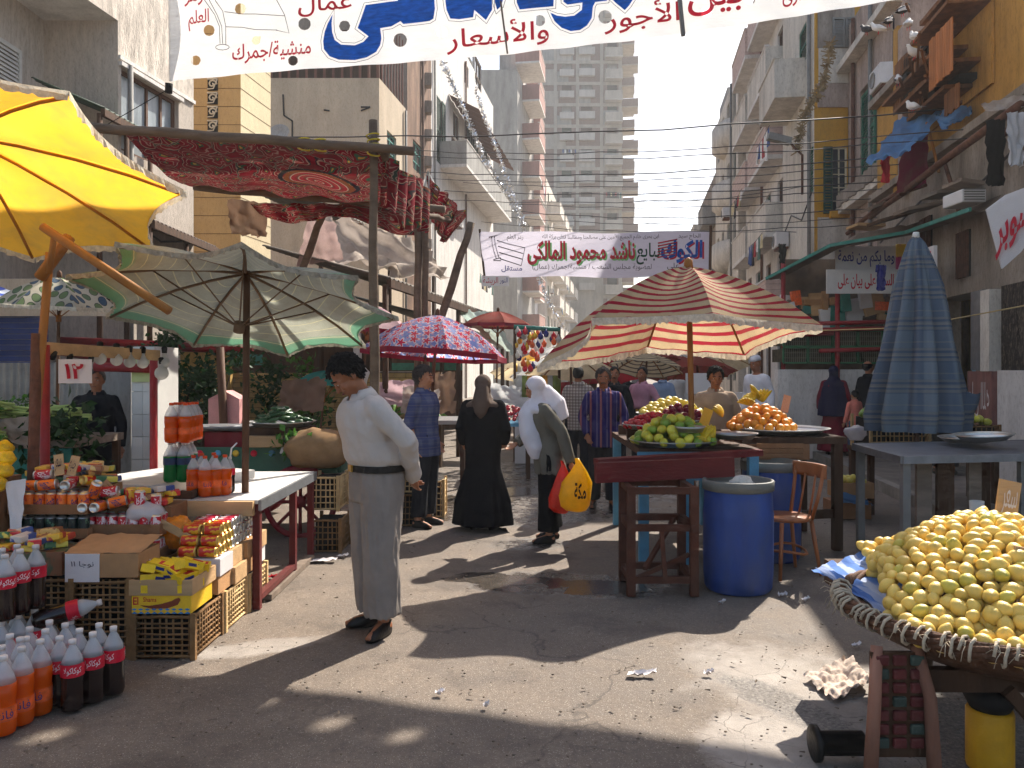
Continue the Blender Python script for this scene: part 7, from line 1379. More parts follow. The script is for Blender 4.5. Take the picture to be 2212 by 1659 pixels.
palm_crate('palm_crate','palm rib crate on its end under the burlap sack',at(668,7.4,0).x,at(730,7.4,0).x,7.4,7.8,.35,.66,nh=6,m=PALML); palm_crate('palm_crate','palm rib crate on the ground behind the bowing man',at(672,7.2,0).x,at(735,7.2,0).x,7.2,7.6,.004,.3,nh=6)
palm_crate('palm_crate','stacked palm crate between the bowing man and the plaid shirt man, lower',at(862,8.4,0).x,at(900,8.4,0).x,8.4,8.8,.004,.34,nh=6); palm_crate('palm_crate','stacked palm crate between the bowing man and the plaid shirt man, upper',at(862,8.4,0).x,at(900,8.4,0).x,8.4,8.8,.36,.66,nh=6,m=PALML)
palm_crate('palm_crate','small palm crate right of the plaid shirt man on the ground',at(930,8.9,0).x,at(958,8.9,0).x,8.9,9.2,.004,.42,nh=7,m=PALML)
pb=thing('pink_box_sign','pink painted box with a peaked top on a pole','box',at(482,9.5,0)); mb=MB(); a=P(450,905,9.5); b=P(517,862,9.5); mb.b2((a.x,9.5,P(0,925,9.5).z),(b.x,9.8,b.z)); mb.build('box',M('pink_paint',(206,150,146),.7,var=.1,dirt=.15),pb); mb=MB(); mb.poly([(a.x,9.5,b.z),(b.x,9.5,b.z),((a.x+b.x)/2,9.5,b.z+.1)],.3,(0,1,0)); mb.build('peaked_top',MATS['pink_paint'],pb); mb=MB(); mb.tube([P(475,750,9.45),Vector((P(492,1000,9.45).x,9.45,0))],.05,8); mb.build('pole',UWD,pb)
o=thing('scale_dish','pair of dark metal scale dishes beyond the white table','scale',at(475,8.2,.95)); 
for px in (465,510): c=at(px,8.2,1.06); mb=MB(); mb.lathe([(0,-.03),(.2,-.02),(.26,.02),(.25,.025),(0,-.01)],c,24); mb.build('dish',STEEL,o)
mb=MB(); mb.b2((at(450,8.2,0).x,8.1,.0),(at(530,8.2,0).x,8.4,1.02)); mb.build('pedestal',RDC,o)
# red pipe fence and garden wall with plants
gw=thing('garden_wall','yellow brick garden wall with red rails behind the carts','wall',(-4,13.5,0)); BRKY=M('yellow_brick',(176,144,92),.85,var=.2,s=6,rv=.2,bump=.3); MORT=M('mortar_dark',(96,74,52),.95)
mb=MB(); mb.b2((-6.6,13.52,0),(-1.2,13.8,1.62)); mb.build('core',MORT,gw)
bmsh=None
for j in range(12):
    for i in range(20):
        x=-5.0+.2*i+(.1 if j%2 else 0)
        if x>-1.35: continue
        mb=MB()
        if bmsh is None: mb.box((0,0,0),(.19,.06,.075)); o=mb.build('brick',BRKY,gw,bev=0); o.data.transform(Matrix.Translation(OFF[gw])); bmsh=o.data
        else: o=bpy.data.objects.new('brick',bmsh); COL.objects.link(o); o.parent=gw; OFF[o]=OFF[gw]
        o.location=Vector((x,13.5+.006*((i*7+j*3)%3),.64+.084*j))-OFF[gw]
mb=MB(); mb.b2((P(395,0,13.4).x,13.3,P(0,930,13.4).z),(P(502,0,13.4).x,13.42,P(0,748,13.4).z)); mb.build('yellow_panel',plaster('fence_yellow',(190,152,88),.1,2,.2),gw)
mb=MB(); c=P(497,766,13.29); mb.lathe([(.10,0),(.11,-.004),(.125,0)],c,20,False,mm=Matrix.Rotation(R(90),3,'X')); mb.build('round_emblem',INKR,gw,fix=False)
for a,b in (((130,735),(520,752)),((390,752),(545,756)),((130,760),(330,792))): mb=MB(); mb.tube([P(a[0],a[1],12.8),P(b[0],b[1],12.8)],.06,8); mb.build('red_rail',REDP,gw)
def shrub(label,c,h,w_,n,m,size=.1,trunk=True,nm='shrub'):
    c=Vector(c); o=thing(nm,label,'shrub',c,'shrubs by the garden wall'); cl=[(Vector((rnd.gauss(0,w_*.5),rnd.gauss(0,w_*.35),rnd.uniform(h*.2,h))),rnd.uniform(.12,.3)*w_) for _ in range(14)]
    ps=[]
    for k in range(n): q_,s_=cl[k%len(cl)]; ps.append(c+q_+Vector((rnd.gauss(0,s_),rnd.gauss(0,s_),rnd.gauss(0,s_))))
    leaves_mesh(o,ps,size,m,'foliage')
    for k in range(5): mb=MB(); e=c+cl[k][0]; mb.tube([c,c.lerp(e,.5)+Vector((.05*math.sin(k),0,.05)),e],[.03,.018,.006],6); mb.build('stem',WOODD,o)
    return o
shrub('dark green shrub between the white kiosk and the yellow panel',at(375,12.4,.4),1.9,.5,900,LFD,.12); shrub('leafy shrub in front of the yellow fence panel',at(440,12.6,.4),1.8,.55,900,LFD,.12); shrub('low green shrub before the yellow brick wall',at(600,12.6,.3),1.5,.6,800,LFD,.11); shrub('light shrub behind the teal parasol',at(660,12.2,.3),1.4,.5,600,LFG,.1)
bp=thing('banana_plant','broad leaved green plant sunlit behind the pole','plant',at(850,13,.2)); c=at(850,13,.2); LFB=M('leaf_broad',(104,150,54),.45,var=.25,s=6,trans=.4)
for k in range(13):
    a=k*2.4; l_=.75+.3*((k*.37)%1); d=Vector((math.cos(a),math.sin(a)*.6,0)); mb=MB(); mb.grid(lambda u,v:c+Vector((0,0,.7+.08*(k%4)))+d*l_*u+Vector((0,0,l_*(.75*u-.85*u*u)))+Vector((-d.y,d.x,0))*(v-.5)*.22*math.sin(math.pi*min(u*1.02,1))+Vector((0,0,-.05*abs(v-.5)*2)),8,4); mb.build('leaf',LFB,bp,fix=False)
mb=MB(); mb.tube([c,c+Vector((0,0,.9))],[.06,.04],8); mb.build('stem',LFG,bp)
ww=thing('white_brick_wall','sunlit pale brick wall with a white lamp column behind the starred umbrella','wall',at(850,14.5,0)); mb=MB(); mb.b2((at(795,14.5,0).x,14.5,0),(at(905,14.5,0).x,14.75,1.65)); mb.build('core',MORT,ww); wbm=None
for j in range(14):
    for i in range(6):
        if wbm is None: mb=MB(); mb.box((0,0,0),(.15,.05,.085)); o=mb.build('brick',CRM,ww); o.data.transform(Matrix.Translation(OFF[ww])); wbm=o.data
        else: o=bpy.data.objects.new('brick',wbm); COL.objects.link(o); o.parent=ww; OFF[o]=OFF[ww]
        o.location=Vector((at(795,14.5,0).x+.09+.157*i+(.03 if j%2 else 0),14.48,.35+.095*j))-OFF[ww]
lc=thing('white_lamp_post','white carved lamp post with a small lantern','lamp post',at(772,12.5,0)); c=at(772,12.5,0); mb=MB(); mb.lathe([(.2,0),(.2,.3),(.12,.4),(.1,1.2),(.16,1.5),(.2,1.62),(.12,1.7),(.07,1.8),(.05,2.6)],c,14); mb.build('column',WHT,lc); mb=MB(); mb.lathe([(.05,1.9),(.09,2.0),(.1,2.2),(.02,2.35)],c+Vector((.32,0,-.1)),8); mb.build('lantern',DARK,lc); mb=MB(); mb.tube([c+Vector((0,0,2.3)),c+Vector((.3,0,2.3))],.015,5); mb.build('arm',DARK,lc)
# lean-to sheds along the left pavement
def leanto(label,px0,px1,y0,y1,Y0,Y1,m,dp=1.8):
    a,b=P(px0,y0,Y0),P(px1,y1,Y1); o=thing('lean_to_roof',label,'roof',((a.x+b.x)/2,(a.y+b.y)/2,a.z),'lean-to roofs'); n=int((b-a).length/.09)
    mb=MB(); mb.grid(lambda u,v:a.lerp(b,u)+Vector((-dp*v,-.1*v,.45*v))+Vector((0,0,.02*math.sin(u*n*math.pi))),n*2,2); mb.build('corrugated_sheet',m,o,fix=False,solid=.01)
    mb=MB(); mb.beam(a-Vector((0,0,.08)),b-Vector((0,0,.08)),.07,.12); mb.build('beam',WOODD,o)
    for k in range(3): p=a.lerp(b,k/2)-Vector((.05,0,.1)); mb=MB(); mb.tube([(p.x,p.y,0),p],.045,8); mb.build('post',WOODD,o)
    return o
leanto('brown corrugated lean-to roof left of the ochre house',330,470,475,535,13,16.5,M('roof_brown',(78,60,50),.8,var=.3,dirt=.3)); leanto('dark green corrugated awning above the yellow umbrella',222,330,232,292,12.9,14.8,M('roof_green',(48,66,50),.7,var=.2,dirt=.3),1.1)
leanto('grey rusty lean-to roof beyond the red canopy',700,940,440,560,14,22,M('roof_grey',(96,96,90),.8,var=.3,dirt=.4)); leanto('long grey shed roof behind the star umbrella',840,1090,600,690,11.5,19,M('roof_grey2',(116,108,98),.85,var=.3,dirt=.4)); leanto('low shed roof with ragged edge behind the maroon umbrella',960,1100,690,745,16,24,MATS['roof_grey'])
for i,(x0,x1,Y,h) in enumerate(((-6.9,-4.2,16.9,3.2),(-5.2,-2.6,16.6,2.6),(-4.0,-1.4,22.5,3.0))): o=thing('shed_wall',('dim shed wall under the brown lean-to roof','dark open shed behind the garden wall','dark shed beyond the star umbrella')[i],'wall',((x0+x1)/2,Y,0)); mb=MB(); mb.b2((x0,Y,0),(x1,Y+.1,h)); mb.build('boards',WOODD,o); mb=MB(); mb.b2((x0,Y-.03,h*.55),(x1,Y-.002,h*.62)); mb.build('batten',TEAL,o)
# stalls in the middle distance
def table(label,x0,x1,y0,y1,z,m,lm=WOODD,nm='stall_table'):
    o=thing(nm,label,'table',((x0+x1)/2,(y0+y1)/2,0),'stall tables'); mb=MB(); mb.b2((x0,y0,z-.05),(x1,y1,z)); mb.build('top',m,o)
    for x in (x0+.06,x1-.06):
        for y in (y0+.06,y1-.06): mb=MB(); mb.b2((x-.03,y-.03,.004),(x+.03,y+.03,z-.051)); mb.build('leg',lm,o)
    return o
table('grey zinc table between the plaid shirt man and the woman in black',at(868,10.5,0).x,at(1010,10.5,0).x,10.3,11.3,1.0,ZINC); table('stall table piled with red fruit behind the woman in black',at(1062,12,0).x,at(1150,12,0).x,12,12.8,.85,SKB); pile(f_tom,(at(1100,12.3,0).x,12.3,.86),.36,.18,.05,60,'red fruit heaped behind the woman in black','red fruit behind the women',13,None,.8)
table('brown stall table far behind the fruit seller',at(1560,14,0).x,at(1700,14,0).x,14,15,.95,WOODG); carton('white_cool_box','white cool box on the far stall behind the fruit seller','box',at(1600,14.2,0).x,at(1650,14.2,0).x,14.2,14.6,.952,1.25,WSGN,None); card('glass_case_sign','white framed glass case leaning on the far stall','case',1482,806,1545,850,15,WSGN,.05); table('low dark stall beside the white capped man',at(1480,16,0).x,at(1560,16,0).x,16,17,.9,WOODD)
for i,(px,py,Y,w_,h_,m_) in enumerate(((870,850,11.5,.75,.35,U_PNK),(910,862,11.4,.5,.4,TARP),(945,850,11.8,.5,.55,cloth_uv('rag_brown',f_plain((140,112,92)),.25)),(1085,850,13,.6,.35,U_WHT),(655,855,10.5,.55,.4,cloth_uv('rag_brown',f_plain((140,112,92)),.25)))):
    c=P(px,py,Y); sheet('stall_cover',('pink cover sagging over a stall behind the pole','beige cover draped beside the plaid shirt man','brown cover hanging to a point behind the plaid shirt man','pale grey cover on the stall behind the white scarf','brown cover behind the bowing man')[i],'cloth',[c+Vector((-w_/2,0,h_/2)),c+Vector((w_/2,.1,h_/2*(.6 if i%2 else 1.2))),c+Vector((w_/2*1.1,-.15,-h_/2)),c+Vector((-w_/2*1.1,-.15,-h_/2))],m_,16,12,.09,60+i,'stall covers')
lst=thing('lantern_stall','stall of hanging lanterns and trinkets beyond the women','stall',at(1160,14.5,0)); mb=MB(); mb.tube([P(1110,706,14.5),P(1210,712,14.5)],.04,8); mb.build('green_rail',TEAL,lst)
for px in (1112,1208): mb=MB(); c=at(px,14.5,0); mb.tube([c,Vector((c.x,c.y,P(0,706,14.5).z))],.03,6); mb.build('post',WOODD,lst)
q=random.Random(8); TRK=[LBR,LNV,M('trinket_gold',(216,176,60),.4,.5),U_WHT,LBO]
for k in range(60):
    px,py=q.uniform(1112,1208),q.uniform(715,800); c=P(px,py,14.5+q.uniform(-.2,.3)); mb=MB(); mb.lathe([(.0,-.06),(.04,-.04),(.05,.02),(.02,.06),(.006,.1)],c,8); mb.build('trinket',TRK[k%5],lst)
for k in range(8): c=P(1122+11*k,835,14.3); mb=MB(); mb.lathe([(.1,-.2),(.11,.12),(.05,.16),(.05,.2)],c,10); mb.build('glass_jar',(GLB,M('jar_olive',(110,120,50),.3,var=.3),M('jar_amber',(190,130,40),.3,var=.3))[k%3],lst)
mb=MB(); mb.b2((at(1112,14.3,0).x,14.1,0),(at(1215,14.3,0).x,14.6,P(0,858,14.3).z)); mb.build('counter',WSGN,lst)
# ---- litter -------------------------------------------------------------
sheet('crumpled_paper','large crumpled brown and white paper on the street by the lemon stand','litter',[G(1735,1468)+Vector((0,0,.03)),G(1840,1440)+Vector((0,0,.06)),G(1882,1490)+Vector((0,0,.05)),G(1800,1520)+Vector((0,0,.02))],M('dirty_paper',(196,176,160),.85,var=.3,s=10),44,36,.032,31,'litter on the street')
for i,(px,py,w_,h_) in enumerate(((1385,1462,.16,.05),(1850,1400,.06,.03),(1530,1460,.06,.03),(1740,1300,.06,.03),(950,1503,.05,.03),(1050,1530,.03,.03),(700,1215,.22,.1),(740,1205,.1,.05),(590,1250,.12,.06),(1560,1305,.05,.03),(1690,1290,.07,.04))):
    c=G(px,py)+Vector((0,0,.02)); sheet('paper_scrap',('silver wrapper','scrap of paper','small white scrap','white scrap','pale scrap','tiny scrap','heap of white shreds','white shreds','pink wrapper','tiny white scrap','flat white scrap')[i]+(' lying in the sun before the umbrella shadow',' by the lemon stand',' at the shadow edge',' right of the barrel',' in the lit strip',' at the lit strip end',' by the white table leg',' near the bowing man',' below the box row',' beside the trestle',' at the barrel foot')[i],'litter',[c+Vector((-w_/2,-h_/2,0)),c+Vector((w_/2,-h_/2*.6,.01)),c+Vector((w_/2,h_/2,.015)),c+Vector((-w_/2*.8,h_/2,0))],PAPER if i!=8 else LBR,8,6,.02,70+i,'litter on the street')
# ---- people -------------------------------------------------------------
def fuse(mb,vox,smooth=6,fac=.5):
    """one continuous surface out of overlapping closed shells"""
    me=bpy.data.meshes.new('fuse'); me.from_pydata(mb.v,[],mb.f); o=bpy.data.objects.new('fuse',me)
    bm=bmesh.new(); bm.from_mesh(me); bmesh.ops.recalc_face_normals(bm,faces=bm.faces[:]); bm.to_mesh(me); bm.free()
    r=o.modifiers.new('r','REMESH'); r.mode='VOXEL'; r.voxel_size=vox; r.use_smooth_shade=True
    s=o.modifiers.new('s','SMOOTH'); s.factor=fac; s.iterations=smooth
    out=evaluated_mesh(o)
    bpy.data.objects.remove(o); bpy.data.meshes.remove(me); return out
def mesh_obj(me,name,m,parent,disp=None,cut=None):
    me.name=name; me.materials.clear(); me.materials.append(m)
    if disp:
        vn=[v.normal.copy() for v in me.vertices]
        for v,n in zip(me.vertices,vn): v.co+=n*disp(v.co)
    if cut:
        bm=bmesh.new(); bm.from_mesh(me); bmesh.ops.delete(bm,geom=[v for v in bm.verts if cut(v.co)],context='VERTS'); bm.to_mesh(me); bm.free()
    me.polygons.foreach_set('use_smooth',[True]*len(me.polygons)); me.update()
    o=bpy.data.objects.new(name,me); COL.objects.link(o); o.parent=parent; OFF[o]=Vector((0,0,0)); return o
SKIN=M('skin_brown',(150,96,66),.5,var=.12,s=18,bump=.12,bs=150,spec=.35,rv=.06); SKINL=M('skin_light',(184,126,92),.5,var=.1,s=18,bump=.12,bs=150,spec=.35,rv=.06); HAIRM=M('hair_black',(24,20,19),.6,var=.35,s=60,bump=.8,bs=240,rv=.05); HAIRG=M('hair_grey',(84,76,72),.7,var=.35,s=60,bump=.8,bs=240); EYEW=M('eye_white',(214,206,198),.3,bump=0,var=.03); LIP=M('lip',(126,70,60),.5,bump=0,var=.1); LEATH=M('black_leather',(30,26,24),.4,var=.2,s=20,bump=.2); SOLE=M('shoe_sole',(40,36,32),.8)
def cloth(name,col,**k): return M(name,col,.9,var=k.pop('var',.14),s=k.pop('s',6),bump=.22,bs=40,trans=k.pop('trans',.05),rv=.03,spec=.15,**k)
def hand(mb,w,d,side,nrm=None,curl=.5,sc_=1.):
    """palm and five separate fingers at wrist w, pointing along d"""
    w=Vector(w); d=Vector(d).normalized(); n=Vector(nrm or (0,-1,0)); n=(n-d*n.dot(d)).normalized(); s=d.cross(n)*side
    c=w+d*.045*sc_; mm=Matrix((s,n,d)).transposed(); mb.ball(c,(.038*sc_,.017*sc_,.052*sc_),12,8,mm=mm)
    for k,(off,ln) in enumerate(((-.028,.062),(-.010,.075),(.009,.070),(.027,.055))):
        b=w+d*.082*sc_+s*off*sc_; p1=b+d*ln*.45*sc_+n*curl*.014*sc_; p2=p1+(d*(1-curl*.6)+n*curl).normalized()*ln*.33*sc_; p3=p2+(d*(1-curl*1.1)+n*curl*1.4).normalized()*ln*.27*sc_
        mb.tube([b-d*.02,b,p1,p2,p3],[.009*sc_,.0095*sc_,.009*sc_,.008*sc_,.0065*sc_],7)
    b=w+d*.03*sc_-s*.03*sc_; mb.tube([b,b-s*.022*sc_+d*.022*sc_+n*.008,b-s*.026*sc_+d*.05*sc_+n*.018*sc_],[.012*sc_,.0105*sc_,.008*sc_],7)
def person(label,X,Y,Z,face,h=1.72,vox=.011,lean=0.,side=0.,head=(0,0),skin=None,hair='short',hairm=None,top=None,bottom=None,arms=None,legs=None,coat=None,scarf=None,stache=False,belt=True,shoes=None,bld=1.,collar=True,sleeve=1.,hem=1.01,untuck=False,cap=None,fold=.010,group='people in the market',bald=False,flare=1.):
    skin=skin or SKIN; hairm=hairm or HAIRM; K=h/1.72
    o=thing('person',label,'person',(X,Y,Z),group,face); OFF[o]=Vector((0,0,0))
    def bend(p):
        p=Vector(p)
        if p.z>.95:
            q=p-Vector((0,0,.95)); t=min(1,q.z/.25); q=Matrix.Rotation(R(lean)*t,3,'X')@q; q=Matrix.Rotation(R(side)*t,3,'Y')@q; p=q+Vector((0,0,.95))
        return p
    S=lambda p:Vector(p)*K
    la,ra=arms or (((.25,.02,1.13),(.27,-.06,.88)),((-.25,.02,1.13),(-.27,-.06,.88)))
    ll,rl_=legs or (((.10,-.01,.49),(.11,.02,.09),10),((-.10,-.01,.49),(-.11,.02,.09),-10))
    # head frame
    hp=bend((0,.01,1.49)); HR=Matrix.Rotation(R(head[0]),3,'Z')@Matrix.Rotation(R(lean*.5+head[1]),3,'X'); H=lambda x,y,z:hp+HR@Vector((x*.96,y*.96,(z+.115)*.96))
    def tors(mb,g,zs,n=24,bx=1.):
        R_=[(.84,.15,.115),(.93,.165,.12),(1.02,.152,.112),(1.10,.145,.108),(1.2,.158,.116),(1.3,.170,.12),(1.36,.158,.108),(1.41,.12,.088),(1.44,.08,.07),(1.475,.06,.06)]; rs=[q for q in R_ if zs[0]<=q[0]<=zs[1]]; vs=[]
        for z,rx,ry in rs:
            for k in range(n): a=2*math.pi*k/n; vs.append(S(bend((((rx*bld*bx+g)*math.cos(a)),((ry*bld+g)*math.sin(a)+.005),z))))
        m=len(rs); mb.add(vs,[(i*n+k,i*n+(k+1)%n,(i+1)*n+(k+1)%n,(i+1)*n+k) for i in range(m-1) for k in range(n)]+[tuple(range(n))[::-1],tuple((m-1)*n+k for k in range(n))])
    def arm(mb,s,el,wr,g,upto=1.):
        sh=bend((s*(.168+.1*(bld-1)),.005,1.375)); el=bend(el) if el[2]>.95 else Vector(el); wr=Vector(wr) if wr[2]<1.0 else bend(wr)
        e2=el.lerp(wr,upto) if upto<1 else wr
        mb.ball(S(sh),(.056+g*.7)*K,12,8); mb.tube([S(bend((s*.06,.01,1.425))),S(sh+Vector((-s*.03,0,.012))),S(sh)],[.04*K,(.045+g*.7)*K,(.052+g*.7)*K],12); mb.tube([S(sh),S(sh.lerp(el,.5)),S(el),S(el.lerp(e2,.5)),S(e2)],[(.05+g)*K,(.046+g)*K,(.040+g)*K,(.037+g)*K,(.028+g*1.1)*K],12); return sh,el,wr
    # body
    mb=MB(); tors(mb,-.012,(.84,1.5))
    for s,(el,wr) in ((1,la),(-1,ra)): sh,el_,wr_=arm(mb,s,el,wr,-.006); d=(wr_-el_).normalized(); hand(mb,S(wr_),d,s,HR@Vector((0,-1,0)) if False else (-s*.4,-.8 if wr_.y<.1 else .8,.1),.45,K)
    for s,(kn,an,ta) in ((1,ll),(-1,rl_)):
        mb.tube([S((s*.085,0,.93)),S(Vector((s*.09,0,.9)).lerp(Vector(kn),.5)),S(kn),S(Vector(kn).lerp(Vector(an),.45)),S(an)],[.085*K,.078*K,.056*K,.052*K,.036*K],12); f=Matrix.Rotation(R(ta),3,'Z'); a=Vector(an); mb.tube([S(a+f@Vector((0,.05,-.045))),S(a+f@Vector((0,-.04,-.045))),S(a+f@Vector((0,-.12,-.06))),S(a+f@Vector((0,-.18,-.068)))],[.036*K,.04*K,.032*K,.018*K],10); mb.tube([S(a),S(a+Vector((0,0,-.05)))],[.036*K,.036*K],10)
    mb.tube([S(bend((0,.012,1.42))),S(hp),S(H(0,.012,-.03))],[.058*K,.052*K,.054*K],12)
    hs=lambda c,r:mb.ball(S(H(*c)),tuple(q*K*.96 for q in r),16,12,mm=HR)
    hs((0,.012,.035),(.076,.096,.092)); hs((0,-.022,-.045),(.061,.068,.07)); hs((0,-.052,-.088),(.034,.032,.028)); hs((0,-.07,.012),(.056,.03,.03)); hs((0,-.098,-.022),(.012,.014,.024)); hs((0,-.104,-.036),(.0165,.016,.0125)); hs((0,-.078,-.068),(.024,.018,.014))
    for s in (-1,1): hs((s*.077,.014,-.008),(.010,.024,.034)); hs((s*.04,-.068,-.03),(.024,.02,.022))
    mesh_obj(fuse(mb,vox*.62 if vox<.012 else vox*.8,3,.4),'body',skin,o)
    det=vox<.012
    for s in (-1,1):
        mb=MB(); mb.ball(S(H(s*.031,-.083,.003)),(.013*K,.008*K,.007*K),10,6,mm=HR); e=mb.build('eye',EYEW,o); 
        mb=MB(); mb.ball(S(H(s*.031,-.090,.003)),(.006*K,.004*K,.006*K),8,6,mm=HR); mb.build('iris',HAIRM,e)
        mb=MB(); mb.tube([S(H(s*.014,-.099,.026)),S(H(s*.034,-.096,.032)),S(H(s*.054,-.080,.026))],[.004*K,.005*K,.003*K],6); mb.build('eyebrow',HAIRM,o)
    mb=MB(); mb.tube([S(H(-.024,-.088,-.069)),S(H(0,-.099,-.066)),S(H(.024,-.088,-.069))],[.003*K,.0065*K,.003*K],6); mb.build('mouth',LIP,o)
    if stache: mb=MB(); mb.tube([S(H(-.03,-.084,-.06)),S(H(-.012,-.102,-.051)),S(H(0,-.105,-.049)),S(H(.012,-.102,-.051)),S(H(.03,-.084,-.06))],[.004*K,.008*K,.0075*K,.008*K,.004*K],8); mb.build('moustache',hairm,o)
    if hair:
        mb=MB(); mb.ball((0,.014,.035),(.083,.104,.1),30,22); 
        def keep(p): 
            if p.z<-.055: return False
            if p.y<-.045 and p.z<.074+.02*math.sin(p.x*60): return False
            if p.y<.03 and p.z<(.03 if p.y<-.02 else -.012) and abs(p.x)>.03 : return p.y>-.022 and p.z>-.005
            return True
        kp=[keep(p) for p in mb.v]; mb.f,mb.mi,mb.sm=zip(*[(f,a,b) for f,a,b in zip(mb.f,mb.mi,mb.sm) if all(kp[i] for i in f)]); mb.f=list(mb.f)
        if bald: 
            z_=[(f,a,b) for f,a,b in zip(mb.f,mb.mi,mb.sm) if all(mb.v[i].z<.085 and mb.v[i].y>-.03 for i in f)]; mb.f,mb.mi,mb.sm=map(list,zip(*z_))
        mb.v=[S(H(p.x,p.y,p.z))+HR@Vector((0,0,.004*mnoise.noise(p*60))) for p in mb.v]; mb.mi=list(mb.mi); mb.sm=list(mb.sm); hc=S(H(0,.014,.035)); fl=list(mb.f)
        if det:
            for q in range(1500):
                f=fl[rnd.randrange(len(fl))]; p=sum((mb.v[i] for i in f),Vector())/len(f); n_=(p-hc).normalized(); p=p+n_*.006*K+Vector((rnd.gauss(0,.004),rnd.gauss(0,.004),rnd.gauss(0,.004))); d=(HR@Vector((rnd.gauss(0,.35),rnd.gauss(.25,.35),-.8))); d=(d-n_*d.dot(n_)*.75).normalized(); s_=d.cross(n_).normalized()*.0022; mb.add([p-s_,p+s_,p+d*rnd.uniform(.014,.03)+n_*.004],[(0,1,2)])
        mb.build('hair',hairm,o,solid=.012*K)
    if cap: mb=MB(); mb.rings([(0,.012,.06,.083,.1),(0,.012,.1,.08,.097),(0,.012,.135,.06,.075),(0,.012,.142,.02,.03)],20); mb.v=[S(H(p.x,p.y,p.z)) for p in mb.v]; mb.build('skull_cap',cap,o)
    wr_=lambda fx,fz,a:(lambda p:a*(.6*mnoise.noise((p.x*fx,p.y*fx,p.z*fz))+.9*(.35-abs(mnoise.noise((p.x*fx*1.3+3,p.y*fx*1.3,p.z*fz*1.2+p.x*5))))+.35*(.3-abs(mnoise.noise((p.x*fx*2.7+p.z*7,p.y*fx*2.7,p.z*fz*2.2))))))
    # garments
    if bottom:
        mb=MB()
        R_=[(.80,.165,.125),(.93,.175,.13),(1.0,.166,.128),(1.02,.160,.122)]; n=24; vs=[]
        for z,rx,ry in R_:
            for k in range(n): a=2*math.pi*k/n; vs.append(S(((rx*bld)*math.cos(a),ry*bld*math.sin(a),z)))
        mb.add(vs,[(i*n+k,i*n+(k+1)%n,(i+1)*n+(k+1)%n,(i+1)*n+k) for i in range(3) for k in range(n)]+[tuple(range(n))[::-1],tuple(3*n+k for k in range(n))])
        for s,(kn,an,ta) in ((1,ll),(-1,rl_)): hz=Vector(an)+Vector((0,-.005,.03)); mb.tube([S((s*.085,0,.93)),S(Vector((s*.088,0,.9)).lerp(Vector(kn),.5)),S(kn),S(Vector(kn).lerp(hz,.5)),S(hz)],[.108*K*bld,.1*K*bld,.088*K*flare,.086*K*flare,.088*K*flare],14,True,(1,.96))
        mesh_obj(fuse(mb,vox,5),'trousers',bottom,o,wr_(16,3.2,fold))
    if belt and bottom and not untuck:
        mb=MB(); n=40; vs=[S(((.172*bld+q)*math.cos(2*math.pi*k/n),(.134*bld+q)*math.sin(2*math.pi*k/n),z)) for z,q in ((.985,0),(1.025,0),(1.025,.007),(.985,.007)) for k in range(n)]
        mb.add(vs,[((i%4)*n+k,(i%4)*n+(k+1)%n,((i+1)%4)*n+(k+1)%n,((i+1)%4)*n+k) for i in range(4) for k in range(n)]); b_=mb.build('belt',LEATH,o); mb=MB(); mb.box(S((0,-.143*bld,1.005)),(.05*K,.012*K,.04*K)); mb.build('buckle',M('brass',(190,150,70),.35,.8),b_)
    if top:
        mb=MB(); tors(mb,.022,(hem if not untuck else .84,1.45))
        if untuck: mb.rings([(0,0,.76*K,.19*bld*K,.145*bld*K),(0,0,.95*K,.185*bld*K,.142*bld*K)],24)
        else: n=24; mb.rings([(0,0,1.02*K,.168*bld*K,.128*bld*K),(0,-.005,1.06*K,.186*bld*K,.15*bld*K),(*S(bend((0,0,1.16)))[:2],1.16*K,.18*bld*K,.14*bld*K)],n)
        for s,(el,wr) in ((1,la),(-1,ra)): arm(mb,s,el,wr,.017,sleeve)
        f_=wr_(9,6,fold*.9)
        mesh_obj(fuse(mb,vox,4),'shirt',top,o,f_)
        if collar:
            mb=MB(); n=28; rr=[(.066,1.445),(.064,1.485),(.068,1.492),(.086,1.462),(.100,1.430)]; vs=[]
            for r_,z in rr:
                for k in range(n+1): a=-math.pi/2+.22+(2*math.pi-.44)*k/n; ex=1+(.35 if (k in (0,n) and z<1.47) else 0); vs.append(S(bend((r_*math.cos(a)*1.06*ex,r_*math.sin(a)*1.0*ex+.012,z-(.018 if math.sin(a)<-.5 else 0)-(.03 if ex>1 else 0)))))
            mb.add(vs,[(i*(n+1)+k,i*(n+1)+k+1,(i+1)*(n+1)+k+1,(i+1)*(n+1)+k) for i in range(4) for k in range(n)],True); mb.build('collar',top,o,solid=.005*K)
    if coat:
        m_,zb,wb,sl=coat; mb=MB(); tors(mb,.03,(.84,1.46)); n=28
        mod=lambda a,i:1+(.07*math.sin(7*a+i*.3)+.04*math.sin(13*a+1))*max(0,(3-i)/3)
        mb.rings([(0,0.02,zb*K,wb*K,wb*.8*K),(0,.01,(zb+.3*(.95-zb))*K,(wb*.8+.04)*K,(wb*.62+.03)*K),(0,0,(zb+.7*(.95-zb))*K,.2*K,.155*K),(0,0,1.0*K,.19*K,.15*K)],n,mod=mod)
        for s,(el,wr) in ((1,la),(-1,ra)): arm(mb,s,el,wr,.024,sl)
        mesh_obj(fuse(mb,vox,4),'robe' if zb<.5 else 'jacket',m_,o,wr_(11,3.0,fold))
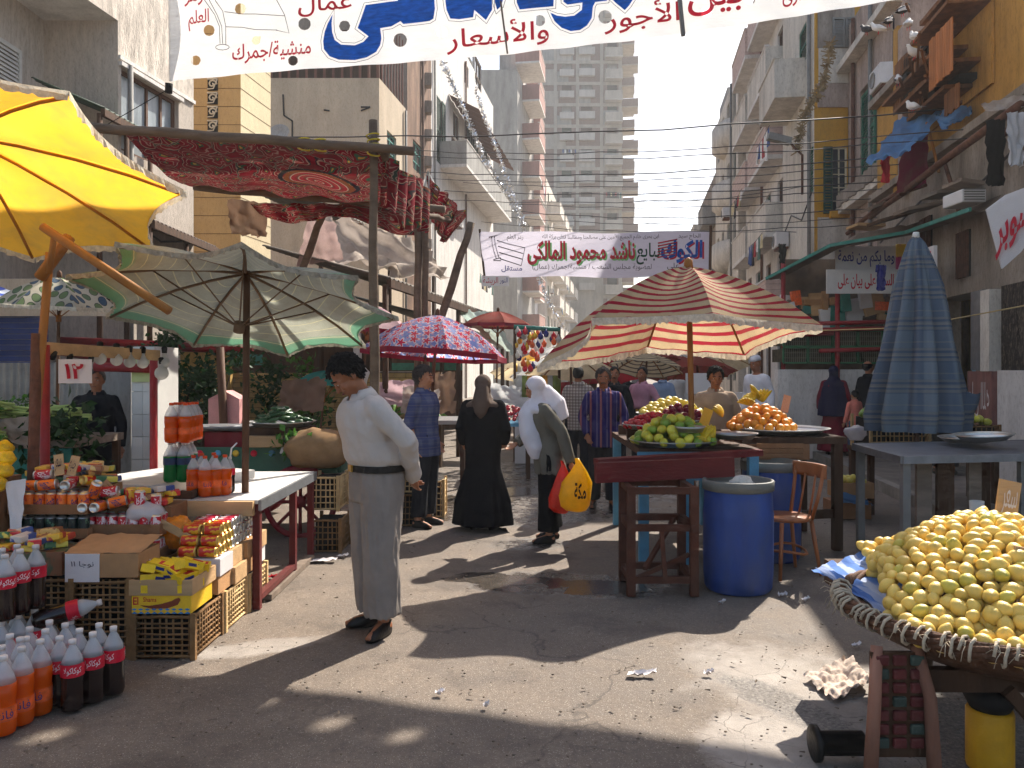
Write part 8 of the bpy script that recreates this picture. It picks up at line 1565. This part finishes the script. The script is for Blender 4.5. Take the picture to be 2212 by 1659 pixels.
    if scarf:
        m_,kind=scarf; mb=MB(); hs((0,.016,.03),(.1,.116,.106)); hs((0,.0,-.05),(.092,.094,.085)); mb.tube([S(H(0,.01,-.09)),S(bend((0,.01,1.47))),S(bend((0,.005,1.40)))],[.085*K,.10*K,.16*K],16); mb.ball(S(bend((0,0,1.38))),(.22*K,.15*K,.07*K),18,10)
        if kind=='long':
            mb.tube([S(H(0,-.04,-.11)),S(bend((.02,-.14,1.36))),S(bend((.05,-.18,1.15))),S(bend((.07,-.17,.98))),S((.07,-.17,.86))],[.07*K,.10*K,.11*K,.09*K,.04*K],14); mb.tube([S(H(0,.09,-.02)),S(bend((0,.17,1.40))),S(bend((0,.19,1.22)))],[.07*K,.12*K,.1*K],14)
        if kind=='cape': mb.rings([(0,0,.75*K,.30*K,.24*K),(0,0,1.05*K,.27*K,.2*K),(0,0,1.3*K,.235*K,.16*K),(0,0,1.42*K,.15*K,.11*K),(0,0,1.5*K,.09*K,.09*K)],24,mod=lambda a,i:1+.05*math.sin(8*a)*max(0,(3-i)/3))
        if kind=='back': mb.tube([S(H(0,.08,0)),S(bend((0,.13,1.42))),S(bend((0,.155,1.3))),S(bend((0,.155,1.24)))],[.07*K,.10*K,.07*K,.015*K],14)
        me=fuse(mb,vox,5); Hi=HR.transposed()
        def inface(co):
            q=Hi@(co/K-hp); q=q/.96-Vector((0,0,.115)); return q.y<-.045 and (q.x/.058)**2+((q.z+.022)/.085)**2<1
        mesh_obj(me,'headscarf',m_,o,wr_(13,5,fold*.8),inface)
    sh_m=shoes or LEATH
    for s,(kn,an,ta) in ((1,ll),(-1,rl_)):
        f=Matrix.Rotation(R(ta),3,'Z'); a=Vector(an)*K; mb=MB(); mb.rings([(0,-.055,.0,.042,.128),(0,-.055,.018,.045,.132),(0,-.05,.035,.043,.125),(0,-.04,.055,.040,.098),(0,.01,.078,.036,.055)],24,mod=lambda a,i:.95*(abs(math.cos(a))**3+abs(math.sin(a))**3)**(-1/3)); mb.v=[Vector((a.x,a.y,(an[2]-.088)*K))+f@(p*K) for p in mb.v]; mb.build('shoe',sh_m,o)
    return o
# materials of the clothes
SHW=cloth('shirt_offwhite',(196,186,178),var=.06,trans=.08); TRG=cloth('trousers_taupe',(136,126,118)); TRD=cloth('trousers_dark',(38,38,42)); BLKA=M('abaya_black',(27,26,28),1.,var=.08,s=3,bump=0,spec=.03,rv=.03); SCG=cloth('scarf_taupe',(96,80,70)); SCW=cloth('scarf_white',(226,222,228),var=.05,trans=.2); JKG=cloth('jacket_greygreen',(106,101,90)); PINKS=cloth('shirt_pink',(176,126,142)); BEIS=cloth('shirt_beige',(164,140,118)); WGAL=cloth('galabeya_white',(216,214,218)); NAVY=cloth('abaya_navy',(34,32,58)); SUIT=cloth('suit_black',(26,26,30)); PCH=cloth('child_pink',(222,130,112)); JEAN=cloth('jeans',(72,84,104)); REDS=cloth('skirt_red',(110,24,40))
PLD=m_plaid('shirt_plaid_blue',(104,108,134),(66,72,116),(150,146,136),9,9); CHK=m_plaid('shirt_check_brown',(178,166,156),(84,66,60),(206,200,190),22,22)
def m_vstripe(nm):
    m,t,b=newmat(nm); v=tc(t); s3=t.nodes.new('ShaderNodeSeparateXYZ'); L(t,v,s3.inputs[0]); f=math_(t,'FRACT',math_(t,'MULTIPLY',s3.outputs[0],8.5)); c=ramp_(t,f,[(.0,lin((48,42,92))),(.28,lin((52,46,98))),(.32,lin((150,136,160))),(.36,lin((52,46,98))),(.6,lin((44,40,86))),(.64,lin((146,92,92))),(.78,lin((140,86,88))),(.82,lin((48,42,92)))]); finish(t,b,c,.9,noise_(t,v,200,1),.12,.004,.05,.1); return m
STRS=mat('shirt_striped',m_vstripe)
fd=lambda deg:R(deg)
person('man in off white shirt and taupe trousers bowing his head, hands behind his back',-.86,5.06,0,R(-56),1.78,.0095,lean=13,head=(-12,36),skin=SKIN,top=SHW,bottom=TRG,arms=(((.31,.10,1.16),(.10,.20,.93)),((-.29,.12,1.14),(-.06,.22,.95))),legs=(((.10,-.02,.49),(.10,.0,.09),34),((-.09,-.01,.49),(-.10,.03,.09),-14)),bld=1.2,flare=1.25,fold=.016)
TRG2=0
person('man in blue plaid shirt standing in profile facing right',-.93,8.45,0,R(68),1.69,.011,head=(8,2),top=PLD,bottom=TRD,hairm=HAIRG,skin=SKINL,arms=(((.24,.04,1.13),(.24,-.04,.90)),((-.25,.05,1.14),(-.24,-.02,.90))),sleeve=.35,bld=1.12,untuck=True,shoes=SOLE)
person('woman in a long black robe and taupe headscarf seen from behind',-.30,8.3,0,R(172),1.60,.011,hair=None,skin=SKINL,coat=(BLKA,.06,.34,1.),scarf=(SCG,'back'),arms=(((.25,.04,1.13),(.24,-.10,.95)),((-.26,.03,1.12),(-.22,-.14,.96))),bld=1.1,fold=.004)
hj=person('woman in white headscarf and grey green jacket carrying plastic bags',.36,7.72,0,R(-78),1.60,.011,lean=14,head=(0,8),hair=None,skin=SKINL,bottom=cloth('trousers_black',(18,17,18)),coat=(JKG,.70,.21,1.),scarf=(SCW,'long'),arms=(((.25,.10,1.14),(.26,.16,.84)),((-.22,-.12,1.14),(-.18,-.3,1.03))),legs=(((.10,-.03,.49),(.11,-.03,.09),5),((-.09,.02,.49),(-.11,.07,.09),-5)),flare=1.25,belt=False,bld=1.04)
person('man with a moustache in a purple striped shirt walking towards us',1.09,9.5,0,R(-4),1.67,.011,head=(-4,2),top=STRS,bottom=TRD,stache=True,untuck=True,arms=(((.26,.02,1.13),(.20,-.10,.92)),((-.26,.02,1.13),(-.20,-.10,.92))),legs=(((.10,-.03,.49),(.10,-.05,.09),8),((-.10,.0,.49),(-.12,.1,.09),-8)),hairm=HAIRG)
person('young fruit seller in a beige shirt behind the orange tray',2.30,9.0,0,R(-8),1.68,.011,head=(4,6),skin=SKIN,top=BEIS,bottom=TRD,arms=(((.27,.0,1.14),(.22,-.16,1.0)),((-.27,.0,1.14),(-.2,-.18,1.02))),untuck=True,bld=1.06)
person('man in a brown checked shirt seen from behind',1.0,12.0,0,R(170),1.70,.016,top=CHK,bottom=TRD,untuck=True); person('man in a black shirt beyond the striped shirt man',1.62,12.6,0,R(-10),1.70,.016,top=SUIT,bottom=TRD,stache=True,untuck=True)
person('man in a pink shirt walking with one arm held out',2.15,13.2,0,R(-40),1.70,.016,top=PINKS,bottom=TRD,arms=(((.32,-.02,1.18),(.46,-.06,.98)),((-.24,.02,1.14),(-.22,-.06,.9)))); person('old man in white robe and white cap at a stall beyond the striped umbrella',3.72,12.0,.2,R(-60),1.66,.016,coat=(WGAL,.1,.3,1.),cap=WGAL,hair=None,lean=6,head=(0,10))
person('woman in a long navy veil by the white shop wall',5.80,14.35,.13,R(150),1.60,.016,hair=None,coat=(REDS,.08,.3,1.),scarf=(NAVY,'cape')); person('child in a pink top and jeans seen from behind beside the veiled woman',6.06,14.1,.13,R(200),1.16,.013,top=PCH,bottom=JEAN,untuck=True,skin=SKINL); person('balding man in a black jacket facing right by the white shop wall',6.36,14.2,.13,R(110),1.68,.016,top=SUIT,bottom=TRD,bald=True,untuck=True,bld=1.15)
person('man in dark clothes standing in the shop doorway on the right',6.35,11.7,.13,R(150),1.70,.016,top=SUIT,bottom=TRD,untuck=True); person('man in a dark suit standing in the shade by the white kiosk',-4.36,8.35,0,R(10),1.66,.014,top=SUIT,bottom=TRD,untuck=True,hairm=HAIRG,bld=1.05)
# crowd further down
for i,(px,Y,nm,c_,a_) in enumerate(((1352,17,'black','(28,28,32)',-20),(1432,16,'light blue','(130,150,180)',150),(1462,19,'white','(206,204,200)',10),(1218,20,'red','(150,44,50)',20),(1380,24,'grey','(120,120,124)',150),(1330,26,'cream','(200,184,150)',0),(1280,25,'brown','(96,70,54)',60),(1470,27,'maroon','(100,36,46)',180))):
    person('far passer-by in '+nm+' clothes down the street',at(px,Y,0).x,Y,0,R(a_),1.66+.02*(i%4),.022,top=cloth('far_shirt_%d'%i,eval(c_)),bottom=TRD,untuck=True,group='passers-by far down the street')
# plastic bags of the white scarf woman
BGY=M('bag_yellow_plastic',(238,196,24),.3,var=.15,s=9,bump=.35,bs=22,trans=.5,spec=.4); BGR=M('bag_red_plastic',(212,66,44),.3,var=.2,s=9,bump=.35,bs=22,trans=.45,spec=.4)
def carry_bag(label,top,w_,h_,m,seed,txt=None):
    top=Vector(top); o=thing('plastic_bag',label,'bag',top-Vector((0,0,h_)),'carried plastic bags'); mb=MB(); rs=[]
    for k,(q,rx) in enumerate(((0,.12),(.1,.2),(.25,.55),(.45,.85),(.7,1.),(.88,.9),(.97,.6),(1.,.2))): rs.append((top.x+.02*math.sin(k),top.y,top.z-h_*q,w_*.5*rx,w_*.33*rx))
    mb.rings(rs[::-1],26)
    for p in mb.v: d=p-Vector((top.x,top.y,p.z)); k=1+.25*mnoise.noise(p*7+Vector((seed,0,0)))+.12*mnoise.noise(p*18); q=Vector((top.x,top.y,p.z))+d*k; p.x,p.y=q.x,q.y
    b=mb.build('bag',m,o)
    if txt: lettering(txt,lambda u,v:Vector((top.x+w_*.36*(u-.5)+.02,top.y-w_*.40-.012,top.z-h_*.72+h_*.3*v)),(0,0,1,1),DARK,o,'print',True,.03)
    return o
carry_bag('bulging yellow plastic bag with black print in the woman\'s hand',P(1246,990,7.44),.30,.50,BGY,3,'مكة'); carry_bag('red plastic bag behind the yellow one in the woman\'s hand',P(1213,995,7.5),.20,.50,BGR,7)

# ---- clutter on the houses ----------------------------------------------
def mk_ac():
    o=thing('air_conditioner','air conditioner','air conditioner',(0,0,0),'air conditioners on the houses'); mb=MB(); mb.box((0,0,.22),(.75,.36,.44)); mb.build('case',WSGN,o,bev=.02)
    mb=MB(); mb.lathe([(.17,0),(.17,.02),(.14,.02),(.14,.005),(0,.005)],(-.12,-.181,.22),18,mm=Matrix.Rotation(R(90),3,'X')); mb.build('fan_grille',FRG,o); mb=MB(); mb.box((0,.02,-.03),(.7,.3,.05)); mb.build('bracket',RUST,o); return o
ac=Proto(mk_ac)
def yaw_of(f): return math.atan2(f.N.y,f.N.x)+math.pi/2
for i,(f,u,z,lb) in enumerate(((f4,1.0,9.3,'on the white flats, upper left'),(f4,4.6,6.9,'on the white flats, middle'),(f3,3.5,5.3,'on the yellow bay house front'),(f5,2.6,8.6,'on the beige house'),(f2,.5,7.6,'high on the brown house'),(f10,5.0,9.0,'on the white house by the garlands'),(f12,2.9,12.6,'on the pink flats'),(f13,4.0,9.6,'on the low cream block'),(f13,11,12.4,'on the low cream block, higher one'),(f9,1.0,8.2,'on the decayed brick house'))): ac.put(f.at(u,z,.2),(0,0,yaw_of(f)),'white air conditioner box '+lb)
lq=random.Random(21); LCOL=[cloth('wash_%d'%k,c) for k,c in enumerate(((226,222,216),(170,60,64),(70,90,140),(206,190,150),(96,120,110),(60,56,60)))]
def washing(f,u0,u1,z,d,label,n=7):
    o=thing('washing_line',label,'laundry',f.at((u0+u1)/2,z,d),'washing lines'); mb=MB(); mb.tube([f.at(u0,z,d),f.at((u0+u1)/2,z-.05,d),f.at(u1,z,d)],.008,4); mb.build('line',WIRE,o); w_=(u1-u0)/n
    for k in range(n):
        h_=lq.uniform(.35,.8); a=u0+w_*k+.03; ww=w_*lq.uniform(.55,.9); ph=lq.random()*6
        mb=MB(); mb.grid(lambda x,y:f.at(a+ww*x+.02*math.sin(y*5+ph),z-.03-h_*y,d+.04*math.sin(x*7+ph)*y),5,5); mb.build('garment',LCOL[lq.randrange(6)],o,fix=False)
for a in ((f4,.6,3.6,6.0,.7,'washing hung below a balcony of the white flats, lower'),(f4,5.2,8.4,8.45,.7,'washing hung below a balcony of the white flats, farther'),(f3,1.2,3.4,8.3,.9,'washing on the balcony of the yellow bay house'),(f5,3.0,5.6,6.3,.75,'washing on the beige house'),(f12,-.5,3.2,10.7,2.0,'washing on the pink flats, middle floor'),(f12,-.5,3.2,16.7,2.0,'washing on the pink flats, upper floor'),(f10,4,8,6.5,1.5,'washing below the white house balcony'),(f13,1,5.5,7.9,1.4,'washing on the cream block, first floor'),(f13,8,12,11,1.4,'washing on the cream block, second floor'),(ft,3.2,5.2,32.5,.9,'washing high on the tower, left'),(ft,9.2,11.4,26.3,1.6,'washing on the tower balcony, middle'),(ft,9.2,11.4,17.4,1.6,'washing on the tower balcony, lower')): washing(*a)
for i,(f,u,zt,m_) in enumerate(((f4,.2,15,FRG),(f4,4.7,15,RUST),(f5,1.9,14.5,FRG),(f3,.25,12.5,FRG),(f2,3.3,10.3,RUST),(f10,.5,18.5,FRG),(f10,7.5,18.5,RUST),(f9,2.2,17.5,RUST),(f8,3.2,12,FRG),(fa,.25,7.1,FRG),(f12,4.3,23.5,FRG))):
    mb=MB(); mb.tube([f.at(u,.1,.07),f.at(u+.03,zt*.5,.07),f.at(u,zt,.07)],.05,8); tag(mb.build('drain_pipe',m_),('grey drain pipe at the near edge of the white flats','rusty drain pipe down the middle of the white flats','grey drain pipe on the beige house','grey drain pipe on the yellow bay house','rusty drain pipe on the brown house','grey drain pipe at the near edge of the white house','rusty drain pipe on the white house','rusty drain pipe on the decayed house','grey drain pipe on the tan block side','grey drain pipe at the plaster house corner','grey drain pipe on the pink flats')[i],'pipe','drain pipes')
for i,(f,pts) in enumerate(((f2,((.2,5.3),(1.2,5.0),(2.4,5.25),(3.9,4.9))),(f3,((0,6.2),(1.2,5.7),(2.6,6.1),(4.1,5.6))),(f1,((4,4.7),(6,4.3),(8,4.6),(10.5,4.2))),(f4,((0,4.6),(3,4.1),(6,4.5),(9,4.0))),(f2,((.3,9),(.35,6),(.6,5.2),(.5,2.5))),(fa,((.1,4.4),(1.2,4.1),(2.4,4.3))))):
    mb=MB(); mb.tube([f.at(u,z,.06) for u,z in pts],.02,5); tag(mb.build('wall_cable',WIRE),('sagging cable along the brown house','sagging cable along the yellow bay house','sagging cable along the stone corner house','sagging cable along the white flats','cable dropping down the brown house','sagging cable along the plaster house')[i],'cable','cables on the walls')
# rubbish too small to count
dq=random.Random(33); mb=MB()
for k in range(2200):
    y=2.9+9*dq.random()**1.6; x=dq.uniform(-.62,.62)*y; s_=dq.uniform(.002,.009); z=.008
    if dq.random()<.6: mb.ball((x,y,z),(s_,s_*dq.uniform(.5,1),s_*.5),6,4)
    else: a=dq.random()*6; d=Vector((math.cos(a),math.sin(a),0)); e=Vector((-d.y,d.x,0)); p=Vector((x,y,z)); mb.add([p-d*s_*2-e*s_*.5,p+d*s_*2-e*s_*.4,p+d*s_*1.8+e*s_*.5+Vector((0,0,s_)),p-d*s_*1.6+e*s_*.4+Vector((0,0,s_*.4))],[(0,1,2,3)])
o=mb.build('street_debris',M('debris',(112,98,84),.9,var=.4,s=3),loc=(0,5,0)); tag(o,'pebbles, straw and crumbs scattered on the street','debris',None,'stuff')

# more small stock heaped on the drinks stall
PKM=[m_two('pack_a',(200,40,46),(230,190,60),18,.5),m_two('pack_b',(226,176,50),(180,60,40),18,.55),m_two('pack_c',(206,196,186),(60,80,140),18,.55),m_two('pack_d',(150,90,50),(216,180,110),18,.5),m_two('pack_e',(60,110,70),(220,200,80),18,.55)]
def mk_pk(k):
    def fn(): mb=MB(); mb.box((0,0,.018),(.13,.07,.036)); return tag(mb.build('snack_packet',PKM[k],loc=(0,0,0),bev=.006),'snack packet','packet','mixed packets on the drinks stall')
    return Proto(fn)
PKP=[mk_pk(k) for k in range(5)]; PKN=('red and yellow','yellow and brown','pale blue printed','brown','green'); zq=random.Random(9)
for k in range(78):
    if k<40: x,y,z=zq.uniform(-3.1,-2.62),zq.uniform(5.1,5.36),.90+.035*(k//10)
    elif k<58: x,y,z=zq.uniform(-2.66,-2.26),zq.uniform(5.12,5.32),.78+.035*((k-40)//7)
    else: x,y,z=zq.uniform(-3.02,-2.64),zq.uniform(4.6,4.8),.602+.032*((k-58)//7)
    PKP[k%5].put((x,y,z),(zq.uniform(-.15,.15),zq.uniform(-.15,.15),zq.uniform(0,3.1)),PKN[k%5]+' snack packet heaped on the '+('left can stack' if k<40 else 'centre can stack' if k<58 else 'dark printed carton'))
bx2=[carton('stock_carton',lb,'carton',x0,x1,5.14,5.4,z0,z1,m_,'cartons behind the can stacks') for lb,x0,x1,z0,z1,m_ in (('lower brown carton behind the left can stack',-3.12,-2.62,.46,.68,KRAFTD),('upper brown carton behind the left can stack',-3.1,-2.64,.682,.895,KRAFT),('brown carton behind the centre can stack',-2.6,-2.2,.46,.77,KRAFTD))]
for lb,x0,x1,y0,y1,z1,m_ in (('tall brown carton under the yellow snack bags at the left edge',-3.42,-3.14,4.8,5.1,.985,KRAFTD),('low dark carton under the left can stack',-3.12,-2.63,5.0,5.4,.455,KRAFTD),('low brown carton under the centre can stack',-2.6,-2.2,5.0,5.4,.455,KRAFT)): carton('stock_carton',lb,'carton',x0,x1,y0,y1,.004,z1,m_,'cartons behind the can stacks')
# ---- air ----------------------------------------------------------------
hz=bpy.data.materials.new('haze_air'); hz.use_nodes=True; t=hz.node_tree
for n in list(t.nodes):
    if n.type!='OUTPUT_MATERIAL': t.nodes.remove(n)
pv=t.nodes.new('ShaderNodeVolumePrincipled'); pv.inputs['Color'].default_value=(.95,.95,.95,1); pv.inputs['Density'].default_value=.0013; pv.inputs['Anisotropy'].default_value=.2; t.links.new(pv.outputs[0],t.nodes['Material Output'].inputs['Volume'])
mb=MB(); mb.b2((-440,-30,-1.2),(440,980,62)); o=mb.build('haze',hz,loc=(0,0,0)); o['kind']='stuff'; o['label']='thin pale haze filling the street'; sc.cycles.volume_bounces=0
bpy.data.scenes.remove(TMP)
